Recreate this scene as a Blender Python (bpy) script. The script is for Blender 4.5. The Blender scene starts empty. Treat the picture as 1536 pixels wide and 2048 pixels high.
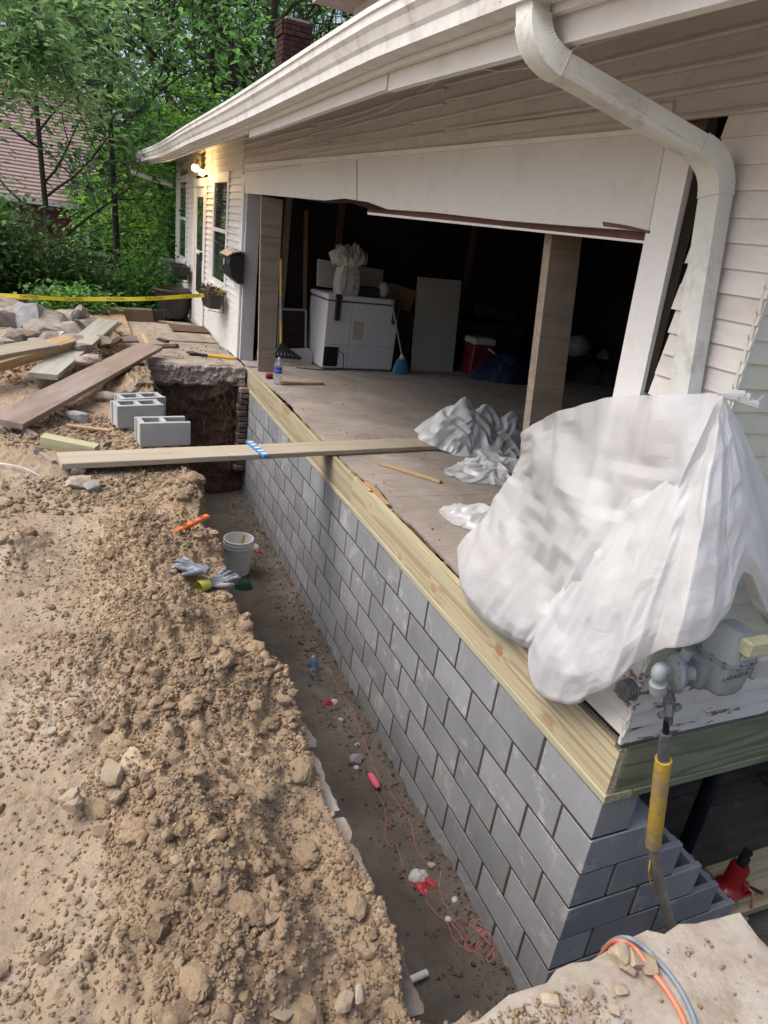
import bpy, bmesh, math, random
import numpy as np
from mathutils import Vector, Matrix
random.seed(7); RNG = np.random.default_rng(7)
S = bpy.context.scene
COL = S.collection
PI = math.pi
def R_(a): return math.radians(a)

# ------------------------------------------------------------------ camera
# solved from the block courses (0.203 m) and joints (0.406 m) of the new wall; axes: x into house, y along wall, z up
CR = np.array([[0.9170215189801924, -0.37852112382120545, 0.1256713672575912],
               [-0.03642702486247208, -0.3932648909783675, -0.9187033239209714],
               [0.397170751172502, 0.8378928835745678, -0.37442076607496827]])
CC = np.array([-1.8436183567370756, -1.481442827876839, 1.9780215299275437]); CF = 1353.67
cd = bpy.data.cameras.new('camera'); cam = bpy.data.objects.new('camera', cd); COL.objects.link(cam)
cd.sensor_fit = 'VERTICAL'; cd.sensor_height = 24.0; cd.lens = CF / 2048 * 24.0
cd.clip_start = 0.02; cd.clip_end = 1500
m = Matrix.Identity(4)
for i in range(3):
    m[i][0] = CR[0][i]; m[i][1] = -CR[1][i]; m[i][2] = -CR[2][i]; m[i][3] = CC[i]
cam.matrix_world = m
S.camera = cam
# ------------------------------------------------------------------ light
SUN_EL, SUN_AZ = 56, 283      # azimuth: direction the light comes from, measured from +y clockwise
w = bpy.data.worlds.new('World'); S.world = w; w.use_nodes = True
nt = w.node_tree; nt.nodes.clear()
sky = nt.nodes.new('ShaderNodeTexSky'); sky.sky_type = 'NISHITA'; sky.sun_disc = False
sky.sun_elevation = R_(SUN_EL); sky.sun_rotation = R_(SUN_AZ); sky.dust_density = 6.0; sky.air_density = 1.0; sky.ozone_density = 1.0
hs = nt.nodes.new('ShaderNodeHueSaturation'); hs.inputs['Saturation'].default_value = 0.95
bg = nt.nodes.new('ShaderNodeBackground'); bg.inputs['Strength'].default_value = 0.15
wo = nt.nodes.new('ShaderNodeOutputWorld')
nt.links.new(sky.outputs[0], hs.inputs['Color']); nt.links.new(hs.outputs[0], bg.inputs['Color']); nt.links.new(bg.outputs[0], wo.inputs['Surface'])
sd = bpy.data.lights.new('sun', 'SUN'); sd.energy = 1.0; sd.angle = R_(45); sd.color = (1.0, 0.99, 0.98)
sun = bpy.data.objects.new('sun', sd); COL.objects.link(sun)
az = R_(SUN_AZ); el = R_(SUN_EL)
sdir = Vector((math.sin(az) * math.cos(el), math.cos(az) * math.cos(el), math.sin(el)))
sun.rotation_euler = sdir.to_track_quat('Z', 'Y').to_euler()
S.view_settings.view_transform = 'Standard'; S.view_settings.look = 'None'
S.view_settings.exposure = 0.70; S.view_settings.gamma = 1.0

# ------------------------------------------------------------------ pixel helpers (full-size photo pixels)
def ray(u): return CR.T @ np.array([(u[0] - 768) / CF, (u[1] - 1024) / CF, 1.0])
def at(u, v, x=None, y=None, z=None):
    d = ray((u, v)); a, val = (0, x) if x is not None else (1, y) if y is not None else (2, z)
    return Vector((CC + d * (val - CC[a]) / d[a]).tolist())

# ------------------------------------------------------------------ noise
_L = RNG.random((256, 256))
def vnoise(x, y):
    xi = np.floor(x).astype(int); yi = np.floor(y).astype(int); fx = x - xi; fy = y - yi
    fx = fx * fx * (3 - 2 * fx); fy = fy * fy * (3 - 2 * fy)
    a = _L[xi & 255, yi & 255]; b = _L[(xi + 1) & 255, yi & 255]; c = _L[xi & 255, (yi + 1) & 255]; d = _L[(xi + 1) & 255, (yi + 1) & 255]
    return (a * (1 - fx) + b * fx) * (1 - fy) + (c * (1 - fx) + d * fx) * fy
def fbm(x, y, o=4, g=0.5):
    s = 0; a = 1; t = 0
    for i in range(o):
        s = s + a * vnoise(x * 2 ** i + 17.3 * i, y * 2 ** i + 9.1 * i); t += a; a *= g
    return s / t * 2 - 1
def ridge(x, y, o=3):
    s = 0; a = 1; t = 0
    for i in range(o):
        s = s + a * (1 - np.abs(vnoise(x * 2 ** i + 31.7 * i, y * 2 ** i + 5.9 * i) * 2 - 1)); t += a; a *= 0.55
    return s / t
def worley(x, y, seed=0):
    # packed domes: height of the nearest cell's dome, with a random height per cell
    xi = np.floor(x).astype(int); yi = np.floor(y).astype(int); best = np.zeros_like(x) - 1.0
    for i in (-1, 0, 1):
        for j in (-1, 0, 1):
            a, b = xi + i, yi + j; h1 = _L[(a + seed * 7) & 255, (b + 13 * seed) & 255]; h2 = _L[(a * 3 + 91 + seed) & 255, (b * 5 + 37) & 255]; h3 = _L[(a + 51) & 255, (b * 7 + 11 + seed) & 255]
            d2 = (x - (a + h1)) ** 2 + (y - (b + h2)) ** 2; r = .35 + .55 * h3; best = np.maximum(best, h3 * .7 + .5 * np.sqrt(np.clip(r * r - d2, 0, None)) / r - .9 * np.sqrt(d2))
    return np.clip(best + .35, 0, 1.3)
def sstep(a, b, x):
    t = np.clip((x - a) / (b - a), 0, 1); return t * t * (3 - 2 * t)
def tri(x): return np.abs((x % 1.0) * 2 - 1)

# ------------------------------------------------------------------ materials
MATS = {}
def new_mat(name):
    mt = bpy.data.materials.new(name); mt.use_nodes = True; t = mt.node_tree
    b = t.nodes['Principled BSDF']; MATS[name] = mt
    return mt, t, b
def N(t, typ, **kw):
    n = t.nodes.new(typ)
    for k, v in kw.items():
        if k in n.inputs: n.inputs[k].default_value = v
        else: setattr(n, k, v)
    return n
def coords(t, stretch=(1, 1, 1), rnd=True, kind='Object'):
    tc = N(t, 'ShaderNodeTexCoord'); mp = N(t, 'ShaderNodeMapping'); mp.inputs['Scale'].default_value = stretch
    t.links.new(tc.outputs[kind], mp.inputs['Vector'])
    if rnd:
        oi = N(t, 'ShaderNodeObjectInfo'); mu = N(t, 'ShaderNodeMath', operation='MULTIPLY'); mu.inputs[1].default_value = 37.0
        t.links.new(oi.outputs['Random'], mu.inputs[0]); cb = N(t, 'ShaderNodeCombineXYZ')
        for i in range(3): t.links.new(mu.outputs[0], cb.inputs[i])
        t.links.new(cb.outputs[0], mp.inputs['Location'])
    return mp.outputs[0]
def noise(t, vec, scale, detail=6, rough=0.6, dist=0.0):
    n = N(t, 'ShaderNodeTexNoise'); n.inputs['Scale'].default_value = scale; n.inputs['Detail'].default_value = detail
    n.inputs['Roughness'].default_value = rough; n.inputs['Distortion'].default_value = dist
    t.links.new(vec, n.inputs['Vector']); return n.outputs['Fac']
def ramp(t, fac, stops):
    r = N(t, 'ShaderNodeValToRGB'); e = r.color_ramp.elements
    while len(e) < len(stops): e.new(0.5)
    for i, (p, c) in enumerate(stops):
        e[i].position = p; e[i].color = (c[0], c[1], c[2], 1) if hasattr(c, '__len__') else (c, c, c, 1)
    t.links.new(fac, r.inputs['Fac']); return r.outputs['Color']
def mix(t, fac, a, b, blend='MIX'):
    n = N(t, 'ShaderNodeMix', data_type='RGBA', blend_type=blend)
    if isinstance(fac, (int, float)): n.inputs[0].default_value = fac
    else: t.links.new(fac, n.inputs[0])
    for i, c in ((6, a), (7, b)):
        if hasattr(c, 'is_linked'): t.links.new(c, n.inputs[i])
        else: n.inputs[i].default_value = (c[0], c[1], c[2], 1)
    return n.outputs[2]
def bump(t, b, h, strength=0.3, dist=0.01):
    n = N(t, 'ShaderNodeBump'); n.inputs['Strength'].default_value = strength; n.inputs['Distance'].default_value = dist
    t.links.new(h, n.inputs['Height']); t.links.new(n.outputs[0], b.inputs['Normal'])
def math_(t, op, a, b=None):
    n = N(t, 'ShaderNodeMath', operation=op)
    for i, v in enumerate((a, b)):
        if v is None: continue
        if isinstance(v, (int, float)): n.inputs[i].default_value = v
        else: t.links.new(v, n.inputs[i])
    return n.outputs[0]
def M(name, c1, c2=None, scale=6, rough=0.6, stretch=(1, 1, 1), bmp=0.0, bscale=60, bdist=0.004, stain=None, sscale=3, slo=0.55, shi=0.7, spec=0.4, metal=0.0, vary=0.0, kind='Object', rnd=True, coat=0):
    if name in MATS: return MATS[name]
    mt, t, b = new_mat(name)
    c2 = c2 or tuple(x * 0.8 for x in c1)
    v = coords(t, stretch, rnd, kind)
    col = ramp(t, noise(t, v, scale), [(0.3, c1), (0.7, c2)])
    if stain:
        f = ramp(t, noise(t, v, sscale, 8, 0.7), [(slo, 0), (shi, 1)]); col = mix(t, f, col, stain)
    if vary:
        oi = N(t, 'ShaderNodeObjectInfo'); hv = N(t, 'ShaderNodeHueSaturation')
        mr = N(t, 'ShaderNodeMapRange'); mr.inputs[3].default_value = 1 - vary; mr.inputs[4].default_value = 1 + vary
        t.links.new(oi.outputs['Random'], mr.inputs[0]); t.links.new(mr.outputs[0], hv.inputs['Value']); t.links.new(col, hv.inputs['Color']); col = hv.outputs[0]
    t.links.new(col, b.inputs['Base Color']); b.inputs['Roughness'].default_value = rough
    b.inputs['Specular IOR Level'].default_value = spec; b.inputs['Metallic'].default_value = metal; b.inputs['Coat Weight'].default_value = coat
    if bmp: bump(t, b, noise(t, v, bscale, 8, 0.7), bmp, bdist)
    return mt
def WOOD(name, light, dark, knots=0, rings=26, gs=(0.5, 5, 5), rough=0.65, grey=None, greyamt=0.5, bmp=0.35, green=None, klist=None):
    mt, t, b = new_mat(name)
    v = coords(t, (1, 1, 1), klist is None)
    mp = N(t, 'ShaderNodeMapping'); mp.inputs['Scale'].default_value = gs; t.links.new(v, mp.inputs['Vector'])
    n = noise(t, mp.outputs[0], 1.0, 2.5, 0.45, 0.3); kd = None
    if klist:
        for (kx, ky, kr) in klist:
            vm = N(t, 'ShaderNodeMapping'); vm.inputs['Location'].default_value = (-kx, -ky, 0); t.links.new(v, vm.inputs['Vector'])
            vs_ = N(t, 'ShaderNodeMapping'); vs_.inputs['Scale'].default_value = (1 / kr * .75, 1 / kr, 0); t.links.new(vm.outputs[0], vs_.inputs['Vector'])
            ln = N(t, 'ShaderNodeVectorMath', operation='LENGTH'); t.links.new(vs_.outputs[0], ln.inputs[0]); d_ = math_(t, 'MULTIPLY', ln.outputs['Value'], 0.12)
            kd = d_ if kd is None else math_(t, 'MINIMUM', kd, d_)
    elif knots:
        vo = N(t, 'ShaderNodeTexVoronoi'); vo.inputs['Scale'].default_value = 1.0
        mk = N(t, 'ShaderNodeMapping'); mk.inputs['Scale'].default_value = (knots, knots * 2.4, knots * 2.4); t.links.new(v, mk.inputs['Vector']); t.links.new(mk.outputs[0], vo.inputs['Vector']); kd = vo.outputs['Distance']
    if kd is not None:
        ex = math_(t, 'POWER', 2.718, math_(t, 'MULTIPLY', kd, -5.0)); n = math_(t, 'ADD', n, math_(t, 'MULTIPLY', ex, 0.22))
    s = math_(t, 'SINE', math_(t, 'MULTIPLY', n, rings * 6.28)); s = math_(t, 'MULTIPLY', math_(t, 'ADD', s, 1.0), 0.5)
    blot = noise(t, mp.outputs[0], 0.9, 4, 0.6)
    lt2 = tuple(x * 0.82 for x in light)
    base = ramp(t, blot, [(0.35, light), (0.65, lt2)])
    col = mix(t, ramp(t, s, [(0.45, 0), (0.95, 1)]), base, dark)
    mf = N(t, 'ShaderNodeMapping'); mf.inputs['Scale'].default_value = (3, 120, 120); t.links.new(v, mf.inputs['Vector'])
    fib = noise(t, mf.outputs[0], 1.0, 4, 0.7)
    col = mix(t, math_(t, 'MULTIPLY', ramp(t, fib, [(0.42, 0), (0.72, 1)]), 0.7), col, tuple(x * 0.6 for x in light))
    if kd is not None:
        col = mix(t, ramp(t, kd, [(0.09, 1), (0.13, 0)]), col, (0.36, 0.17, 0.07)); col = mix(t, ramp(t, kd, [(0.10, 0), (0.12, 0.7), (0.15, 0)]), col, (0.16, 0.08, 0.035))
    if green: col = mix(t, math_(t, 'MULTIPLY', ramp(t, noise(t, mp.outputs[0], 0.7, 3), [(0.42, 0), (0.62, 1)]), .6), col, green)
    if grey:
        g2 = noise(t, mp.outputs[0], 1.7, 8, 0.75); col = mix(t, math_(t, 'MULTIPLY', ramp(t, g2, [(0.35, 0), (0.65, 1)]), greyamt), col, grey)
        col = mix(t, math_(t, 'MULTIPLY', ramp(t, noise(t, v, 9, 7, 0.75), [(0.56, 0), (0.7, 1)]), 0.6), col, tuple(x * 0.55 for x in grey))
    oi = N(t, 'ShaderNodeObjectInfo'); hv = N(t, 'ShaderNodeHueSaturation'); mr = N(t, 'ShaderNodeMapRange'); mr.inputs[3].default_value = 0.88; mr.inputs[4].default_value = 1.1
    t.links.new(oi.outputs['Random'], mr.inputs[0]); t.links.new(mr.outputs[0], hv.inputs['Value']); t.links.new(col, hv.inputs['Color'])
    t.links.new(hv.outputs[0], b.inputs['Base Color']); b.inputs['Roughness'].default_value = rough
    bump(t, b, math_(t, 'ADD', fib, s), bmp, 0.002)
    return mt

def EMIT(name, c, s):
    mt, t, b = new_mat(name); b.inputs['Emission Color'].default_value = (*c, 1); b.inputs['Emission Strength'].default_value = s; b.inputs['Base Color'].default_value = (*c, 1); return mt

# soils use world-aligned mesh coordinates
def SOIL(name, cols, sc=3.0, bmp=0.7, fine=90, speck=None, attr=True, crack=0.0):
    mt, t, b = new_mat(name)
    v = coords(t, (1, 1, 1), False)
    n1 = noise(t, v, sc, 8, 0.68, 0.4)
    col = ramp(t, n1, [(0.28, cols[0]), (0.5, cols[1]), (0.72, cols[2])])
    n2 = noise(t, v, sc * 11, 6, 0.7)
    col = mix(t, ramp(t, n2, [(0.3, 0), (0.75, 1)]), col, cols[3])
    if speck:
        vo = N(t, 'ShaderNodeTexVoronoi'); vo.inputs['Scale'].default_value = 130; t.links.new(v, vo.inputs['Vector'])
        f = ramp(t, vo.outputs['Distance'], [(0.12, 1), (0.2, 0)]); f2 = ramp(t, noise(t, v, 9, 3), [(0.52, 0), (0.6, 1)])
        col = mix(t, math_(t, 'MULTIPLY', f, f2), col, speck)
    if attr:
        at_ = N(t, 'ShaderNodeAttribute', attribute_name='tone'); hv = N(t, 'ShaderNodeHueSaturation')
        t.links.new(at_.outputs['Fac'], hv.inputs['Value']); t.links.new(col, hv.inputs['Color']); col = hv.outputs[0]
    t.links.new(col, b.inputs['Base Color']); b.inputs['Roughness'].default_value = 0.95; b.inputs['Specular IOR Level'].default_value = 0.15
    h = math_(t, 'ADD', noise(t, v, fine, 8, 0.75), math_(t, 'MULTIPLY', noise(t, v, fine * 0.3, 5, 0.6), 1.6))
    if crack:
        vo = N(t, 'ShaderNodeTexVoronoi', feature='DISTANCE_TO_EDGE'); vo.inputs['Scale'].default_value = crack
        wv = N(t, 'ShaderNodeMix', data_type='VECTOR'); wv.inputs[0].default_value = 0.12
        nn = N(t, 'ShaderNodeTexNoise'); nn.inputs['Scale'].default_value = crack * 0.8; t.links.new(v, nn.inputs['Vector'])
        t.links.new(v, wv.inputs[4]); t.links.new(nn.outputs['Color'], wv.inputs[5]); t.links.new(wv.outputs[1], vo.inputs['Vector'])
        h = math_(t, 'ADD', h, math_(t, 'MULTIPLY', ramp(t, vo.outputs['Distance'], [(0.0, 0), (0.035, 1)]), 1.2))
    bump(t, b, h, bmp, 0.012)
    return mt

SOIL('dirt', [(0.16, 0.115, 0.075), (0.27, 0.195, 0.125), (0.36, 0.285, 0.20), (0.33, 0.235, 0.135)], 2.2, 0.9, 110, (0.48, 0.45, 0.40), crack=16)
SOIL('clod', [(0.215, 0.158, 0.108), (0.34, 0.257, 0.178), (0.44, 0.355, 0.26), (0.375, 0.272, 0.172)], 3.0, 0.9, 160)
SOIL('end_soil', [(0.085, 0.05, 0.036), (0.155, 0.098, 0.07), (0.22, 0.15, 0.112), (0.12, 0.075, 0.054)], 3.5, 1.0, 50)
SOIL('trench_soil', [(0.065, 0.052, 0.043), (0.12, 0.10, 0.082), (0.17, 0.145, 0.12), (0.10, 0.084, 0.07)], 2.5, 0.9, 70)
def ground_mat():
    # one sheet: dry tan soil on the bank, damp dark subsoil in the dig, leaf litter far off (mask stored on the vertices)
    mt, t, b = new_mat('ground')
    v = coords(t, (1, 1, 1), False)
    def soil(cols, sc):
        col = ramp(t, noise(t, v, sc, 8, 0.68, 0.4), [(0.3, cols[0]), (0.5, cols[1]), (0.7, cols[2])])
        return mix(t, ramp(t, noise(t, v, sc * 11, 6, 0.7), [(0.3, 0), (0.75, 1)]), col, cols[3])
    dry = soil([(0.22, 0.17, 0.125), (0.33, 0.265, 0.20), (0.43, 0.375, 0.31), (0.36, 0.28, 0.19)], 1.6)
    wet = soil([(0.075, 0.064, 0.055), (0.15, 0.13, 0.112), (0.235, 0.21, 0.18), (0.125, 0.108, 0.093)], 2.2)
    at1 = N(t, 'ShaderNodeAttribute', attribute_name='damp'); at2 = N(t, 'ShaderNodeAttribute', attribute_name='tone')
    f = math_(t, 'ADD', at1.outputs['Fac'], math_(t, 'MULTIPLY', math_(t, 'SUBTRACT', noise(t, v, 6, 6, 0.7), 0.5), 0.5))
    at3 = N(t, 'ShaderNodeAttribute', attribute_name='spoil')
    heapc = soil([(0.215, 0.158, 0.108), (0.34, 0.257, 0.178), (0.44, 0.355, 0.26), (0.375, 0.272, 0.172)], 2.6)
    dry = mix(t, ramp(t, math_(t, 'ADD', at3.outputs['Fac'], math_(t, 'MULTIPLY', math_(t, 'SUBTRACT', noise(t, v, 7, 6, 0.7), 0.5), 0.8)), [(0.3, 0), (0.6, 1)]), dry, heapc)
    col = mix(t, ramp(t, f, [(0.35, 0), (0.65, 1)]), dry, wet)
    hv = N(t, 'ShaderNodeHueSaturation'); t.links.new(at2.outputs['Fac'], hv.inputs['Value']); t.links.new(col, hv.inputs['Color'])
    t.links.new(hv.outputs[0], b.inputs['Base Color']); b.inputs['Roughness'].default_value = 0.95; b.inputs['Specular IOR Level'].default_value = 0.15
    h = math_(t, 'ADD', noise(t, v, 120, 8, 0.75), math_(t, 'MULTIPLY', noise(t, v, 35, 5, 0.6), 1.6))
    vo = N(t, 'ShaderNodeTexVoronoi', feature='DISTANCE_TO_EDGE'); vo.inputs['Scale'].default_value = 9
    nn = N(t, 'ShaderNodeTexNoise'); nn.inputs['Scale'].default_value = 10; t.links.new(v, nn.inputs['Vector'])
    wv = N(t, 'ShaderNodeMix', data_type='VECTOR'); wv.inputs[0].default_value = 0.12
    t.links.new(v, wv.inputs[4]); t.links.new(nn.outputs['Color'], wv.inputs[5]); t.links.new(wv.outputs[1], vo.inputs['Vector'])
    h = math_(t, 'ADD', h, math_(t, 'MULTIPLY', ramp(t, vo.outputs['Distance'], [(0.0, 0), (0.02, 1)]), 0.2))
    bump(t, b, h, 0.8, 0.010)
ground_mat()
M('concrete', (0.43, 0.395, 0.35), (0.30, 0.26, 0.215), 7, 0.9, bmp=0.8, bscale=45, bdist=0.008, stain=(0.25, 0.20, 0.15), sscale=5, slo=.47, shi=.66, spec=0.2)
M('broken_concrete', (0.50, 0.43, 0.40), (0.30, 0.24, 0.215), 11, 0.95, bmp=1.0, bscale=32, bdist=0.02, stain=(0.15, 0.11, 0.095), sscale=6, spec=0.15)
M('rubble', (0.42, 0.385, 0.345), (0.31, 0.275, 0.24), 7, 0.95, bmp=0.9, bscale=50, bdist=0.010, stain=(0.26, 0.195, 0.14), sscale=5, slo=.48, shi=.62, vary=0.22, spec=0.15)
M('stone', (0.38, 0.31, 0.23), (0.30, 0.24, 0.175), 9, 0.95, bmp=0.9, bscale=70, bdist=0.006, stain=(0.42, 0.40, 0.37), sscale=6, vary=0.2, spec=.15)
M('rubble_dark', (0.22, 0.22, 0.23), (0.36, 0.34, 0.33), 7, 0.9, bmp=0.7, bscale=50, bdist=0.008, spec=0.2)
def block_mat():
    mt, t, b = new_mat('block')
    v = coords(t, (1, 1, 1), True)
    c = ramp(t, noise(t, v, 3, 7, 0.65), [(0.3, (0.30, 0.312, 0.332)), (0.7, (0.235, 0.245, 0.262))])
    st = noise(t, v, 5, 8, 0.75)
    c = mix(t, math_(t, 'MULTIPLY', ramp(t, st, [(0.56, 0), (0.70, 1)]), 0.6), c, (0.60, 0.61, 0.62))
    v2 = coords(t, (14, 14, 1.6), True)
    c = mix(t, math_(t, 'MULTIPLY', ramp(t, noise(t, v2, 1.0, 5, 0.7), [(0.58, 0), (0.75, 1)]), 0.5), c, (0.50, 0.50, 0.50))
    c = mix(t, math_(t, 'MULTIPLY', ramp(t, noise(t, v, 2.1, 4, 0.6), [(0.55, 0), (0.7, 1)]), 0.35), c, (0.17, 0.175, 0.185))
    oi = N(t, 'ShaderNodeObjectInfo'); hv = N(t, 'ShaderNodeHueSaturation'); mr = N(t, 'ShaderNodeMapRange'); mr.inputs[3].default_value = 0.84; mr.inputs[4].default_value = 1.12
    t.links.new(oi.outputs['Random'], mr.inputs[0]); t.links.new(mr.outputs[0], hv.inputs['Value']); t.links.new(c, hv.inputs['Color'])
    t.links.new(hv.outputs[0], b.inputs['Base Color']); b.inputs['Roughness'].default_value = 0.9; b.inputs['Specular IOR Level'].default_value = 0.2
    bump(t, b, noise(t, v, 160, 6, 0.7), 0.5, 0.004)
block_mat()
M('block_pale', (0.42, 0.43, 0.44), (0.34, 0.35, 0.36), 4, 0.9, bmp=0.5, bscale=150, bdist=0.003, vary=0.05, spec=0.2)
M('mortar', (0.075, 0.070, 0.064), (0.05, 0.047, 0.044), 14, 0.95, bmp=0.8, bscale=60, bdist=0.008, spec=0.15)
TRL, TRD, TRG = (0.50, 0.42, 0.275), (0.31, 0.235, 0.135), (0.42, 0.395, 0.265)
WOOD('treated', TRL, TRD, knots=0.9, rings=7, gs=(0.20, 13, 13), green=TRG, rough=0.7)
WOOD('treated_near', TRL, TRD, rings=7, gs=(0.20, 13, 13), green=TRG, rough=0.7, klist=[(p_.y - 1.51, -(p_.z - .157), r_) for p_, r_ in ((at(801, 1113, x=0), .020), (at(868, 1176, x=0), .022), (at(999, 1300, x=0), .024), (at(1097, 1440, x=0), .022), (at(742, 1010, x=0), .016))])
WOOD('treated_green', (0.24, 0.26, 0.16), (0.11, 0.13, 0.075), knots=0.8, rings=9, gs=(0.4, 4, 4), rough=0.75)
WOOD('sill', (0.52, 0.46, 0.31), (0.33, 0.29, 0.18), rings=12, gs=(0.3, 6, 6), green=(0.44, 0.44, 0.31), rough=0.75)
WOOD('weathered', (0.36, 0.30, 0.235), (0.25, 0.205, 0.16), rings=8, gs=(0.4, 6, 6), grey=(0.33, 0.31, 0.285), greyamt=0.7, knots=0.7)
WOOD('grey_plank', (0.38, 0.37, 0.30), (0.27, 0.26, 0.21), rings=6, gs=(0.4, 7, 7), grey=(0.40, 0.40, 0.36), greyamt=0.7)
WOOD('scaffold', (0.47, 0.40, 0.30), (0.34, 0.28, 0.20), rings=8, gs=(0.4, 7, 7), grey=(0.40, 0.36, 0.31), greyamt=0.6, knots=0.6)
WOOD('brown_panel', (0.30, 0.21, 0.165), (0.20, 0.14, 0.11), rings=5, gs=(0.6, 4, 4), grey=(0.35, 0.31, 0.28), greyamt=0.7)
WOOD('old_grey', (0.15, 0.13, 0.115), (0.09, 0.078, 0.07), rings=8, gs=(0.5, 9, 9), bmp=.6)
WOOD('fresh', (0.55, 0.38, 0.21), (0.40, 0.25, 0.13), rings=7, gs=(0.5, 8, 8))
WOOD('rotten', (0.12, 0.065, 0.045), (0.06, 0.03, 0.022), rings=10, gs=(1, 14, 14), bmp=0.8)
WOOD('pale_timber', (0.55, 0.53, 0.34), (0.42, 0.41, 0.25), rings=6, gs=(0.5, 6, 6))
WOOD('post_wood', (0.34, 0.285, 0.225), (0.23, 0.18, 0.14), rings=5, gs=(0.5, 9, 9), grey=(0.27, 0.225, 0.18), greyamt=0.6, knots=0.5)
def floor_mat():
    mt, t, b = new_mat('floor_ply')
    v = coords(t, (1, 1, 1), False)
    mp = N(t, 'ShaderNodeMapping'); mp.inputs['Scale'].default_value = (2.5, 34, 1); t.links.new(v, mp.inputs['Vector'])
    c = ramp(t, noise(t, v, 1.6, 8, 0.7), [(0.3, (0.23, 0.195, 0.17)), (0.55, (0.34, 0.30, 0.265)), (0.75, (0.44, 0.405, 0.365))])
    g = noise(t, mp.outputs[0], 1.0, 7, 0.75, 0.5)
    c = mix(t, math_(t, 'MULTIPLY', ramp(t, g, [(0.54, 0), (0.70, 1)]), 0.6), c, (0.11, 0.085, 0.07))
    c = mix(t, math_(t, 'MULTIPLY', ramp(t, noise(t, v, 5, 8, 0.75), [(0.58, 0), (0.75, 1)]), 0.6), c, (0.48, 0.45, 0.415))
    t.links.new(c, b.inputs['Base Color']); b.inputs['Roughness'].default_value = 0.9; b.inputs['Specular IOR Level'].default_value = 0.2
    bump(t, b, g, 0.6, 0.006)
floor_mat()
def paint(name, c, dirt, amt=0.5, peel=None, peel_lo=0.6, tint=None, wscale=2.0, grime=0.35):
    mt, t, b = new_mat(name)
    v = coords(t, (1, 1, 1), True)
    vs = coords(t, (0.6, 3, 3), True)
    col = mix(t, math_(t, 'MULTIPLY', ramp(t, noise(t, vs, wscale, 8, 0.7), [(0.42, 0), (0.75, 1)]), amt), c, dirt)
    if tint: col = mix(t, ramp(t, noise(t, v, 1.3, 3), [(0.45, 0), (0.6, 1)]), col, tint)
    gr = ramp(t, noise(t, v, 3.5, 9, 0.78), [(0.52, 0), (0.72, 1)]); col = mix(t, math_(t, 'MULTIPLY', gr, grime), col, tuple(x * .62 for x in dirt))
    fl = ramp(t, noise(t, v, 38, 4, 0.6), [(0.70, 0), (0.74, 1)]); col = mix(t, math_(t, 'MULTIPLY', fl, grime * 1.2), col, tuple(x * .4 for x in dirt))
    h = noise(t, vs, 22, 5, 0.6)
    if peel:
        vp = coords(t, (2.2, 9, 9), True); pf = ramp(t, noise(t, vp, 1.6, 10, 0.75), [(peel_lo, 0), (peel_lo + 0.02, 1)])
        col = mix(t, pf, col, peel); h = math_(t, 'ADD', h, math_(t, 'MULTIPLY', pf, -2.0))
    t.links.new(col, b.inputs['Base Color']); b.inputs['Roughness'].default_value = 0.6; b.inputs['Specular IOR Level'].default_value = 0.35
    bump(t, b, h, 0.3, 0.003)
    return mt
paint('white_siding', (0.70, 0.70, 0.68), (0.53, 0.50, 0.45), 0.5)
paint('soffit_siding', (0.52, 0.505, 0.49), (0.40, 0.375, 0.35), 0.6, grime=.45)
paint('pink_siding', (0.68, 0.66, 0.645), (0.42, 0.36, 0.31), 0.5, peel=(0.22, 0.18, 0.15), peel_lo=0.75)
paint('gable_siding', (0.62, 0.62, 0.56), (0.42, 0.42, 0.34), 0.45, peel=(0.19, 0.16, 0.14), peel_lo=0.73, tint=(0.58, 0.61, 0.50))
paint('peeling', (0.60, 0.585, 0.55), (0.45, 0.40, 0.34), 0.5, peel=(0.165, 0.125, 0.105), peel_lo=0.545)
paint('white_trim', (0.71, 0.715, 0.715), (0.55, 0.54, 0.52), 0.35)
paint('header_paint', (0.60, 0.605, 0.595), (0.54, 0.53, 0.505), 0.3, wscale=0.8)
paint('gutter_paint', (0.72, 0.73, 0.73), (0.34, 0.30, 0.25), 0.32, grime=.6)
paint('downspout_paint', (0.64, 0.665, 0.645), (0.38, 0.36, 0.30), 0.5, grime=.75)
paint('jamb_paint', (0.50, 0.49, 0.52), (0.42, 0.40, 0.42), 0.3)
M('soffit_board', (0.50, 0.48, 0.45), (0.38, 0.35, 0.32), 4, 0.8, stain=(0.12, 0.1, 0.085), slo=0.62, shi=0.72)
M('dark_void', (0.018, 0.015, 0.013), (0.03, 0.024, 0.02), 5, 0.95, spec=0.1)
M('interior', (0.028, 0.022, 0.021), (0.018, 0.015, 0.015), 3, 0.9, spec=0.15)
M('roof_shingle', (0.16, 0.12, 0.11), (0.10, 0.08, 0.075), 20, 0.95)
M('white_metal', (0.60, 0.60, 0.63), (0.54, 0.54, 0.57), 3, 0.45, stain=(0.42, 0.39, 0.35), sscale=2.5, slo=0.62, shi=0.8)
M('white_board', (0.48, 0.47, 0.44), (0.42, 0.41, 0.385), 3, 0.6)
M('black_plastic', (0.022, 0.022, 0.024), (0.016, 0.016, 0.018), 5, 0.4, spec=0.5)
M('pot_brown', (0.055, 0.042, 0.04), (0.04, 0.03, 0.03), 5, 0.5)
M('lid_grey', (0.28, 0.27, 0.25), (0.22, 0.21, 0.2), 5, 0.5)
M('meter_grey', (0.30, 0.335, 0.345), (0.245, 0.275, 0.285), 6, 0.55, stain=(0.36, 0.37, 0.36), sscale=5, slo=0.6, shi=0.75, bmp=0.1, bscale=80, bdist=0.001)
M('galv', (0.30, 0.30, 0.31), (0.19, 0.19, 0.2), 30, 0.5, metal=0.6, stain=(0.16, 0.15, 0.14), sscale=20)
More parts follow.
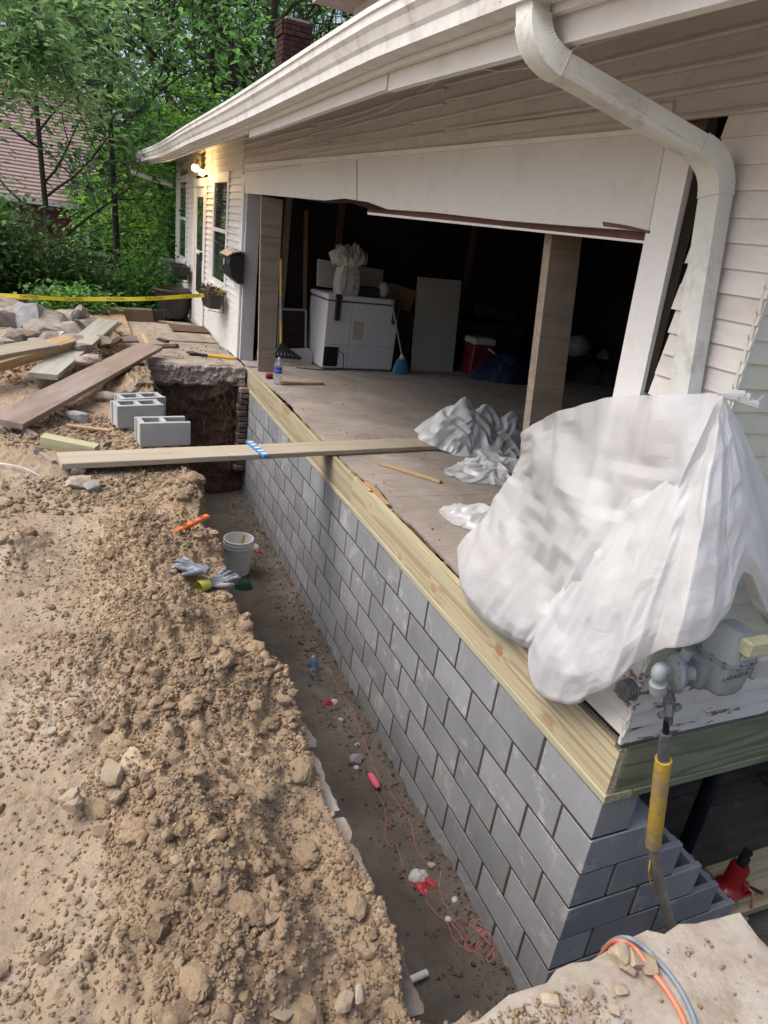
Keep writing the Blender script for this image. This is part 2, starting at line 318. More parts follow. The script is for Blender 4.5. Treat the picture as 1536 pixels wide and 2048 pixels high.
M('yellow_pipe', (0.58, 0.38, 0.05), (0.50, 0.33, 0.06), 9, 0.5, stain=(0.33, 0.25, 0.17), sscale=13, slo=0.46, shi=0.60, bmp=.2, bscale=60, bdist=.002)
M('grey_pipe', (0.36, 0.33, 0.29), (0.25, 0.215, 0.18), 12, 0.65, stain=(0.20, 0.15, 0.11), sscale=14)
M('jack_red', (0.30, 0.012, 0.014), (0.20, 0.008, 0.01), 6, 0.42, stain=(0.12, 0.02, 0.018), sscale=9, slo=0.6, shi=0.75, coat=0.3)
M('black_steel', (0.03, 0.034, 0.04), (0.02, 0.022, 0.027), 9, 0.4, metal=0.4)
M('rust_steel', (0.13, 0.06, 0.05), (0.09, 0.045, 0.04), 14, 0.7, stain=(0.17, 0.09, 0.07))
M('bucket_white', (0.78, 0.78, 0.77), (0.70, 0.70, 0.69), 4, 0.45, stain=(0.33, 0.29, 0.24), sscale=7, slo=0.6, shi=0.72)
M('yellow_tape', (0.80, 0.66, 0.03), (0.74, 0.60, 0.03), 4, 0.4)
M('black_ink', (0.012, 0.012, 0.012), (0.012, 0.012, 0.012), 4, 0.6)
M('handle_yellow', (0.55, 0.38, 0.10), (0.45, 0.30, 0.08), 6, 0.5)
M('tool_yellow', (0.70, 0.42, 0.015), (0.62, 0.36, 0.02), 8, 0.45, stain=(0.3, 0.2, 0.08), slo=0.6, shi=0.7)
M('orange_plastic', (0.75, 0.17, 0.035), (0.68, 0.15, 0.035), 5, 0.45)
M('blue_level', (0.05, 0.20, 0.48), (0.05, 0.18, 0.42), 5, 0.4)
M('level_white', (0.62, 0.70, 0.74), (0.58, 0.66, 0.7), 5, 0.4)
M('glove_grey', (0.16, 0.18, 0.22), (0.10, 0.115, 0.14), 40, 0.85, stain=(0.32, 0.33, 0.35), sscale=22, slo=0.5, shi=0.6, bmp=0.5, bscale=120, bdist=0.002)
M('glove_cuff', (0.50, 0.48, 0.10), (0.42, 0.40, 0.08), 60, 0.9, bmp=0.5, bscale=200, bdist=0.002)
M('red_foil', (0.45, 0.025, 0.035), (0.33, 0.02, 0.03), 12, 0.35)
M('pale_foil', (0.50, 0.50, 0.51), (0.42, 0.43, 0.45), 14, 0.35)
M('pink_string', (0.58, 0.19, 0.20), (0.50, 0.15, 0.16), 20, 0.8)
M('pink_spool', (0.72, 0.13, 0.20), (0.62, 0.10, 0.16), 30, 0.8, stretch=(1, 1, 1), bmp=0.5, bscale=160, bdist=0.003)
M('orange_cord', (0.62, 0.20, 0.12), (0.55, 0.17, 0.10), 20, 0.5)
M('grey_cord', (0.20, 0.25, 0.29), (0.16, 0.20, 0.24), 20, 0.5)
M('green_net', (0.02, 0.09, 0.055), (0.015, 0.06, 0.04), 20, 0.7)
M('white_pvc', (0.68, 0.68, 0.66), (0.6, 0.6, 0.58), 10, 0.4, stain=(0.35, 0.3, 0.25), sscale=14)
M('root', (0.22, 0.155, 0.105), (0.13, 0.09, 0.062), 20, 0.85)
M('leaf_litter', (0.16, 0.085, 0.05), (0.10, 0.06, 0.04), 30, 0.9)
M('brick', (0.16, 0.065, 0.05), (0.10, 0.055, 0.048), 8, 0.9, vary=0.35, stain=(0.22, 0.19, 0.17), sscale=9, slo=0.42, shi=0.58, bmp=0.5, bscale=90, bdist=0.004)
M('chimney_brick', (0.07, 0.026, 0.025), (0.045, 0.022, 0.022), 8, 0.9, vary=0.25)
M('brick_mortar', (0.10, 0.08, 0.075), None, 8, 0.95)
M('broom_blue', (0.055, 0.22, 0.30), (0.04, 0.16, 0.22), 60, 0.8, stretch=(8, 8, 0.5))
M('cooler_red', (0.16, 0.014, 0.022), (0.13, 0.012, 0.02), 5, 0.45)
M('tarp_blue', (0.018, 0.030, 0.065), (0.012, 0.02, 0.045), 6, 0.55)
M('dark_cloth', (0.03, 0.032, 0.038), (0.02, 0.02, 0.024), 6, 0.8)
M('cardboard', (0.20, 0.125, 0.075), (0.16, 0.10, 0.06), 6, 0.85)
M('bag_paper', (0.44, 0.42, 0.38), (0.36, 0.34, 0.31), 8, 0.7)
M('mat_brown', (0.13, 0.085, 0.06), (0.085, 0.055, 0.04), 40, 0.95, bmp=0.8, bscale=90, bdist=0.006)
M('bark', (0.055, 0.044, 0.036), (0.03, 0.025, 0.021), 14, 0.95, stretch=(6, 6, 1), bmp=0.8, bscale=20, bdist=0.02)
M('bark_pale', (0.16, 0.14, 0.115), (0.10, 0.088, 0.075), 14, 0.95, stretch=(6, 6, 1), bmp=0.6, bscale=20, bdist=0.02)
M('timber_edge', (0.19, 0.15, 0.115), (0.13, 0.10, 0.08), 6, 0.95, stretch=(0.5, 6, 6), bmp=0.5, bscale=30, bdist=0.01)
M('neighbour_roof', (0.34, 0.255, 0.245), (0.27, 0.20, 0.195), 3, 0.95, stain=(0.21, 0.16, 0.155), sscale=7)
M('neighbour_brick', (0.14, 0.062, 0.05), (0.095, 0.05, 0.045), 6, 0.95)
M('black_cable', (0.02, 0.02, 0.02), None, 5, 0.5)
M('brass', (0.10, 0.07, 0.035), (0.05, 0.035, 0.02), 8, 0.5, metal=0.7)
M('paper_label', (0.46, 0.42, 0.36), (0.40, 0.36, 0.3), 14, 0.8)
EMIT('bulb_glow', (1.0, 0.55, 0.16), 5)
def glass_mat(name, tintc, rough=0.05, trans=0.3):
    mt, t, b = new_mat(name); b.inputs['Base Color'].default_value = (*tintc, 1); b.inputs['Roughness'].default_value = rough
    b.inputs['Specular IOR Level'].default_value = 0.9; b.inputs['Transmission Weight'].default_value = trans
glass_mat('window_glass', (0.035, 0.045, 0.045), 0.03, 0.0)
glass_mat('clear_plastic', (0.80, 0.86, 0.90), 0.08, 0.92); MATS['clear_plastic'].node_tree.nodes['Principled BSDF'].inputs['IOR'].default_value = 1.12
M('bottle_label', (0.03, 0.10, 0.42), (0.03, 0.09, 0.38), 5, 0.4)
M('bottle_cap', (0.65, 0.67, 0.7), None, 5, 0.5)
def plastic_mat(name, alpha, stain_lo=0.66):
    mt, t, b = new_mat(name); t.nodes.remove(b); out = t.nodes['Material Output']
    v = coords(t, (1, 1, 1), False)
    col = mix(t, math_(t, 'MULTIPLY', ramp(t, noise(t, v, 5, 8, 0.7), [(stain_lo, 0), (stain_lo + 0.1, 1)]), 0.55), (0.78, 0.795, 0.82), (0.52, 0.43, 0.32))
    n1 = math_(t, 'ABSOLUTE', math_(t, 'SUBTRACT', noise(t, v, 9, 4, 0.6, .8), 0.5))
    bp = N(t, 'ShaderNodeBump'); bp.inputs['Strength'].default_value = 0.32; bp.inputs['Distance'].default_value = 0.02; t.links.new(n1, bp.inputs['Height'])
    d = N(t, 'ShaderNodeBsdfDiffuse'); tr = N(t, 'ShaderNodeBsdfTranslucent'); tp = N(t, 'ShaderNodeBsdfTransparent'); gl = N(t, 'ShaderNodeBsdfGlossy'); gl.inputs['Roughness'].default_value = 0.17
    for s_ in (d, tr): t.links.new(col, s_.inputs['Color'])
    for s_ in (d, tr, gl): t.links.new(bp.outputs[0], s_.inputs['Normal'])
    def mx(f, a, c):
        n = N(t, 'ShaderNodeMixShader')
        if isinstance(f, (int, float)): n.inputs[0].default_value = f
        else: t.links.new(f, n.inputs[0])
        t.links.new(a, n.inputs[1]); t.links.new(c, n.inputs[2]); return n.outputs[0]
    s1 = mx(0.35, d.outputs[0], tr.outputs[0]); s2 = mx(alpha, tp.outputs[0], s1)
    lw = N(t, 'ShaderNodeLayerWeight'); lw.inputs[0].default_value = 0.25; t.links.new(bp.outputs[0], lw.inputs['Normal'])
    t.links.new(mx(math_(t, 'ADD', math_(t, 'MULTIPLY', math_(t, 'POWER', lw.outputs['Facing'], 2.0), 0.22), 0.045), s2, gl.outputs[0]), out.inputs['Surface'])
plastic_mat('plastic_sheet', 0.965, .68); plastic_mat('plastic_thin', 0.80, 0.72); plastic_mat('plastic_soiled', 0.93, 0.40)
def leaf_mat(name, c1, c2, trans=0.45):
    mt, t, b = new_mat(name); out = t.nodes['Material Output']; t.nodes.remove(b)
    a = N(t, 'ShaderNodeAttribute', attribute_name='tone')
    col = mix(t, a.outputs['Fac'], c1, c2)  # wide colour range stands in for shaded and lit leaves
    d = N(t, 'ShaderNodeBsdfDiffuse'); tr = N(t, 'ShaderNodeBsdfTranslucent'); g = N(t, 'ShaderNodeBsdfGlossy'); g.inputs['Roughness'].default_value = 0.45
    t.links.new(col, d.inputs['Color']); hs_ = N(t, 'ShaderNodeHueSaturation'); hs_.inputs['Value'].default_value = 1.5; hs_.inputs['Hue'].default_value = 0.495; t.links.new(col, hs_.inputs['Color']); t.links.new(hs_.outputs[0], tr.inputs['Color'])
    m1 = N(t, 'ShaderNodeMixShader'); m1.inputs[0].default_value = trans; t.links.new(d.outputs[0], m1.inputs[1]); t.links.new(tr.outputs[0], m1.inputs[2])
    m2 = N(t, 'ShaderNodeMixShader'); m2.inputs[0].default_value = 0.05; t.links.new(m1.outputs[0], m2.inputs[1]); t.links.new(g.outputs[0], m2.inputs[2])
    t.links.new(m2.outputs[0], out.inputs['Surface'])
leaf_mat('leaf_mid', (0.028, 0.085, 0.022), (0.165, 0.40, 0.085), .58)
leaf_mat('leaf_dark', (0.018, 0.055, 0.022), (0.13, 0.27, 0.075), 0.5)
leaf_mat('leaf_pale', (0.085, 0.19, 0.07), (0.27, 0.43, 0.17), .55)
leaf_mat('leaf_bright', (0.07, 0.18, 0.02), (0.25, 0.52, 0.08), 0.6)

# ------------------------------------------------------------------ mesh helpers
class MB:
    def __init__(s): s.v = []; s.f = []
    def add(s, v, f):
        o = len(s.v); s.v += [tuple(p) for p in v]; s.f += [tuple(i + o for i in q) for q in f]; return s
    def box(s, c, size, bev=0.0, rot=None):
        hx, hy, hz = size[0] / 2, size[1] / 2, size[2] / 2; c = Vector(c)
        b = min(bev, hx * .6, hy * .6, hz * .6)
        if b <= 0:
            v = [Vector((x, y, z)) for x in (-hx, hx) for y in (-hy, hy) for z in (-hz, hz)]
            f = [(0, 1, 3, 2), (4, 6, 7, 5), (0, 4, 5, 1), (2, 3, 7, 6), (0, 2, 6, 4), (1, 5, 7, 3)]
        else:
            bm = bmesh.new(); bmesh.ops.create_cube(bm, size=1)
            for q in bm.verts: q.co = Vector((q.co.x * 2 * hx, q.co.y * 2 * hy, q.co.z * 2 * hz))
            bmesh.ops.bevel(bm, geom=bm.edges[:], offset=b, segments=1, affect='EDGES')
            bm.verts.ensure_lookup_table(); v = [q.co.copy() for q in bm.verts]; f = [[q.index for q in p.verts] for p in bm.faces]; bm.free()
        if rot is not None: v = [rot @ p for p in v]
        return s.add([p + c for p in v], f)
    def prism(s, poly, ext):
        n = len(poly); ext = Vector(ext); v = [Vector(p) for p in poly] + [Vector(p) + ext for p in poly]
        f = [tuple(range(n)), tuple(range(2 * n - 1, n - 1, -1))] + [(i, i + n, (i + 1) % n + n, (i + 1) % n) for i in range(n)]
        return s.add(v, f)
    def tube(s, pts, r, n=8, caps=True):
        pts = [Vector(p) for p in pts]; k = len(pts); rr = r if hasattr(r, '__len__') else [r] * k
        v = []; f = []; up = None
        for i, p in enumerate(pts):
            d = (pts[min(i + 1, k - 1)] - pts[max(i - 1, 0)]);
            if d.length < 1e-9: d = Vector((0, 0, 1))
            d.normalize()
            if up is None: up = d.orthogonal().normalized()
            else:
                up = up - d * up.dot(d); up = up.normalized() if up.length > 1e-6 else d.orthogonal().normalized()
            q = d.cross(up)
            for j in range(n):
                a = 2 * PI * j / n; v.append(p + (up * math.cos(a) + q * math.sin(a)) * rr[i])
        for i in range(k - 1):
            for j in range(n): f.append((i * n + j, i * n + (j + 1) % n, (i + 1) * n + (j + 1) % n, (i + 1) * n + j))
        if caps: f.append(tuple(range(n - 1, -1, -1))); f.append(tuple(range((k - 1) * n, k * n)))
        return s.add(v, f)
    def lathe(s, prof, c=(0, 0, 0), n=24, rot=None):
        v = []; f = []; k = len(prof); c = Vector(c)
        for r, z in prof:
            for j in range(n):
                a = 2 * PI * j / n; p = Vector((r * math.cos(a), r * math.sin(a), z)); v.append(c + (rot @ p if rot else p))
        for i in range(k - 1):
            for j in range(n): f.append((i * n + j, i * n + (j + 1) % n, (i + 1) * n + (j + 1) % n, (i + 1) * n + j))
        if prof[0][0] > 1e-4: f.append(tuple(range(n - 1, -1, -1)))
        if prof[-1][0] > 1e-4: f.append(tuple(range((k - 1) * n, k * n)))
        return s.add(v, f)
    def mesh(s, name, smooth=False):
        me = bpy.data.meshes.new(name); me.from_pydata(s.v, [], s.f); me.validate(); me.update()
        bm = bmesh.new(); bm.from_mesh(me); bmesh.ops.recalc_face_normals(bm, faces=bm.faces[:]); bm.to_mesh(me); bm.free()
        if smooth: shade(me, smooth)
        return me
    def build(s, name, mat, parent=None, smooth=False, mw=None): return ob(name, s.mesh(name, smooth), mat, parent, mw)
def shade(me, ang=True):
    me.polygons.foreach_set('use_smooth', np.ones(len(me.polygons), bool))
    if ang is not True: me.set_sharp_from_angle(angle=R_(ang))
WM = {}
def ob(name, me, mat=None, parent=None, mw=None):
    o = bpy.data.objects.new(name, me); COL.objects.link(o)
    if me is not None and mat:
        mt = MATS[mat]
        if len(me.materials) == 0: me.materials.append(mt)
    mw = mw if mw is not None else Matrix.Identity(4)
    place(o, parent, mw); return o
def place(o, parent, mw):
    WM[o.name] = mw
    if parent: o.parent = parent; o.matrix_parent_inverse = Matrix.Identity(4); o.matrix_local = WM[parent.name].inverted() @ mw
    else: o.matrix_local = mw
def tag(o, label=None, cat=None, group=None, kind=None):
    if label: o['label'] = label
    if cat: o['category'] = cat
    if group: o['group'] = group
    if kind: o['kind'] = kind
    return o
def thing(name, label, cat, loc=(0, 0, 0), group=None):
    o = ob(name, None, None, None, Matrix.Translation(Vector(loc))); o.empty_display_size = 0.1; return tag(o, label, cat, group)
def struct(o): o['kind'] = 'structure'; return o
def frame(p0, p1, up=(0, 0, 1)):
    p0, p1 = Vector(p0), Vector(p1); x = (p1 - p0).normalized(); u = Vector(up); z = (u - x * u.dot(x)).normalized(); y = z.cross(x)
    m_ = Matrix((x, y, z)).transposed().to_4x4(); m_.translation = (p0 + p1) / 2; return m_, (p1 - p0).length
def board(name, p0, p1, wd, th, mat, parent=None, up=(0, 0, 1), bev=0.004, rough=0.0, segs=1):
    # plank: local X along grain, local Y = width, local Z = thickness
    m_, L = frame(p0, p1, up); mb = MB()
    if segs <= 1: mb.box((0, 0, 0), (L, wd, th), bev)
    else:
        pr = [(-wd / 2, -th / 2 + bev), (-wd / 2 + bev, -th / 2), (wd / 2 - bev, -th / 2), (wd / 2, -th / 2 + bev), (wd / 2, th / 2 - bev), (wd / 2 - bev, th / 2), (-wd / 2 + bev, th / 2), (-wd / 2, th / 2 - bev)]
        v = []; f = []; n = 8
        for i in range(segs + 1):
            x = -L / 2 + L * i / segs; j = (random.random() - .5) * rough
            for (a, b_) in pr: v.append((x + (random.random() - .5) * rough * (2 if i in (0, segs) else 0), a + (random.random() - .5) * rough * .5 + j * .3, b_ + j * .4))
        for i in range(segs):
            for k in range(n): f.append((i * n + k, i * n + (k + 1) % n, (i + 1) * n + (k + 1) % n, (i + 1) * n + k))
        f += [tuple(range(n - 1, -1, -1)), tuple(range(segs * n, segs * n + n))]
        mb.add(v, f)
    return mb.build(name, mat, parent, False, m_)
def grid_mesh(name, P, smooth=True, closed=False):
    a, b = P.shape[:2]; me = bpy.data.meshes.new(name)
    idx = np.arange(a * b).reshape(a, b); q = np.stack([idx[:-1, :-1], idx[1:, :-1], idx[1:, 1:], idx[:-1, 1:]], -1).reshape(-1, 4)
    np_mesh(me, P.reshape(-1, 3), q)
    if smooth: shade(me)
    return me
def np_mesh(me, V, F):
    n, k = F.shape; me.vertices.add(len(V)); me.vertices.foreach_set('co', np.ascontiguousarray(V, dtype=np.float32).ravel())
    me.loops.add(n * k); me.loops.foreach_set('vertex_index', np.ascontiguousarray(F, dtype=np.int32).ravel())
    me.polygons.add(n); me.polygons.foreach_set('loop_start', np.arange(0, n * k, k, dtype=np.int32)); me.polygons.foreach_set('loop_total', np.full(n, k, np.int32))
    me.update(calc_edges=True); me.validate()
def attr(me, name, vals):
    a = me.attributes.new(name, 'FLOAT', 'POINT'); a.data.foreach_set('value', np.ascontiguousarray(vals, dtype=np.float32))
def text_mesh(txt, size, depth=0.0006, shear=0.0, thin=0.0):
    cu = bpy.data.curves.new('lettering', 'FONT'); cu.body = txt; cu.size = size; cu.extrude = depth; cu.align_x = 'CENTER'; cu.align_y = 'CENTER'; cu.shear = shear; cu.resolution_u = 3; cu.offset = thin * size
    o = bpy.data.objects.new('lettering', cu); COL.objects.link(o); dg = bpy.context.evaluated_depsgraph_get(); me = bpy.data.meshes.new_from_object(o.evaluated_get(dg))
    bpy.data.objects.remove(o); bpy.data.curves.remove(cu); return me
def text(txt, size, mat, parent, origin, right, up_, name='lettering', depth=0.0006, shear=0.0, thin=0.0):
    me = text_mesh(txt, size, depth, shear, thin); x = Vector(right).normalized(); u = Vector(up_); u = (u - x * u.dot(x)).normalized(); z = x.cross(u)
    m_ = Matrix((x, u, z)).transposed().to_4x4(); m_.translation = Vector(origin); return ob(name, me, mat, parent, m_)
def rotz(a): return Matrix.Rotation(a, 3, 'Z')
_ICO = {}
def ico(sub):
    if sub not in _ICO:
        bm = bmesh.new(); bmesh.ops.create_icosphere(bm, subdivisions=sub, radius=1.0); bm.verts.ensure_lookup_table()
        _ICO[sub] = (np.array([v.co[:] for v in bm.verts]), np.array([[v.index for v in f.verts] for f in bm.faces])); bm.free()
    return _ICO[sub]
def rock_mesh(name, size, sub=3, sharp=0.5, cuts=9, flat=(1, 1, 0.7)):
    V, F = ico(sub); V = V / (np.abs(V).max(1, keepdims=True) ** .8)
    sh_ = RNG.normal(size=(3, 3)) * .16; V = V @ (np.eye(3) + sh_)
    for i in range(cuts):   # chop with random planes: broken faces
        n = RNG.normal(size=3); n /= np.linalg.norm(n); d = 0.62 + 0.40 * RNG.random(); s = V @ n; k = s > d; V[k] -= np.outer((s[k] - d), n)
    V *= 1 + 0.08 * (fbm(V[:, 0] * 4.3 + V[:, 2] * 1.7 + 50 + RNG.random() * 40, V[:, 1] * 5.3 - V[:, 2] * 3.1 + 50, 3))[:, None]
    V *= np.array(flat) * size; me = bpy.data.meshes.new(name); np_mesh(me, V, F); shade(me, 22); return me
def ground_z(x, y): return float(np.ravel(H(np.array([[x]], float), np.array([[y]], float)))[0])

# ------------------------------------------------------------------ ground sheet
TZ = -1.37
def edge_x(y):   # left lip of the dig
    return -1.135 - .045 * sstep(.5, .9, y) + 0.05 * fbm(y * 2.6, y * 0 + 3.3, 4) * sstep(.3, .8, y) + 0.012 * fbm(y * 5, y * 0 + 1.3, 3) + 0.08 * sstep(2.3, 3.2, y) - 0.08 * sstep(3.6, 4.6, y)
def H(x, y):
    base = 0.215 + 0.02 * fbm(x * .8, y * .8, 3)
    fall = sstep(11.2, 17, y); base = base - 2.6 * fall - 0.6 * sstep(20, 40, y)
    # spoil heap along the dig
    wx = np.exp(-((x + 1.50) / 0.36) ** 2) * (1 - sstep(2.0, 2.75, y + .25 * fbm(x * 2, y * 0, 2))) * sstep(-1.6, -0.9, y + .6 * (x + 1.6))
    heap = 0.165 * wx * (0.75 + 0.75 * fbm(x * 3.1, y * 3.1, 3))
    heap += 0.12 * np.exp(-(((x + 1.26) / .17) ** 2 + ((y - 2.78) / .26) ** 2)) * (0.8 + .5 * fbm(x * 8, y * 8, 3))
    heap += 0.10 * np.exp(-(((x + 2.22) / .14) ** 2 + ((y - 2.15) / .16) ** 2)) * (0.8 + .5 * fbm(x * 8, y * 8, 3))
    heap += 0.22 * np.exp(-(((x + 3.0) / .75) ** 2 + ((y - 7.6) / 1.3) ** 2)) + 0.10 * np.exp(-(((x + 2.3) / .5) ** 2 + ((y - 3.8) / .5) ** 2)) * .6
    heap += 0.12 * np.exp(-(((x + 1.35) / .25) ** 2 + ((y - 6.1) / .8) ** 2))
    loose = np.clip(heap / 0.10, 0, 1)
    rough = loose * (0.060 * (ridge(x * 8, y * 8, 3) - .6) + 0.042 * fbm(x * 22, y * 22, 4, .6)) + (0.011 + 0.010 * sstep(3, 5, y)) * fbm(x * 14, y * 14, 5, .6)
    rough = rough + (0.003 + 0.012 * loose) * fbm(x * 52, y * 52, 2)
    if x.size < 2e6 and x.ndim == 2:
        near = (x > -2.75) & (x < -1.0) & (y > -1.0) & (y < 3.2); wx_, wy_ = x[near], y[near]; wl_ = np.clip(loose[near] + .26, 0, 1) * (0.5 + .8 * np.clip(fbm(wx_ * 3.3, wy_ * 3.3, 3) + .45, 0, 1))
        q1 = .012 * fbm(wx_ * 20, wy_ * 20, 2); cl = .036 * worley((wx_ + q1) * 13, (wy_ + q1) * 13, 1) * np.clip(wl_ - .25, 0, 1) + .022 * worley((wx_ - q1) * 27, (wy_ + q1) * 27, 2) * wl_ + .012 * worley((wx_ + q1) * 55, wy_ * 55, 3) * wl_
        rough = rough.copy(); rough[near] = rough[near] * .75 + cl
    z = base + np.where(y < 12, heap + rough, 0.05 * fbm(x, y, 3))
    # the dig: trench beside the wall, under the garage floor and round its corner
    ex = edge_x(y); wob = 0.03 * fbm(x * 7, y * 7, 3)
    ey = -0.62 + 0.04 * fbm(x * 3, x * 0 + 8, 3)
    inx = sstep(-0.035, 0.05, x - ex + wob); iny = sstep(-0.05, 0.05, y - ey + wob) ; fary = 1 - sstep(6.88, 7.0, y + wob)
    right = sstep(-0.16, -0.06, x + wob) * sstep(-3.0, -2.6, y) * (1 - sstep(6.88, 7.0, y)) * (1 - sstep(5.6, 5.8, x))
    pit = np.maximum(inx * iny * fary * (1 - sstep(5.6, 5.8, x)), right)
    floor = TZ + 0.025 * fbm(x * 2.2, y * 2.2, 4) + 0.012 * fbm(x * 18, y * 18, 3) + 0.10 * np.exp(-((x - ex) / .16) ** 2) * (.7 + .6 * fbm(x * 4, y * 4, 2)) + 0.035 * np.exp(-(x / .10) ** 2) * (1 + fbm(x * 22, y * 22, 3))
    under = sstep(7.0, 7.3, y) * (x > -1.2) * (1 - sstep(14.2, 14.6, y)); z = np.where(under > 0, np.minimum(z, 0.02 - .1 * sstep(8, 12, y)), z)
    return z * (1 - pit) + floor * pit
def lines(*segs):
    out = []
    for a, b, st in segs: out += list(np.arange(a, b - 1e-9, st))
    out.append(segs[-1][1]); return np.array(out)
xs = lines((-220, -60, 20), (-60, -12, 3), (-12, -4, .35), (-4, -2.6, .05), (-2.6, -1.02, .0095), (-1.02, 0.06, .020), (.06, .6, .06), (.6, 6, .3), (6, 14, 1), (14, 60, 6), (60, 220, 20))
ys = lines((-220, -60, 20), (-60, -8, 4), (-8, -1.4, .3), (-1.4, -.85, .03), (-.85, 2.9, .0105), (2.9, 7.2, .022), (7.2, 12, .10), (12, 24, .5), (24, 60, 3), (60, 260, 20))
GX, GY = np.meshgrid(xs, ys, indexing='ij'); GZ = H(GX, GY)
gm = grid_mesh('ground', np.stack([GX, GY, GZ], -1), True)
damp = sstep(0.16, -0.12, GZ) * (GY < 7.2) + 0.55 * (GY > 7.2) * sstep(10.8, 11.6, GY)
damp = np.maximum(damp, 0.42 * sstep(3.2, 3.8, GY) * fbm(GX * 1.2, GY * 1.2, 3))
spo = np.exp(-((GX + 1.45) / 0.42) ** 2) * (1 - .6 * sstep(2.2, 3.0, GY)); spo = np.maximum(spo, .5 * sstep(3.0, 3.6, GY)); attr(gm, 'spoil', spo.ravel()); attr(gm, 'damp', damp.ravel()); attr(gm, 'tone', (1.0 + 0.18 * fbm(GX * 4, GY * 4, 3)).ravel())
ground = struct(ob('ground', gm, 'ground'))

# loose clods and crumbs over the heap: too many to count
def clods(name, n, sub, smin, smax, sampler, mat, parent=None, sink=0.35, tone=(0.75, 1.25), power=2.5):
    V, F = ico(sub); k = len(V); P = sampler(n); n = len(P); z = H(P[:, :1], P[:, 1:2])[:, 0]
    s = smin + (smax - smin) * RNG.random(n) ** power
    j = 1 + 0.32 * RNG.normal(size=(n, k)).clip(-1.6, 1.6) * (0.6 if sub > 1 else 1)
    ang = RNG.random(n) * 2 * PI; c, s_ = np.cos(ang), np.sin(ang)
    W = V[None] * j[:, :, None] * (0.7 + 0.6 * RNG.random((n, 1, 3))) * s[:, None, None]
    W = np.stack([W[..., 0] * c[:, None] - W[..., 1] * s_[:, None], W[..., 0] * s_[:, None] + W[..., 1] * c[:, None], W[..., 2] * .85], -1)
    W += np.stack([P[:, 0], P[:, 1], z + s * (1 - 2 * sink) * .6], -1)[:, None, :]
    Fa = (F[None] + (np.arange(n) * k)[:, None, None]).reshape(-1, 3)
    me = bpy.data.meshes.new(name); np_mesh(me, W.reshape(-1, 3), Fa); attr(me, 'tone', np.repeat(tone[0] + (tone[1] - tone[0]) * RNG.random(n), k))
    if sub > 1: shade(me, 50)
    return ob(name, me, mat, parent)
def on_heap(n):
    P = np.stack([-2.7 + 1.62 * RNG.random(n * 5), -.95 + 4.2 * RNG.random(n * 5)], 1)
    wgt = np.exp(-((P[:, 0] + 1.47) / 0.40) ** 2) * (1 - 0.85 * sstep(1.9, 2.6, P[:, 1])) + 0.05
    wgt = wgt * (0.35 + 0.9 * (fbm(P[:, 0] * 3, P[:, 1] * 3, 3) > -0.1))
    keep = (RNG.random(len(P)) < wgt) & (P[:, 0] < edge_x(P[:, 1]) - .01 + .06 * RNG.random(len(P))); return P[keep][:n]
def on_near(n):
    P = np.stack([-2.4 + 1.7 * RNG.random(n * 3), -1.15 + .55 * RNG.random(n * 3)], 1); keep = (H(P[:, 0], P[:, 1]) > 0.1) & (RNG.random(len(P)) < .3 + .7 * sstep(-0.75, -1.3, P[:, 0])); return P[keep][:n]
def on_far(n):
    P = np.stack([-4 + 2.95 * RNG.random(n * 3), 2.6 + 5.6 * RNG.random(n * 3)], 1); keep = (H(P[:, 0], P[:, 1]) > 0.1) & (fbm(P[:, 0] * 1.5, P[:, 1] * 1.5, 3) > -.05); return P[keep][:n]
def on_trench(n):
    y = -.5 + 7.3 * RNG.random(n); e = edge_x(y); q = RNG.random(n); x = np.where(q < .7, -0.02 - .30 * RNG.random(n) ** 1.6, np.where(q < .9, e + .08 + .25 * RNG.random(n) ** 1.5, e + .1 - e * RNG.random(n) * .9)); return np.stack([x, y], 1)
tag(clods('soil_crumbs', 62000, 1, .0015, .0075, on_heap, 'clod', None, .3, (.75, 1.2), power=2.4), 'fine tan soil crumbs spread over the spoil heap', 'soil', kind='stuff')
tag(clods('soil_clods', 2400, 2, .005, .024, on_heap, 'clod', None, .40, (.75, 1.2), power=3.2), 'loose yellow brown clods on the spoil heap', 'soil', kind='stuff')
tag(clods('path_crumbs', 5000, 1, .002, .012, on_near, 'clod', None, .3, (0.7, 1.3)), 'crumbs of tan soil scattered at the trench end', 'soil', kind='stuff')
tag(clods('yard_crumbs', 16000, 1, .003, .022, on_far, 'clod', None, .38, (0.65, 1.15), 3.2), 'crumbled soil strewn under the planks', 'soil', kind='stuff')
tag(clods('trench_crumbs', 4200, 1, .002, .013, on_trench, 'trench_soil', None, .35, (0.7, 1.5)), 'dark crumbled soil along the trench floor', 'soil', kind='stuff')
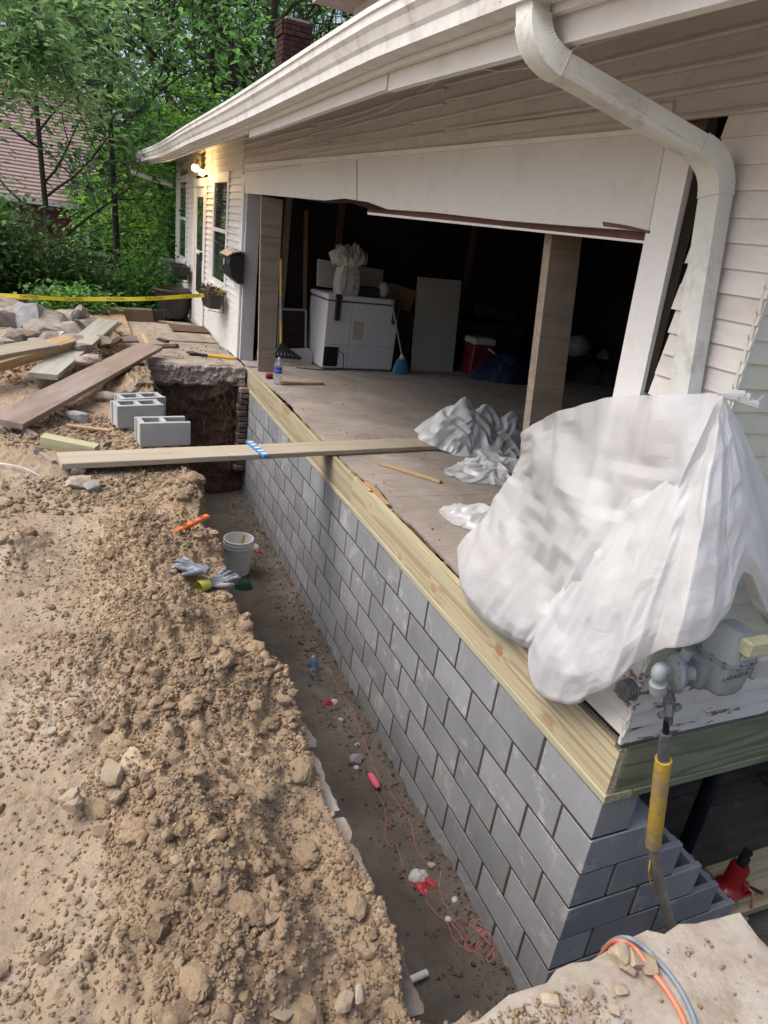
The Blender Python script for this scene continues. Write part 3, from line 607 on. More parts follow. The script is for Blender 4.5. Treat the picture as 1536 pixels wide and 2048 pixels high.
# the large lumps one can pick out
lumps = [(-1.75, .05, .055), (-1.42, .62, .06), (-1.40, .08, .075), (-1.28, .42, .05), (-1.36, 1.02, .045), (-1.55, .48, .05), (-1.30, -.12, .06), (-1.52, -.32, .05), (-1.66, -.45, .05), (-1.44, -.55, .055),
         (-1.30, 2.62, .075), (-1.22, 2.82, .08), (-1.33, 2.92, .06), (-2.25, 2.12, .075), (-2.16, 2.2, .055), (-2.30, 2.24, .05), (-1.24, .85, .055), (-1.21, 1.15, .04), (-1.60, 1.32, .04), (-1.85, .22, .045), (-1.23, .18, .06), (-1.22, -.33, .045), (-1.62, .78, .035), (-1.5, -.72, .06), (-1.75, -.62, .05)]
for i, (x, y, s) in enumerate(lumps):
    V, F = ico(4); q = RNG.random() * 60; V = V * (1 + .10 * fbm(V[:, 0] * 9 + V[:, 2] * 5 + q, V[:, 1] * 9 - V[:, 2] * 6 + q, 3) + .34 * fbm(V[:, 0] * 1.5 + V[:, 2] * 1.2 + q, V[:, 1] * 1.5 - V[:, 2] + q, 2) + .22 * (ridge(V[:, 0] * 4 + V[:, 2] * 2 + q, V[:, 1] * 4 - V[:, 2] * 2 + q, 3) - .6))[:, None] * np.array([1, .8, .55]) * s * .9
    me = bpy.data.meshes.new('soil_lump'); np_mesh(me, V, F); shade(me, 40); attr(me, 'tone', np.full(len(V), .85 + .35 * RNG.random()))
    o = ob('soil_lump', me, 'clod', None, Matrix.Translation((x, y, ground_z(x, y) + s * .12)) @ Matrix.Rotation(RNG.random() * 6, 4, 'Z')); tag(o, 'large crumbly yellow brown soil lump resting on the spoil heap', 'soil lump', 'soil lumps on the spoil heap')

# ------------------------------------------------------------------ concrete pieces of the setting
def slab_poly(name, poly, z0, z1, mat, edge_rough=0.02, parent=None, n=14, top_noise=0.004, face=None):
    pts = []
    for i, p in enumerate(poly):
        q = poly[(i + 1) % len(poly)]; L = math.hypot(q[0] - p[0], q[1] - p[1]); k = max(2, int(L / .05))
        for j in range(k): pts.append((p[0] + (q[0] - p[0]) * j / k, p[1] + (q[1] - p[1]) * j / k))
    c = np.array(pts); cen = c.mean(0); k = len(c); rings = []
    er = edge_rough * fbm(c[:, 0] * 6, c[:, 1] * 6, 4)
    dirn = (c - cen) / np.linalg.norm(c - cen, axis=1)[:, None]
    for zz, inset, rr in ((z1, .02, .6), (z1 - .008, .004, 1), ((z0 + z1) / 2, 0.01, 1.6), (z0, .02, 1.8)):
        q = c - dirn * (inset - er * rr)[:, None] + dirn * (edge_rough * .6 * RNG.normal(size=k) * .4)[:, None]
        rings.append(np.column_stack([q, np.full(k, zz) + (top_noise * RNG.normal(size=k) if zz != z1 else 0)]))
    tops = []
    for s in (0.93, .7, .4, .15):
        q = cen + (rings[0][:, :2] - cen) * s; tops.append(np.column_stack([q, z1 + top_noise * fbm(q[:, 0] * 5, q[:, 1] * 5, 3)]))
    tops.append(np.tile([cen[0], cen[1], z1], (k, 1)))
    allr = list(reversed(tops)) + rings; V = np.concatenate(allr); F = []
    for i in range(len(allr) - 1):
        for j in range(k): F.append((i * k + j, i * k + (j + 1) % k, (i + 1) * k + (j + 1) % k, (i + 1) * k + j))
    mb = MB(); mb.add(V.tolist(), F); return mb.build(name, mat, parent, 40)
E_ = slab_poly('pavement', [(-1.10, -.68), (-.52, -.632), (-.15, -.675), (-.16, -.82), (-.35, -2.2), (-1.0, -2.2)], .10, .30, 'concrete', .02, None)
struct(E_)
ps = slab_poly('porch_slab', [(-1.16, 6.93), (-.03, 6.93), (-.004, 11.6), (-1.25, 11.6), (-1.3, 8.2)], -.02, .275, 'concrete', .03, None)
for v in ps.data.vertices: v.co.z -= max(0, v.co.y - 7.3) * .045
struct(ps)
# broken front edge of the porch slab over the raw soil face of the dig, with roots
ex_, ez_ = np.meshgrid(np.linspace(-1.16, -.03, 150), np.linspace(.268, -.02, 46), indexing='ij')
ey_ = 6.87 - .055 * (ridge(ex_ * 7, ez_ * 7 + 3, 4) - .45) - .035 * fbm(ex_ * 19, ez_ * 19, 4, .65) + .09 * sstep(.06, -.02, ez_) - .02 * sstep(.2, .05, ez_); ey_ = np.where(ez_ > .262, ey_ + .10, ey_)
me = grid_mesh('slab_edge', np.stack([ex_, ey_, ez_ + .008 * fbm(ex_ * 12, ez_ * 12, 3)], -1), True); struct(ob('slab_edge', me, 'broken_concrete'))
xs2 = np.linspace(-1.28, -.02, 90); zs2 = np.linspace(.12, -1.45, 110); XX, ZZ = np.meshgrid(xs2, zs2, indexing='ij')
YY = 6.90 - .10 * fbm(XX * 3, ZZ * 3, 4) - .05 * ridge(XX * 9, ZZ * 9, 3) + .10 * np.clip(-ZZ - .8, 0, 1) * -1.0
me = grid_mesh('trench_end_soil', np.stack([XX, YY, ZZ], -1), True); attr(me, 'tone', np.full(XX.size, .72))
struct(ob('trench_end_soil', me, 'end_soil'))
rt = MB()
for i in range(70):
    x = -.95 + .85 * random.random(); z = .0 - .85 * random.random() ** 1.2; y = 6.76 - .04 * random.random(); p = [Vector((x, y, z))]
    d = Vector((random.gauss(0, .5), -.4 * random.random(), -1)).normalized()
    for k in range(6): d = (d + Vector((random.gauss(0, .45), random.gauss(0, .2), -.25))).normalized(); q = p[-1] + d * .045; q.y = min(q.y, 6.80); p.append(q)
    rt.tube(p, [.0032 * (1 - k / 8) * (.4 + random.random()) for k in range(7)], 4, False)
tag(rt.build('root_mass', 'root'), 'tangle of thin roots hanging from the raw soil under the porch slab', 'roots', kind='stuff')
pier = thing('brick_pier', 'old red and grey brick pier at the end of the trench', 'brick pier', (-.07, 6.9, TZ))
pm = {}
for k in range(15):
    z = .02 - k * .072
    mbk = MB().box((0, 0, 0), (.105 + .02 * random.random(), .12, .058), .006).build('brick', 'brick', pier, False, Matrix.Translation((-.065 + .012 * random.gauss(0, 1), 6.77 + .01 * random.gauss(0, 1), z)) @ Matrix.Rotation(random.gauss(0, .05), 4, 'Z'))
MB().box((-.06, 6.84, -.5), (.11, .12, 1.12)).build('mortar_core', 'brick_mortar', pier)

# ------------------------------------------------------------------ new block wall
wall = thing('foundation_wall', 'new grey concrete block foundation wall beside the trench', 'wall', (0, 0, TZ))
BL, BHt, BD = .388, .189, .194
full = MB().box((0, 0, 0), (BD, BL, BHt), .002).mesh('block'); half = MB().box((0, 0, 0), (BD, BL / 2 - .006, BHt), .003).mesh('block')
for me in (full, half): me.materials.append(MATS['block'])
NC = 7; YEND = 7.12
for k in range(NC):
    zc = -.203 * k - .1015 - .002; y = 0 if k % 2 == 0 else .203
    while y < YEND - .05:
        L = min(BL, YEND - y); jit = max(-.0012, min(.0008, random.gauss(0, .0006)))
        me = full
        if L < BL - .01: me = MB().box((0, 0, 0), (BD, L, BHt), .003).mesh('block'); me.materials.append(MATS['block'])
        ob('block', me, None, wall, Matrix.Translation((BD / 2 + jit, y + L / 2 + .004, zc))); y += .406
mb = MB()
mb.box((.0018 + .09, YEND / 2 + .002, -.203 * NC / 2), (.18, YEND - .008, .203 * NC - .012))
mb.build('mortar', 'mortar', wall)
def hollow_block(name, L, mat, ears=True, d=BD, h=BHt, t=.032):
    # two-core block, local X = length, Z up
    b = MB(); o = [(-L / 2, -d / 2), (L / 2, -d / 2), (L / 2, d / 2), (-L / 2, d / 2)]
    n = 2 if L > .3 else 1; cw = (L - t * (n + 1)) / n; cores = [(-L / 2 + t + i * (cw + t), -L / 2 + t + i * (cw + t) + cw) for i in range(n)]
    for s in (-1, 1): b.box((0, s * (d / 2 - t / 2), 0), (L, t, h), .003)
    xsw = [-L / 2 + t / 2 + (.012 if ears else 0)] + [-L / 2 + t + cw + t / 2 + i * (cw + t) for i in range(n - 1)] + [L / 2 - t / 2 - (.012 if ears else 0)]
    for x in xsw: b.box((x, 0, -.001), (t, d - 2 * t + .002, h - .004))
    return b.mesh(name)
hb_full = hollow_block('block', BL, 'block'); hb_half = hollow_block('block', .194, 'block', False)
full_x = MB().box((0, 0, 0), (BL, BD, BHt), .003).mesh('block')
for me in (hb_full, hb_half, full_x): me.materials.append(MATS['block'])
for k in range(NC):          # stepped return round the corner (the end of the corner block shows on even courses)
    zc = -.203 * k - .1015 - .002; x = .203 if k % 2 == 0 else 0; endx = .203 * (k + 1)
    if k == 6: endx = 1.42
    first = True
    while x < endx - .1:
        L = min(.397, endx - x - .006)
        ob('block', (full_x if x < .01 else hb_full) if L > .3 else hb_half, None, wall, Matrix.Translation((x + L / 2 + (.002 if x > .01 else -.0045), BD / 2 + (.002 if x > .01 else -.0005), zc)) @ Matrix.Rotation(random.gauss(0, .006 if x > .01 else .0), 4, 'Z')); x += L + .009
    if k < NC: MB().box((endx / 2 + .004, .10, zc - .102), (endx - .02, .188, .012)).build('mortar_bed', 'mortar', wall)
# ------------------------------------------------------------------ house
house = thing('house', 'white lap sided house with its open garage and sagging eaves', 'house', (0, 4, 0))
def rimb(name, y0, y1, z0, z1, mat, x=-.004, th=.036): return board(name, (x + th / 2, y0, (z0 + z1) / 2), (x + th / 2, y1, (z0 + z1) / 2), z1 - z0, th, mat, house, up=(-1, 0, 0), bev=.004, segs=24, rough=.003)
rimb('sill_plate', -.006, 7.05, .001, .040, 'sill', -.0085, .14)
rimb('rim_board', .0, 3.02, .042, .272, 'treated_near'); rimb('rim_board', 3.024, 6.28, .042, .262, 'treated'); rimb('rim_board', 6.284, 7.04, .042, .256, 'treated')
board('sill_plate', (.137, .062, .0205), (3.2, .062, .0205), .14, .039, 'treated_green', house, bev=.004)
board('rim_board', (.037, .016, .16), (3.2, .016, .16), .235, .036, 'treated_green', house, up=(0, -1, 0), bev=.004)
board('scab_block', at(690, 945, x=.012) + Vector((0, 0, .01)), at(742, 988, x=.012) + Vector((0, 0, .005)), .05, .03, 'fresh', house, up=(-1, 0, 0))
# garage floor sheets with a rotted front edge
fe = [at(497, 735, z=.27), at(540, 772, z=.27), at(575, 800, z=.27), at(600, 830, z=.27), at(650, 885, z=.27), at(680, 915, z=.27), at(705, 938, z=.27), at(735, 960, z=.27), at(752, 968, z=.27), at(772, 990, z=.27), at(790, 1020, z=.27), at(820, 1045, z=.27), at(850, 1075, z=.27), at(915, 1140, z=.27), Vector((.09, .8, .27)), Vector((.09, .05, .27))]
def edge_at(y):
    for a, b in zip(fe, fe[1:]):
        if b.y <= y <= a.y: return a.x + (b.x - a.x) * (a.y - y) / max(1e-6, a.y - b.y)
    return fe[0].x if y > fe[0].y else .09
cuts = [7.85, 6.06, 4.10, 3.40, 2.62, 1.42, .03]
fgrp = house
for a, b in zip(cuts, cuts[1:]):
    ysx = np.linspace(a - .002, b + .002, max(10, int((a - b) / .012))); left = [(edge_at(min(y, 6.88)) + (.016 * float(fbm(np.array([y * 9.]), np.array([1.])) [0]) + .008 * float(fbm(np.array([y * 40.]), np.array([4.]))[0]) + .006 * random.random()) if y < 6.9 else .02, y) for y in ysx]
    poly = [(x, y, .262) for x, y in left] + [(5.7, b + .002, .262), (5.7, a - .002, .262)]
    MB().prism(poly, (0, 0, -.019)).build('floor_sheet', 'floor_ply', house)
for y in np.arange(.42, 6.9, .406): board('floor_joist', (.04, float(y), .13), (5.6, float(y), .13), .04, .215, 'treated_green' if y < 3 else 'rotten', house, bev=0)
for (a, b, wd, mt) in [((735, 967), (772, 1012), .055, 'tool_y'), ((802, 1050), (845, 1088), .055, 'rotten'), ((845, 1090), (872, 1112), .05, 'rotten'), ((590, 818), (640, 872), .03, 'rotten'), ((505, 742), (560, 790), .035, 'rotten')]:
    p, q = at(*a, z=.235), at(*b, z=.235); p.x = max(p.x, .06); q.x = max(q.x, .06)
    board('floor_edge_strip', p, q, wd, .03, 'fresh' if mt == 'tool_y' else 'rotten', house, segs=12, rough=.012)
# garage shell
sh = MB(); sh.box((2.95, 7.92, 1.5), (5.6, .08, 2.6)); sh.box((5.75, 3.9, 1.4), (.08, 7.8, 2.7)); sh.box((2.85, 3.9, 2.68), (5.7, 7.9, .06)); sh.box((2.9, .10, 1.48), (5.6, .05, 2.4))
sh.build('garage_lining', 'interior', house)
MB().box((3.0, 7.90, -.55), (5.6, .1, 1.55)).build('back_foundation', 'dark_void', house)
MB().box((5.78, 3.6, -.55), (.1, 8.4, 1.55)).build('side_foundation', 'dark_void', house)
# framing studs on the far garage wall
for x in (.62, 1.35, 3.4): board('wall_stud', (x, 7.86, .27), (x + .02, 7.86, 2.6), .09, .04, 'rotten' if x != .62 else 'post_wood', house, up=(0, -1, 0))
# jambs
cb = MB(); cb.prism([at(1338, 285, x=0), at(1395, 300, x=0), at(1290, 785, x=0), Vector((0, .36, .29)), Vector((0, .51, .29)), at(1235, 790, x=0)], (.10, 0, 0)); [None]
o = cb.build('jamb_board', 'white_trim', house, False, Matrix.Translation((-.022, 0, 0)))
MB().box((.09, 7.44, 1.36), (.17, .10, 2.2), .004).build('far_jamb', 'jamb_paint', house)
MB().box((-.012, 7.52, 1.36), (.026, .12, 2.18), .003).build('corner_trim', 'white_trim', house)
# header: two painted boards over a rusted lintel strip
def hp(pts, name, mat, x0, th): return MB().prism([at(u, v, x=x0) for u, v in pts], (th, 0, 0)).build(name, mat, house)
hp([(488, 338), (713, 313), (713, 404), (690, 401), (640, 402), (600, 396), (490, 386)], 'header_board', 'header_paint', -.026, .045)
hp([(715, 313), (1334, 262), (1296, 462), (1150, 452), (1000, 440), (860, 424), (742, 416), (715, 405)], 'header_board', 'header_paint', -.026, .045)
hp([(735, 414), (1310, 452), (1300, 486), (735, 427)], 'lintel', 'rust_steel', .018, .12)
hp([(735, 424), (1302, 483), (1301, 488), (735, 429)], 'lintel_lip', 'white_trim', .010, .012)
hp([(488, 328), (1340, 252), (1339, 262), (488, 337)], 'header_cap', 'white_trim', -.040, .06)
hp([(489, 312), (1345, 205), (1341, 256), (489, 330)], 'frieze_board', 'soffit_siding', -.022, .03)
hp([(600, 397), (650, 401), (690, 397), (735, 404), (775, 419), (735, 417), (700, 405), (650, 406)], 'header_split', 'dark_void', -.029, .02)  # dark piece on the face, its colour standing in for the crack's shade
hp([(1205, 443), (1250, 450), (1297, 461), (1296, 466), (1240, 456), (1206, 452)], 'header_split', 'rotten', -.029, .02)
MB().box((.10, 4.0, 2.42), (.16, 7.2, .30)).build('header_core', 'rotten', house)
# wall backing
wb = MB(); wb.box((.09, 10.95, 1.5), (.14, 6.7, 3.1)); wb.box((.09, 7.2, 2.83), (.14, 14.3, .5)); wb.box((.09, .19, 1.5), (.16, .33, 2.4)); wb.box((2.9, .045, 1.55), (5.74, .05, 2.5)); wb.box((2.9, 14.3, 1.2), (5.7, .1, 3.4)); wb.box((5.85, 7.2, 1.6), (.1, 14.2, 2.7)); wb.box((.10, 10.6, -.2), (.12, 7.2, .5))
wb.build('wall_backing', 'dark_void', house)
def lap(p0, p1, expo, out, mat, name='siding_board', proud=.014, wav=0.0, parent=None, bead=False):
    # bevelled lap board from p0 to p1 (bottom edge line); 'out' = outward direction
    p0, p1, o_ = Vector(p0), Vector(p1), Vector(out); n = max(2, int((p1 - p0).length / .35)) if wav else 2
    m_, L = frame(p0, p1); m_.translation = p0; xax = (p1 - p0).normalized(); inv = m_.to_3x3().inverted(); ol = inv @ o_; v = []; f = []
    ph = random.random() * 9
    for i in range(n):
        a = i / (n - 1); w_ = wav * math.sin(a * 7 + ph) + wav * .7 * random.gauss(0, 1) * .4
        base = Vector((a * L, 0, w_))
        U = Vector((0, 0, 1))
        row = [base + ol * proud, base + ol * .001, base + U * expo * 1.12 + ol * .0005, base + U * expo * 1.12 + ol * .003]
        if bead: row += [base + U * .020 + ol * (proud * .72), base + U * .016 + ol * (proud + .004), base + U * .006 + ol * (proud + .008)]
        v += row; nr = len(row)
    for i in range(n - 1):
        for k in range(nr): f.append((i * nr + k, i * nr + (k + 1) % nr, (i + 1) * nr + (k + 1) % nr, (i + 1) * nr + k))
    f += [tuple(range(nr - 1, -1, -1)), tuple((n - 1) * nr + k for k in range(nr))]
    mb_ = MB(); mb_.add(v, f); return mb_.build(name, mat, parent or house, False, m_)
# porch wall openings: (y0, y1, z0, z1)
def yz(u, v): p = at(u, v, x=0); return p.y, p.z
OPEN = [(8.42, 9.62, 1.02, 2.50), (10.25, 11.55, .16, 2.46), (12.5, 13.65, 1.05, 2.56)]
expo = .083; z = .10
while z < 2.98:
    segs = [(7.585, 14.25)]
    for (y0, y1, z0, z1) in OPEN:
        if z + expo > z0 - .02 and z < z1:
            ns = []
            for a, b in segs:
                if y1 <= a or y0 >= b: ns.append((a, b)); continue
                if y0 - a > .03: ns.append((a, y0))
                if b - y1 > .03: ns.append((y1, b))
            segs = ns
    for a, b in segs:
        lap((0, b, z), (0, a, z), expo, (-1, 0, 0), 'white_siding', wav=.002, proud=.023)
    z += expo
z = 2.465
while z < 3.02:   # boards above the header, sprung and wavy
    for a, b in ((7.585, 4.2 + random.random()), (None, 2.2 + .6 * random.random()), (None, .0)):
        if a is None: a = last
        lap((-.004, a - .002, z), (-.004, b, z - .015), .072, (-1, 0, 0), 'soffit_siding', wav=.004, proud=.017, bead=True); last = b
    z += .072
z = .34; i = 0
while z < 2.5:   # narrow return between jamb and corner
    lap((-.002, .322 + .022 * random.random(), z), (-.002, -.004, z), .073, (-1, 0, 0), 'pink_siding' if z > .6 else 'peeling', wav=.002)
    z += .073
z = .30
while z < 2.6:
    lap((-.016, .014, z), (2.4, .014, z), .073, (0, -1, 0), 'gable_siding' if z > .62 else 'peeling', wav=.002, proud=.016); z += .073
board('drip_board', (-.006, .018, .287), (2.4, .018, .287), .05, .03, 'old_grey', house, up=(0, -1, 0))
MB().box((.06, .25, .31), (.09, .46, .05)).build('rotten_sill', 'old_grey', house)
# windows and door on the porch wall
def window(y0, y1, z0, z1):
    wn = MB().box((-.006, (y0 + y1) / 2, (z0 + z1) / 2), (.02, y1 - y0, z1 - z0)).build('window', 'window_glass', house)
    t = .11
    for nm, c, s in (('window_trim', (-.012, y0 + t / 2, (z0 + z1) / 2), (.036, t, z1 - z0)), ('window_trim', (-.012, y1 - t / 2, (z0 + z1) / 2), (.036, t, z1 - z0)), ('window_head', (-.016, (y0 + y1) / 2, z1 - .06), (.044, y1 - y0 + .04, .13)), ('window_sill', (-.035, (y0 + y1) / 2, z0 - .02), (.08, y1 - y0 + .1, .045)), ('meeting_rail', (-.014, (y0 + y1) / 2, (z0 + z1) / 2), (.026, y1 - y0 - 2 * t, .05)), ('bottom_rail', (-.014, (y0 + y1) / 2, z0 + .035), (.026, y1 - y0 - 2 * t, .07))):
        MB().box(c, s, .004).build(nm, 'white_trim', wn)
window(*OPEN[0]); window(*OPEN[2])
y0, y1, z0, z1 = OPEN[1]
dr = MB().box((-.004, (y0 + y1) / 2, (z0 + z1) / 2), (.03, y1 - y0, z1 - z0)).build('storm_door', 'white_trim', house)
for nm, c, s, mt in (('door_trim', (-.018, y0 + .07, (z0 + z1) / 2), (.05, .14, z1 - z0), 'white_trim'), ('door_trim', (-.018, y1 - .07, (z0 + z1) / 2), (.05, .14, z1 - z0), 'white_trim'), ('door_head', (-.020, (y0 + y1) / 2, z1 - .06), (.055, y1 - y0 + .03, .12), 'white_trim'),
                     ('door_glass', (-.018, (y0 + y1) / 2, 1.78), (.008, .62, .82), 'window_glass'), ('door_screen', (-.018, (y0 + y1) / 2, 1.0), (.008, .62, .62), 'black_plastic'), ('door_rail', (-.021, (y0 + y1) / 2, 1.34), (.012, .66, .06), 'white_trim'), ('door_handle', (-.05, y0 + .22, 1.30), (.06, .05, .13), 'black_plastic'), ('threshold', (-.03, (y0 + y1) / 2, .15), (.08, y1 - y0, .04), 'lid_grey')):
    MB().box(c, s, .003).build(nm, mt, dr)
# dark gap beside the jamb
hp([(1398, 300), (1425, 215), (1440, 215), (1420, 320), (1300, 780), (1288, 785)], 'open_joint', 'dark_void', -.004, .02)
# dryer vent in the siding of the return
vent = MB()
for k in range(4): vent.tube([at(1262, 1378, x=-.02) + Vector((-.012 * k, 0, 0)), at(1262, 1378, x=-.02) + Vector((-.012 * k - .008, 0, 0))], .042 - .002 * k, 16)
vent.build('dryer_vent', 'galv', house)
# eaves
GXo, GZb = -.78, 2.62
prof = [(-.67, .150), (-.67, 0), (-.742, 0), (-.746, .038), (-.757, .052), (-.770, .085), (-.784, .100), (-.786, .132), (-.794, .134), (-.794, .154), (-.784, .156), (-.780, .136), (-.764, .09), (-.74, .045), (-.735, .012), (-.68, .010), (-.68, .150)]
def extr(profile, y0, y1, n, name, mat, parent, dz=lambda y: 0, smooth=30, zb=GZb):
    v = []; f = []; k = len(profile)
    for i in range(n + 1):
        y = y0 + (y1 - y0) * i / n
        for (x, z_) in profile: v.append((x, y, zb + z_ + dz(y)))
    for i in range(n):
        for j in range(k): f.append((i * k + j, i * k + (j + 1) % k, (i + 1) * k + (j + 1) % k, (i + 1) * k + j))
    f += [tuple(range(k)), tuple(range((n + 1) * k - 1, n * k - 1, -1))]
    mb_ = MB(); mb_.add(v, f); return mb_.build(name, mat, parent, smooth)
sag = lambda y: .012 * math.sin(y * 1.1) * .5 + .10 * max(0, (y - 8) / 7) ** 1.5 - .03 * max(0, 1 - y / 1.5)
gut = extr(prof, -.6, 15.0, 60, 'gutter', 'gutter_paint', house, sag, 12)
MB().prism([(-.67, 15.0, 2.72 + .0), (-.735, 15.0, 2.72), (-.79, 15.0, 2.88), (-.67, 15.0, 2.88)], (0, .006, 0)).build('gutter_end_cap', 'gutter_paint', house)
extr([(-.665, -.02), (-.665, .20), (-.64, .20), (-.64, -.02)], -.6, 15.0, 60, 'fascia_board', 'white_trim', house, sag, False)
extr([(-.60, -.075), (-.60, .05), (-.632, .05), (-.632, -.075)], 1.62, 4.36, 20, 'fascia_strip', 'white_trim', house, sag, False)
extr([(-.60, -.085), (-.60, .05), (-.632, .05), (-.632, -.085)], -.6, 1.60, 20, 'fascia_strip', 'white_trim', house, sag, False)
extr([(-.60, -.035), (-.60, .05), (-.632, .05), (-.632, -.035)], 4.40, 14.9, 40, 'fascia_strip', 'white_trim', house, sag, False)
for k in range(5):   # sloping soffit boards under the rafters
    a = k / 5; b = (k + 1) / 5; xa = -.60 + .60 * a; xb = -.60 + .60 * b - .006; za = .05 + .36 * a; zb_ = .05 + .36 * (b - .01)
    extr([(xa, za), (xb, zb_), (xb, zb_ + .02), (xa, za + .02)], -.6, 15.0, 40, 'soffit_board', 'soffit_board', house, sag, False)
rf = MB(); rf.prism([(-.755, -.7, 2.765), (-.70, -.7, 2.785), (3.2, -.7, 4.72), (3.2, -.7, 4.64), (-.6, -.7, 2.765)], (0, 15.9, 0)); rf.prism([(3.2, -.7, 4.72), (7.0, -.7, 2.85), (7.0, -.7, 2.77), (3.2, -.7, 4.64)], (0, 15.9, 0))
roof = rf.build('roof', 'roof_shingle', house)
bm_ = MB().box((0, 0, 0), (.215, .10, .062), .003).mesh('brick'); bm_.materials.append(MATS['chimney_brick'])
cp0 = at(565, 118, y=12.0); cp1 = at(626, 40, y=12.0); CW = cp1.x - cp0.x; cx = (cp0.x + cp1.x) / 2; ztop = at(595, 42, y=12).z
ch = MB().box((cx, 12.0 + CW / 2, ztop - 1.0), (CW - .012, CW - .012, 1.98)).build('chimney', 'brick_mortar', house); ch['label'] = 'dark red brick chimney rising behind the white gutter'
for k in range(20):
    zc = ztop - .04 - k * .075
    for face in (0, 1):
        nb = 3; st = CW / 2.5
        for j in range(nb):
            off = (j * st) if k % 2 == 0 else (j - .5) * st; a = max(off, 0); b = min(off + st - .012, CW)
            if b - a < .04: continue
            ex = .03 if k < 3 else 0
            me = MB().box((0, 0, 0), (b - a, .10, .064), .003).mesh('brick')
            if face == 0: mw = Matrix.Translation((cx - CW / 2 + (a + b) / 2, 12.0 + .035 - ex, zc))
            else: mw = Matrix.Translation((cx - CW / 2 + .035 - ex, 12.0 + (a + b) / 2 - .004, zc)) @ Matrix.Rotation(PI / 2, 4, 'Z')
            ob('brick', me, 'chimney_brick', ch, mw)
MB().box((cx, 12 + CW / 2, ztop + .02), (CW * .85, CW * .85, .05)).build('cap', 'concrete', ch); pass
# dormer corner seen over the gutter
dq = at(708, 24, x=1.2)
MB().box((1.2 + 1.2, dq.y - 1.5, dq.z + 1.0), (2.4, 3.0, 3.0)).build('dormer', 'white_siding', house)
MB().box((1.2 + 1.0, dq.y - 1.4, at(708, -8, x=1.0).z + .06), (2.9, 3.2, .06)).build('dormer_eave', 'soffit_board', house)
# ------------------------------------------------------------------ downspouts
def rect_sweep(pts, wd, dp, side, rad=.018):
    # corrugated-profile rectangular pipe along pts
    pts = [Vector(p) for p in pts]; k = len(pts); v = []; f = []; n = 24
    sec = []
    for i in range(n):
        a = 2 * PI * i / n; c, s = math.cos(a), math.sin(a); q = max(abs(c), abs(s)); r = 1 / max(q, 1e-6); r = r * .86 + .14 * 1.12
        sec.append((c * r * .98, s * r * .98))
    sd_ = Vector(side)
    for i, p in enumerate(pts):
        d = (pts[min(i + 1, k - 1)] - pts[max(i - 1, 0)]).normalized(); u = (sd_ - d * sd_.dot(d)).normalized(); q = d.cross(u)
        for a, b in sec: v.append(p + u * a * wd / 2 + q * b * dp / 2)
    for i in range(k - 1):
        for j in range(n): f.append((i * n + j, i * n + (j + 1) % n, (i + 1) * n + (j + 1) % n, (i + 1) * n + j))
    f += [tuple(range(n - 1, -1, -1)), tuple(range((k - 1) * n, k * n))]
    mb_ = MB(); mb_.add(v, f); return mb_
def bend(p0, p1, p2, r, n=10):
    p0, p1, p2 = Vector(p0), Vector(p1), Vector(p2); a = p1 + (p0 - p1).normalized() * r; b = p1 + (p2 - p1).normalized() * r
    return [a * (1 - t) ** 2 + p1 * 2 * t * (1 - t) + b * t * t for t in [i / n for i in range(n + 1)]]
A0 = at(1063, -70, x=-.70); A1 = at(1068, 105, x=-.70); B1 = at(1442, 322, x=-.065); C1 = Vector((-.065, B1.y - .10, 1.45)); C1 = at(1368, 790, x=-.062); 
side = (0, 1, 0)
b1 = bend(A0, A1, B1, .085, 12); b2 = bend(A1, B1, C1, .10, 12)
dsp = rect_sweep([A0, A0 * .5 + b1[0] * .5, b1[0]], .080, .060, side).build('downspout', 'downspout_paint', house, 40)
def pleat(pts, nm):
    mb_ = MB(); k = len(pts)
    fine = []
    for i in range(k - 1):
        for t in (0, .5): fine.append(pts[i].lerp(pts[i + 1], t))
    fine.append(pts[-1]); segs = rect_sweep(fine, .086, .068, side); n = 24
    c = [fine[i] for i in range(len(fine))]
    for i in range(len(fine)):
        if i % 2:
            for j in range(n): p = Vector(segs.v[i * n + j]); segs.v[i * n + j] = tuple(c[i] + (p - c[i]) * .972)
    segs.build(nm, 'downspout_paint', dsp, 25)
pleat(b1, 'elbow'); pleat(b2, 'elbow')
st = rect_sweep([b1[-1] - (B1 - A1).normalized() * .02, b2[0]], .080, .060, side).build('slanted_pipe', 'downspout_paint', dsp, 40)
rect_sweep([b2[-1] - (C1 - B1).normalized() * .01, b2[-1].lerp(C1, .5), C1 + (C1 - B1) * .12], .082, .060, side).build('wall_pipe', 'downspout_paint', dsp, 40)
dd = (B1 - A1).normalized(); un_ = Vector((-.3, -.55, .25)); un_ = (un_ - dd * un_.dot(dd)).normalized()
for k in (-1, 0, 1):
    oo = dd.cross(un_) * .022 * k + un_ * .031
    MB().tube([b1[-1] + oo, b2[0] + oo], .005, 6).build('rib', 'downspout_paint', dsp)
dp2 = MB().tube(bend(at(258, 318, y=14.9), at(262, 345, y=14.9), at(345, 372, y=14.35), .12, 8) and [at(258, 318, y=14.9), at(258, 335, y=14.9), at(268, 346, y=14.8), at(300, 357, y=14.6), at(345, 371, y=14.35)], .045, 10).build('far_downspout', 'downspout_paint', house, 40)
dp2.name = 'downspout'
MB().tube([at(520, 305, x=-.02), at(768, 222, x=-.025), at(850, 180, x=-.02), at(920, 130, x=-.03), at(1000, 143, x=-.04), at(1075, 133, x=-.06), at(1150, 97, x=-.05), at(1270, -10, x=-.03)], .004, 6).build('phone_cable', 'white_trim', house)

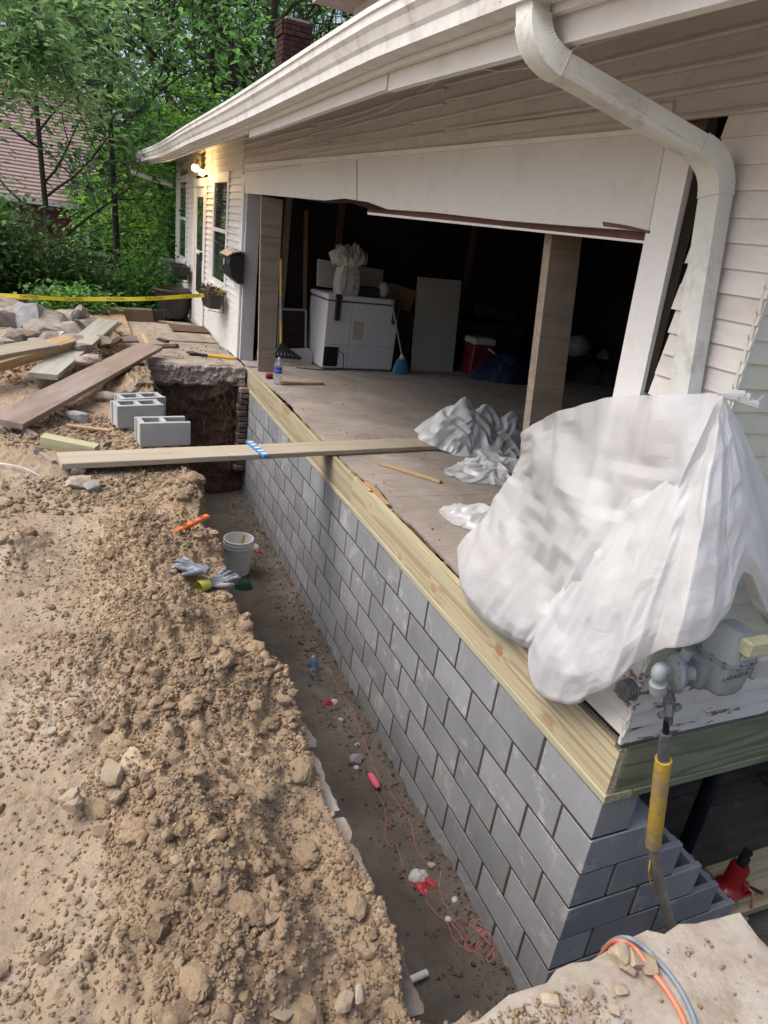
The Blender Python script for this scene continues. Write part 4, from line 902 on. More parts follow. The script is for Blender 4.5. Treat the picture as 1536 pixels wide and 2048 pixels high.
# ------------------------------------------------------------------ temporary posts
p = [at(523, 392, y=6.72), at(566, 400, y=6.72), at(548, 750, y=6.72), at(516, 748, y=6.72)]; p[2].z = p[3].z = .264
o = MB().prism(p, (0, .05, 0)).build('temporary_post', 'post_wood'); tag(o, 'wide grey weathered plank post at the far garage jamb', 'post')
t0, t1 = at(1105, 463, y=1.28), at(1165, 470, y=1.28); b0, b1_ = at(1060, 840, y=1.28), at(1120, 840, y=1.28)
def ext(a, b, z): return a + (b - a) * ((z - a.z) / (b.z - a.z))
pl = [ext(t0, b0, 2.34), ext(t1, b1_, 2.34), ext(t1, b1_, .264), ext(t0, b0, .264)]
o = MB().prism(pl, (0, .055, 0)).build('temporary_post', 'post_wood'); tag(o, 'tall brown lumber post standing behind the plastic sheet under the lintel', 'post')

# ------------------------------------------------------------------ plank bridge and timber
def plank(name, label, a, b, wd, th, mat, cat='plank', group=None, roll=0.0, segs=10, rough=.004):
    up = Vector((0, 0, 1)); d = (Vector(b) - Vector(a)).normalized(); up = Matrix.Rotation(roll, 3, d) @ up
    return tag(board(name, a, b, wd, th, mat, None, up, .004, rough, segs), label, cat, group)
bz = .30
A = (at(115, 905, z=bz) + at(122, 935, z=bz)) / 2; B = (at(845, 876, z=bz) + at(845, 895, z=bz)) / 2; B = A + (B - A) * 1.12
A.z = .293; B.z = .288
plank('plank', 'long pale plank bridging the trench from bank to garage floor', A, B, .25, .042, 'scaffold', segs=20)
bd = (B - A).normalized()
lvl = thing('spirit_level', 'blue and white spirit level lying across the bridge plank', 'spirit level', at(517, 898, z=.315))
la, lb = at(497, 884, z=.32), at(533, 914, z=.32); la.z = lb.z = .3235
board('level_body', la, lb, .050, .024, 'blue_level', lvl)
for k, t_ in enumerate((.12, .3, .5, .7, .88)): board('level_window', la.lerp(lb, t_ - .045) + Vector((0, 0, .0125)), la.lerp(lb, t_ + .045) + Vector((0, 0, .0125)), .042, .003, 'level_white', lvl)
plank('plank', 'wide brown plywood faced board lying across the soil heap', at(8, 846, z=.36), at(303, 692, z=.40), .27, .045, 'brown_panel', roll=.10, segs=14)
plank('plank', 'grey green weathered plank propped up on the rubble', at(86, 752, z=.36), at(217, 643, z=.50), .26, .05, 'grey_plank', roll=.03, segs=12)
plank('plank', 'thick tan beam with a grey end lying against the rubble pile', at(-60, 742, z=.44), at(138, 684, z=.50), .16, .10, 'fresh', roll=.25, segs=10)
plank('plank', 'wide grey and tan board lying behind the thick beam', at(-60, 716, z=.52), at(98, 688, z=.52), .24, .05, 'scaffold', roll=.1, segs=10)
plank('timber_offcut', 'short pale green timber offcut lying on the bank', at(86, 880, z=.32), at(194, 902, z=.28), .10, .085, 'pale_timber', 'timber', segs=3, rough=.003)
plank('wood_strip', 'thin split pale wood strip lying near the grey blocks', at(135, 850, z=.27), at(222, 862, z=.27), .035, .02, 'fresh', 'wood strip', segs=6, rough=.008)
plank('wood_strip', 'dark root stained stick half buried at the edge of the bank', at(-5, 850, z=.27), at(108, 925, z=.26), .035, .03, 'weathered', 'wood strip', segs=8, rough=.012)
scr = [((200, 690), (240, 650), .05, 'weathered'), ((205, 700), (225, 672), .08, 'fresh'), ((228, 660), (250, 680), .05, 'brown_panel'), ((215, 702), (240, 690), .07, 'rotten'), ((240, 690), (275, 690), .08, 'brown_panel'), ((286, 678), (298, 694), .05, 'fresh'), ((310, 700), (355, 708), .07, 'rotten'), ((150, 718), (200, 712), .07, 'brown_panel'), ((318, 690), (335, 694), .06, 'rotten')]
for (a, b, wd, mt) in scr:
    p, q = at(*a, z=.33), at(*b, z=.33); p.z += .08 * random.random(); q.z += .12 * random.random()
    plank('wood_scrap', 'broken wood scrap lying among the rubble beside the planks', p, q, wd, .035, mt, 'wood scrap', 'wood scraps in the rubble', roll=random.gauss(0, .4), segs=5, rough=.015)
# ------------------------------------------------------------------ blocks on the bank
def loose_block(label, a, b, zc, notch=False):
    # a, b: pixels of lower front corners
    p, q = at(*a, z=zc), at(*b, z=zc); d = (q - p); d.z = 0; d.normalize(); nrm = Vector((-d.y, d.x, 0))
    mb_ = MB(); L, D, Hh, t = .39, .19, .19, .034
    mb_.box((0, -D / 2 + t / 2, 0), (L, t, Hh), .004); mb_.box((0, D / 2 - t / 2, 0), (L, t, Hh), .004)
    for x in (-L / 2 + t / 2 + .01, 0, L / 2 - t / 2 - .01):
        if notch and x > 0: mb_.box((x, 0, -.05), (t, D - 2 * t + .002, Hh - .1)); continue
        mb_.box((x, 0, -.001), (t, D - 2 * t + .002, Hh - .003))
    m_ = Matrix((d, nrm, Vector((0, 0, 1)))).transposed().to_4x4(); m_.translation = (p + q) / 2 + nrm * D / 2 + Vector((0, 0, Hh / 2))
    return tag(mb_.build('concrete_block', 'block_pale', None, False, m_), label, 'block')
loose_block('pale grey hollow block lying on the bank beside its twin', (227, 858), (336, 852), .245)
loose_block('pale grey hollow block behind another block at the soil edge', (233, 842), (342, 835), .24)
loose_block('pale grey hollow block with a notched end beside the bridge plank', (269, 895), (391, 890), .245, True)
# ------------------------------------------------------------------ rubble
def rock(u, v, z, s, mat, label, cat='rubble', group=None, flat=(1, .8, .6), dz=0.0):
    p = at(u, v, z=z); p.z += dz; me = rock_mesh('rubble_chunk', s * 1.0, 3, cuts=8, flat=(flat[0], flat[1], flat[2] * (.6 + .5 * random.random())))
    o = ob('rubble_chunk', me, mat, None, Matrix.Translation(p) @ Matrix.Rotation(random.random() * 6, 4, 'Z') @ Matrix.Rotation(random.gauss(0, .35), 4, 'X')); return tag(o, label, cat, group)
for (u, v, s, mt) in [(15, 645, .30, 'rubble'), (45, 640, .28, 'rubble'), (60, 652, .30, 'rubble_dark'), (85, 662, .24, 'rubble'), (50, 632, .22, 'rubble'), (78, 634, .18, 'rubble'), (20, 680, .20, 'rubble'), (2, 690, .18, 'rubble'), (130, 640, .30, 'rubble'), (160, 645, .26, 'rubble'), (112, 655, .28, 'rubble'), (140, 662, .24, 'rubble'), (180, 652, .20, 'rubble'), (105, 680, .16, 'rubble'), (128, 676, .14, 'rubble'), (150, 685, .15, 'rubble'), (30, 625, .26, 'rubble'), (5, 628, .28, 'rubble'), (70, 690, .12, 'rubble_dark'), (55, 672, .18, 'rubble'), (160, 700, .12, 'rubble'), (186, 718, .13, 'broken_concrete'), (168, 722, .10, 'broken_concrete'), (210, 684, .12, 'rubble')]:
    rock(u, v, .42, s, mt, 'broken pale concrete chunk in the rubble pile beyond the planks', 'rubble', 'concrete chunks in the rubble pile')
for (u, v, s, mt, lb) in [(160, 836, .10, 'rubble_dark', 'grey stone lying behind the split wood strip'), (212, 795, .13, 'rubble', 'upright broken concrete lump leaning on the grey blocks'), (210, 890, .05, 'rubble', 'small pale stone beside the timber offcut'), (75, 908, .06, 'rubble', 'white stone beside the buried stick'), (60, 875, .09, 'broken_concrete', 'flat cracked stone near the pale timber offcut'), (160, 938, .07, 'rubble', 'half buried white stone just under the bridge plank'), (158, 966, .08, 'rubble', 'white stone stained black on one side'), (182, 972, .05, 'rubble_dark', 'black charred lump beside the white stone'), (252, 798, .09, 'clod', 'round brown soil lump behind the grey blocks')]:
    rock(u, v, .25, s, mt if mt != 'clod' else 'mat_brown', lb, 'stone')
for (u, v, s) in [(265, 1535, .055), (225, 1560, .05), (495, 1625, .06), (415, 1995, .05), (520, 1845, .035), (590, 1835, .03), (460, 1920, .045), (105, 1470, .02), (100, 1128, .02), (235, 1600, .03), (150, 1612, .03), (205, 1195, .022), (720, 2000, .025), (690, 2010, .025), (140, 1600, .03), (560, 2030, .03)]:
    rock(u, v, .30, s, 'stone', 'small pale stone lying in the loose tan soil', 'stone', 'pale stones in the spoil heap', dz=.012)
# thin broken paving showing under the soil along the lip of the dig
yy0 = -.58
for k, L in enumerate((.36, .29, .31, .26)):
    ya, yb = yy0 + .004, yy0 + L; yy0 += L + .008; ex0 = lambda q: float(edge_x(np.array([q]))[0]); jut = (.030, .034, .028, .042)[k]
    poly = [(ex0(ya) - .16, ya), (ex0(ya) + jut - .004, ya)] + [(ex0(q) + jut + random.gauss(0, .004), q) for q in np.linspace(ya + .03, yb - .03, 7)] + [(ex0(yb) + jut - .006, yb), (ex0(yb) - .16, yb)]
    o = slab_poly('paving_fragment', poly, .11, .178 + .006 * random.random(), 'rubble', .010, None, top_noise=.004)
    o.data.transform(Matrix.Identity(4)); tag(o, 'broken pale paving edge showing at the lip of the trench', 'paving', 'broken paving along the trench lip')

# ------------------------------------------------------------------ trench things
def tz(u, v, dz=0.0): p = at(u, v, z=TZ + dz); p.z = ground_z(p.x, p.y); return p
bk = at(474, 1142, z=TZ + .02); bk.z = ground_z(bk.x, bk.y) + .0
bkt = thing('bucket', 'white plastic bucket standing on the trench floor', 'bucket', bk)
MB().lathe([(.001, .006), (.118, .006), (.122, .01), (.142, .30), (.150, .30), (.150, .315), (.144, .318), (.144, .335), (.152, .337), (.152, .352), (.145, .352), (.145, .368), (.1495, .370), (.1495, .384), (.138, .386), (.134, .37), (.128, .20), (.114, .02), (.001, .018)], bk, 40).build('bucket_body', 'bucket_white', bkt, 35)
MB().tube([bk + Vector((.152 * math.cos(a), .152 * math.sin(a) - .02, .318 - .10 * math.sin((a - PI) ) ** 2 * 1.0)) for a in np.linspace(PI + .1, 2 * PI - .1, 18)], .003, 6).build('bail_handle', 'galv', bkt)
hm = MB().tube([bk + Vector((.0, .02, .05)), bk + Vector((.065, .03, .40))], [.016, .013], 10).build('wooden_stick', 'handle_yellow'); tag(hm, 'yellow wooden stick standing in the white bucket', 'stick')
def crumple(name, mat, c, rx, ry, hgt, n=26, seed=0, amp=.5, rot=0):
    a = np.linspace(-1, 1, n); X, Y = np.meshgrid(a, a, indexing='ij'); r = np.sqrt(X * X + Y * Y); k = np.maximum(np.abs(X), np.abs(Y)) / np.maximum(r, 1e-6); X, Y = X * k, Y * k; r = np.clip(np.sqrt(X * X + Y * Y), 0, 1)
    s = seed * 3.1; f = 0
    for i in range(5): th = s + i * 2.4; f = f + tri((X * math.cos(th) + Y * math.sin(th)) * (1.1 + .7 * i) + .6 * fbm(X * 2 + s, Y * 2 + i, 2) + i * .37) / (1 + .45 * i)
    f = f / 2.6; Z = hgt * ((1 - r ** 2.2) * (1 - amp) + amp * f * (1 - r ** 5)) + .0015
    rr = 1 + .22 * fbm(np.cos(np.arctan2(Y, X)) * 1.8 + s + 20, np.sin(np.arctan2(Y, X)) * 1.8 + s, 3); X, Y = X * rr * rx, Y * rr * ry
    P = np.stack([X * math.cos(rot) - Y * math.sin(rot) + c[0], X * math.sin(rot) + Y * math.cos(rot) + c[1], Z + c[2]], -1)
    return grid_mesh(name, P, False)
def litter(u, v, rx, ry, h, mat, label, seed, cat='wrapper', rot=0.0):
    p = tz(u, v); o = ob('wrapper', crumple('wrapper', mat, (0, 0, 0), rx, ry, h, 18, seed, .7, rot), mat, None, Matrix.Translation(p)); return tag(o, label, cat)
litter(652, 1408, .055, .03, .03, 'red_foil', 'red snack wrapper lying mid trench', 1); litter(668, 1404, .03, .03, .025, 'pale_foil', 'silver wrapper scrap touching the red wrapper mid trench', 2)
w1 = litter(836, 1752, .06, .05, .035, 'pale_foil', 'pale silver snack bag beside the pink string', 3); litter(846, 1776, .035, .055, .02, 'red_foil', 'red snack wrapper under the silver snack bag', 4, rot=.5); litter(862, 1770, .02, .05, .02, 'red_foil', 'narrow red wrapper strip beside the silver snack bag', 9, rot=.4)
litter(510, 1095, .05, .06, .05, 'pale_foil', 'crumpled pale plastic bag behind the white bucket', 5); litter(516, 1104, .04, .03, .03, 'red_foil', 'small red printed wrapper behind the white bucket', 6)
for (u, v) in [(681, 1440), (714, 1491), (712, 1534), (896, 1842), (908, 1808)]: litter(u, v, .02, .018, .012, 'pale_foil', 'tiny white scrap of litter on the trench floor', u, 'scrap')['group'] = 'litter scraps in the trench'
rk = tz(712, 1522); tag(ob('rubble_chunk', rock_mesh('rubble_chunk', .065, 3, flat=(1, .7, .5)), 'rubble_dark', None, Matrix.Translation(rk + Vector((0, 0, .015)))), 'flat grey stone on the trench floor near the pink spool', 'stone')
rk = tz(860, 1738); tag(ob('rubble_chunk', rock_mesh('rubble_chunk', .03, 2, flat=(1, .6, .5)), 'rubble', None, Matrix.Translation(rk + Vector((0, 0, .015)))), 'small grey stone holding down the pink string', 'stone')
def bottle(p, axis, label, hh=.21, r=.033, lab=True):
    b = thing('water_bottle', label, 'bottle', p); q = Vector((0, 0, 1)).rotation_difference(Vector(axis)).to_matrix()
    pr = [(.001, .004), (.026, 0), (r, .008), (r, .05), (r * .93, .056), (r, .062), (r, .085), (r * .96, .09), (r * .96, .135), (r, .14), (r * .9, .16), (.014, .19), (.0125, .192), (.0125, .2)]
    MB().lathe([(a, z_ * hh / .21) for a, z_ in pr], p, 20, q).build('bottle_body', 'clear_plastic', b, 40)
    MB().lathe([(.0145, .197 * hh / .21), (.0145, .212 * hh / .21), (.001, .2125 * hh / .21)], p, 16, q).build('cap', 'bottle_cap', b, 40)
    if lab: MB().lathe([(r * .975, .088 * hh / .21), (r * .975, .137 * hh / .21)], p, 20, q).build('bottle_label', 'bottle_label', b, 40)
    return b
bp = at(555, 768, z=.264); bot = bottle(bp, (0, 0, 1), 'clear water bottle with blue label standing on the garage floor', .30, .045)
cdir = Vector((CC[0] - bp.x, CC[1] - bp.y, 0)).normalized(); rgt = Vector((-cdir.y, cdir.x, 0))
text('Aquafina', .022, 'bottle_cap', bot, bp + cdir * .0455 + Vector((0, 0, .16)), rgt, (0, 0, 1))
lp = tz(627, 1352); bottle(lp + Vector((0, 0, .033)), (at(626, 1320, z=TZ) - lp).normalized() * 1.0 + Vector((0, 0, .02)), 'crushed clear water bottle lying on the trench floor', .21, .033)
# mason line: spool and strings
sp = tz(747, 1568); sdv = (at(757, 1582, z=TZ) - at(738, 1552, z=TZ)).normalized(); sdv.z = 0
spl = thing('line_spool', 'bright pink spool of mason line lying in the trench', 'spool', sp)
q = Vector((0, 0, 1)).rotation_difference(sdv).to_matrix()
MB().lathe([(.001, -.07), (.012, -.07), (.019, -.055), (.023, -.03), (.0245, 0), (.023, .03), (.019, .055), (.012, .066)], sp + Vector((0, 0, .024)), 22, q).build('wound_line', 'pink_spool', spl, True)
MB().lathe([(.008, -.075), (.008, .076), (.006, .076), (.006, -.075)], sp + Vector((0, 0, .024)), 12, q).build('core', 'black_plastic', spl)
def string(name, px, label, r=.0016, mat='pink_string', cat='string', lift=.004, close=False):
    pts = []
    P = [tz(u, v) + Vector((0, 0, lift)) for u, v in px]
    for i in range(len(P) - 1):   # catmull-rom
        a, b, c, d = P[max(i - 1, 0)], P[i], P[i + 1], P[min(i + 2, len(P) - 1)]
        for t in np.linspace(0, 1, 6, endpoint=False): pts.append(.5 * ((2 * b) + (c - a) * t + (2 * a - 5 * b + 4 * c - d) * t * t + (3 * b - a - 3 * c + d) * t ** 3))
    pts.append(P[-1])
    for q_ in pts: q_.z = max(q_.z, ground_z(q_.x, q_.y) + lift)
    return tag(MB().tube(pts, r, 5).build(name, mat, None, True), label, cat)
string('mason_line', [(520, 1100), (545, 1130), (575, 1175), (600, 1240), (640, 1310), (678, 1380), (700, 1420), (730, 1490), (757, 1556), (790, 1602), (818, 1645), (832, 1700), (852, 1732)], 'long taut pink line along the foot of the block wall')
string('mason_line', [(752, 1583), (768, 1612), (772, 1640), (770, 1672), (780, 1695), (792, 1690), (803, 1720), (808, 1750), (828, 1772)], 'wavy pink line trailing from the pink spool')
loops = [(880, 1750), (879, 1790), (905, 1840), (930, 1870)]
string('mason_line', [(850, 1800), (870, 1830), (893, 1850), (905, 1875), (925, 1895), (950, 1908), (975, 1918), (985, 1900), (975, 1880), (950, 1872), (930, 1885), (935, 1905), (955, 1900), (965, 1875), (945, 1862), (955, 1850), (968, 1862), (960, 1885), (940, 1900), (915, 1865), (903, 1850), (920, 1845), (940, 1860), (960, 1880), (985, 1915), (978, 1928), (972, 1920), (980, 1910)], 'tangled heap of pink line at the corner of the trench', .0019)
string('mason_line', loops, 'short pink line between the silver bag and the tangle')
string('tree_root', [(505, 1262), (517, 1252), (530, 1246), (546, 1243)], 'pale bent root sticking out of the trench bank', .005, 'root', 'root', .25)
string('tree_root', [(530, 1290), (548, 1292), (558, 1306), (562, 1320)], 'thin forked root hanging over the trench edge', .005, 'root', 'root', .2)
pv = tz(833, 1960); tag(MB().tube([pv + Vector((-.05, -.005, .03)), pv + Vector((.02, .0, .03)), pv + Vector((.055, .003, .03))], .018, 14).build('pipe_stub', 'white_pvc', None, 40), 'short white plastic pipe stub in the near end of the trench', 'pipe')
gn = at(497, 1215, z=-.9); tag(ob('green_net', crumple('green_net', 'green_net', (0, 0, 0), .09, .07, .10, 20, 8, .6), 'green_net', None, Matrix.Translation(tz(488, 1175))), 'crumpled dark green netting beside the white bucket', 'netting')

# ------------------------------------------------------------------ things on the bank
def gz(u, v, z=.30, it=6):
    p = at(u, v, z=z)
    for _ in range(it): p = at(u, v, z=ground_z(p.x, p.y))
    return p
ol = gz(352, 1073); ol2 = gz(414, 1066); gmx = max(ground_z(*(ol.lerp(ol2, k / 8).xy)) for k in range(9)); ol.z = gmx + .012; ol2.z = gmx + .012
og = thing('string_level', 'orange plastic level lying on the bank above the bucket', 'level', ol)
board('level_body', ol, ol2, .032, .022, 'orange_plastic', og, segs=4, rough=.003)
for t_ in (.25, .55, .8): board('level_window', ol.lerp(ol2, t_ - .07) + Vector((0, 0, .0115)), ol.lerp(ol2, t_ + .07) + Vector((0, 0, .0115)), .016, .003, 'brick', og)
def glove(label, u, v, ang, curl, cuff=True, flip=1, dz=.0):
    p = gz(u, v); p.z += dz; g = thing('work_glove', label, 'glove', p); Rm = rotz(ang)
    def T(x, y, z_): return p + Rm @ Vector((x, y * flip, z_))
    bm = MB()
    def sk(pts, rs):
        bm.tube([T(*q_) for q_ in pts], rs, 9)
    # palm as flattened loft
    palm = MB(); rows = []
    for i, (x, w_, h_) in enumerate([(-.055, .030, .012), (-.03, .034, .016), (0, .042, .018), (.03, .046, .017), (.05, .044, .013)]):
        rows.append([T(x, w_ * math.cos(a), .014 + h_ * math.sin(a)) for a in np.linspace(0, 2 * PI, 14, endpoint=False)])
    v_ = [q_ for r_ in rows for q_ in r_]; f_ = [(i * 14 + j, i * 14 + (j + 1) % 14, (i + 1) * 14 + (j + 1) % 14, (i + 1) * 14 + j) for i in range(4) for j in range(14)] + [tuple(range(13, -1, -1)), tuple(range(56, 70))]
    bm.add(v_, f_)
    for k, (yy, L_) in enumerate([(-.033, .062), (-.011, .078), (.011, .082), (.033, .072)]):
        c = curl * (1 + .4 * math.sin(k * 2.2)); x0 = .040
        sk([(x0 - .01, yy, .014), (x0 + L_ * .4, yy * 1.25, .016 + .012 * c), (x0 + L_ * .75, yy * 1.45, .014 + .022 * c), (x0 + L_, yy * 1.55, .010 + .014 * c), (x0 + L_ + .008, yy * 1.56, .009 + .012 * c)], [.0115, .0115, .0108, .0095, .004])
    sk([(-.03, .028, .016), (-.005, .055, .018), (.02, .072, .018), (.042, .080, .014), (.048, .082, .013)], [.013, .0125, .0118, .010, .004])
    bm.build('palm_and_fingers', 'glove_grey', g, 60)
    if cuff: MB().tube([T(-.05, 0, .016), T(-.075, 0, .02), (T(-.12, .004, .024))], [.027, .028, .032], 12, False).build('cuff', 'glove_cuff', g, True)
glove('grey work glove lying fingers up on the soil heap', 395, 1148, R_(150), .8, False, 1, .015)
glove('grey work glove with a yellow cuff lying at the heap edge', 432, 1172, R_(30), .5, True, -1, .012)
tag(MB().tube([gz(-10, 932, .25) + Vector((0, 0, .02)), gz(20, 938, .25) + Vector((0, 0, .03)), gz(50, 945, .25) + Vector((0, 0, .03)), gz(80, 954, .25) + Vector((0, 0, .012))], [.006, .006, .005, .002], 6).build('metal_strip', 'white_metal'), 'thin curved white metal strip lying on the packed soil', 'metal strip')
pb_ = MB()
for k in range(5): pb_.tube([gz(250 + 6 * k, 795 - k * 3, .27) + Vector((0, 0, .02)), gz(275, 778 - k * 2, .27) + Vector((0, 0, .06)), gz(305, 778 - k, .27) + Vector((0, 0, .055)), gz(322 - k, 788, .27) + Vector((0, 0, .015))], .012, 5)
tag(pb_.build('plastic_scrap', 'rubble'), 'folded grey plastic strip lying behind the grey blocks', 'scrap')
gp = gz(318, 1095); tag(ob('wood_scrap', rock_mesh('wood_scrap', .05, 2, flat=(1, .6, .35)), 'fresh', None, Matrix.Translation(gp + Vector((0, 0, .02)))), 'splintered orange wood chunk beside the gloves', 'wood scrap')
for i, (px, lb) in enumerate([([(295, 925), (288, 955), (262, 965), (250, 975)], 'thin curled root dangling under the bridge plank'), ([(180, 932), (188, 945), (194, 952)], 'short pale root under the bridge plank end'), ([(150, 870), (170, 862), (195, 868)], 'thin bent root beside the split wood strip')]):
    tag(MB().tube([gz(u, v, .27) + Vector((0, 0, .02)) for u, v in px], .005, 5).build('tree_root', 'root', None, True), lb, 'root')
# cords over the near slab
def cord(px, mat, label, r=.007, z=.31):
    P = [at(u, v, z=zz) for (u, v, zz) in px]; pts = []
    for i in range(len(P) - 1):
        a, b, c, d = P[max(i - 1, 0)], P[i], P[i + 1], P[min(i + 2, len(P) - 1)]
        for t in np.linspace(0, 1, 8, endpoint=False): pts.append(.5 * ((2 * b) + (c - a) * t + (2 * a - 5 * b + 4 * c - d) * t * t + (3 * b - a - 3 * c + d) * t ** 3))
    return tag(MB().tube(pts + [P[-1]], r, 8).build('cord', mat, None, True), label, 'cord')
cord([(1190, 1930, .05), (1216, 1892, .22), (1240, 1882, .315), (1270, 1897, .312), (1300, 1938, .309), (1330, 1975, .309), (1362, 2028, .309), (1375, 2070, .309), (1380, 2120, .309)], 'orange_cord', 'orange cord running over the concrete slab edge')
cord([(1205, 1900, .10), (1228, 1880, .25), (1256, 1876, .316), (1288, 1895, .312), (1325, 1932, .309), (1358, 1975, .309), (1385, 2030, .309), (1395, 2070, .309), (1402, 2120, .309)], 'grey_cord', 'blue grey cord beside the orange cord on the slab', .0065)
for (u, v, s) in [(1245, 1915, .035), (1270, 1925, .028), (1300, 1930, .03), (1255, 1940, .02), (1240, 1978, .016), (1170, 1985, .02), (1100, 2000, .02), (1225, 2020, .018), ]:
    rock(u, v, .306, s, 'stone', 'small dirt lump lying on the concrete slab by the cords', 'dirt lump', 'lumps on the concrete slab', dz=s * .2)
# ------------------------------------------------------------------ gas riser, regulator and meter
gm_ = thing('gas_meter', 'grey gas meter with regulator and yellow sleeved riser on the peeling siding', 'gas meter', (.2, -.10, -.9))
def Gp(u, v, y=-.10): return at(u, v, y=y)
MB().tube([Gp(1340, 1368), Gp(1338, 1385), Gp(1336, 1440)], .013, 12).build('pipe', 'galv', gm_, 40)
un2 = MB()
for (v0, v1, r) in [(1390, 1398, .019), (1398, 1412, .024), (1412, 1420, .019), (1428, 1446, .017)]: un2.tube([Gp(1339 - (v0 - 1390) * .03, v0), Gp(1339 - (v1 - 1390) * .03, v1)], r, 6)
un2.build('union', 'galv', gm_)
vlv = MB().tube([Gp(1318, 1432), Gp(1360, 1412)], .013, 8); vlv.tube([Gp(1338, 1408, -.12), Gp(1338, 1432, -.135)], .012, 6); vlv.build('valve', 'galv', gm_)
MB().tube([Gp(1334, 1440), Gp(1331, 1465)], .0125, 10).build('pipe', 'black_steel', gm_)
wr = MB()
for k in range(4): wr.tube([Gp(1331 + 12 * math.cos(a), 1470 + k * 3 + 4 * math.sin(a), -.10 - .012 * math.sin(a)) for a in np.linspace(0, 2 * PI, 10)], .0022, 5)
wr.build('wire_wrap', 'root', gm_)
MB().tube([Gp(1331, 1466), Gp(1326, 1515), Gp(1324, 1530)], [.0215, .0215, .0215], 14).build('riser_pipe', 'galv', gm_, 40)
s0, s1 = Gp(1327, 1518), Gp(1306, 1690)
mb = MB(); sl = (s1 - s0); q = Vector((0, 0, 1)).rotation_difference(sl.normalized()).to_matrix(); Ls = sl.length
mb.lathe([(.0225, 0), (.031, 0), (.031, Ls), (.0225, Ls), (.0225, 0)], s0, 24, q).build('yellow_sleeve', 'yellow_pipe', gm_, 40)
MB().tube([Gp(1310, 1680), Gp(1308, 1700), Gp(1312, 1740), Gp(1324, 1785), Gp(1336, 1830), Gp(1350, 1880), Gp(1370, 1960)], [.0225, .0225, .023, .0235, .024, .024, .024], 14).build('buried_pipe', 'grey_pipe', gm_, True)
MB().tube([Gp(1300, 1722), Gp(1297, 1745), Gp(1302, 1770), Gp(1312, 1790)], .003, 6).build('tracer_wire', 'tool_yellow', gm_, True)
# regulator: dish with flange on its side, bent inlet
rc = Gp(1352, 1345, -.10); ax = Vector((.86, -.45, .12)).normalized(); q = Vector((0, 0, 1)).rotation_difference(ax).to_matrix()
MB().lathe([(.001, -.028), (.040, -.028), (.058, -.018), (.066, -.008), (.072, -.006), (.072, -.001), (.070, .0), (.072, .001), (.072, .007), (.064, .010), (.05, .026), (.028, .034), (.026, .06), (.001, .062)], rc, 30, q).build('regulator_dish', 'meter_grey', gm_, 35)
fb = MB()
for k in range(8): a = k * PI / 4; c = rc + q @ Vector((.066 * math.cos(a), .066 * math.sin(a), 0)); fb.tube([c - ax * .012, c + ax * .012], .005, 6)
fb.build('flange_bolts', 'galv', gm_)
MB().tube(bend(Gp(1350, 1340, -.10), Gp(1318, 1338, -.13), Gp(1316, 1378, -.13), .03, 8), .026, 16).build('inlet_elbow', 'meter_grey', gm_, 40)
MB().tube([Gp(1316, 1366, -.13), Gp(1316, 1382, -.13)], .029, 16).build('inlet_collar', 'meter_grey', gm_, 40)
MB().tube([Gp(1345, 1360), Gp(1341, 1372)], .028, 16).build('outlet_collar', 'meter_grey', gm_, 40)
MB().tube([Gp(1366, 1318), Gp(1376, 1300)], .02, 10).build('vent_cap', 'meter_grey', gm_, 40)
# meter case: two stamped halves
def case(name, cu, cv, wd, hh, dp, y, taper, n=22):
    c = at(cu, cv, y=y); mb_ = MB(); rows = [(0, .62), (.06, .80), (.16, .90), (.5, .97), (.86, 1.0), (.90, 1.10), (.935, 1.10), (.94, 1.0)]
    v = []; f = []
    for (t, s) in rows:
        for j in range(n):
            a = 2 * PI * j / n; ca, sa = math.cos(a), math.sin(a); p = 4.0; r = (abs(ca) ** p + abs(sa) ** p) ** (-1 / p)
            v.append(c + Vector((ca * r * wd / 2 * s, sa * r * dp / 2 * s, -hh / 2 + hh * t)))
    for i in range(len(rows) - 1):
        for j in range(n): f.append((i * n + j, i * n + (j + 1) % n, (i + 1) * n + (j + 1) % n, (i + 1) * n + j))
    f += [tuple(range(n - 1, -1, -1)), tuple(range((len(rows) - 1) * n, len(rows) * n))]
    mb_.add(v, f); return mb_.build(name, 'meter_grey', gm_, 35), c
_, c1 = case('meter_bowl', 1443, 1338, .150, .155, .15, -.13, 1)
case('side_chamber', 1393, 1335, .085, .13, .12, -.08, 1)
cu_ = MB(); n = 20; v = []; f = []
for (t, s, sy) in [(0, 1.0, 1.0), (.5, .92, .92), (.8, .75, .8), (1, .5, .6)]:
    for j in range(n):
        a = 2 * PI * j / n; ca, sa = math.cos(a), math.sin(a); r = (abs(ca) ** 4 + abs(sa) ** 4) ** -.25; v.append(c1 + Vector((ca * r * .078 * s, sa * r * .078 * sy, .070 + .11 * t)))
for i in range(3):
    for j in range(n): f.append((i * n + j, i * n + (j + 1) % n, (i + 1) * n + (j + 1) % n, (i + 1) * n + j))
f.append(tuple(range(3 * n, 4 * n))); cu_.add(v, f); cu_.build('meter_cover', 'meter_grey', gm_, 40)
md = MB().box(at(1512, 1292, y=-.21), (.12, .05, .06), .008).build('index_box', 'glove_cuff' if False else 'pale_timber', gm_)
MB().box(at(1520, 1330, y=-.12), (.10, .05, .10), .01).build('bracket', 'white_board', gm_)
mbt = MB()
for k in range(10): a = k * 2 * PI / 10; ca, sa = math.cos(a), math.sin(a); r = (abs(ca) ** 4 + abs(sa) ** 4) ** -.25; c_ = c1 + Vector((ca * r * .079, sa * r * .079, .062)); mbt.tube([c_ + Vector((0, 0, -.012)), c_ + Vector((0, 0, .014))], .0055, 6)
mbt.build('case_bolts', 'galv', gm_); MB().box(c1 + Vector((.0, -.0775, .115)), (.07, .006, .045), .004).build('dial_plate', 'white_board', gm_)
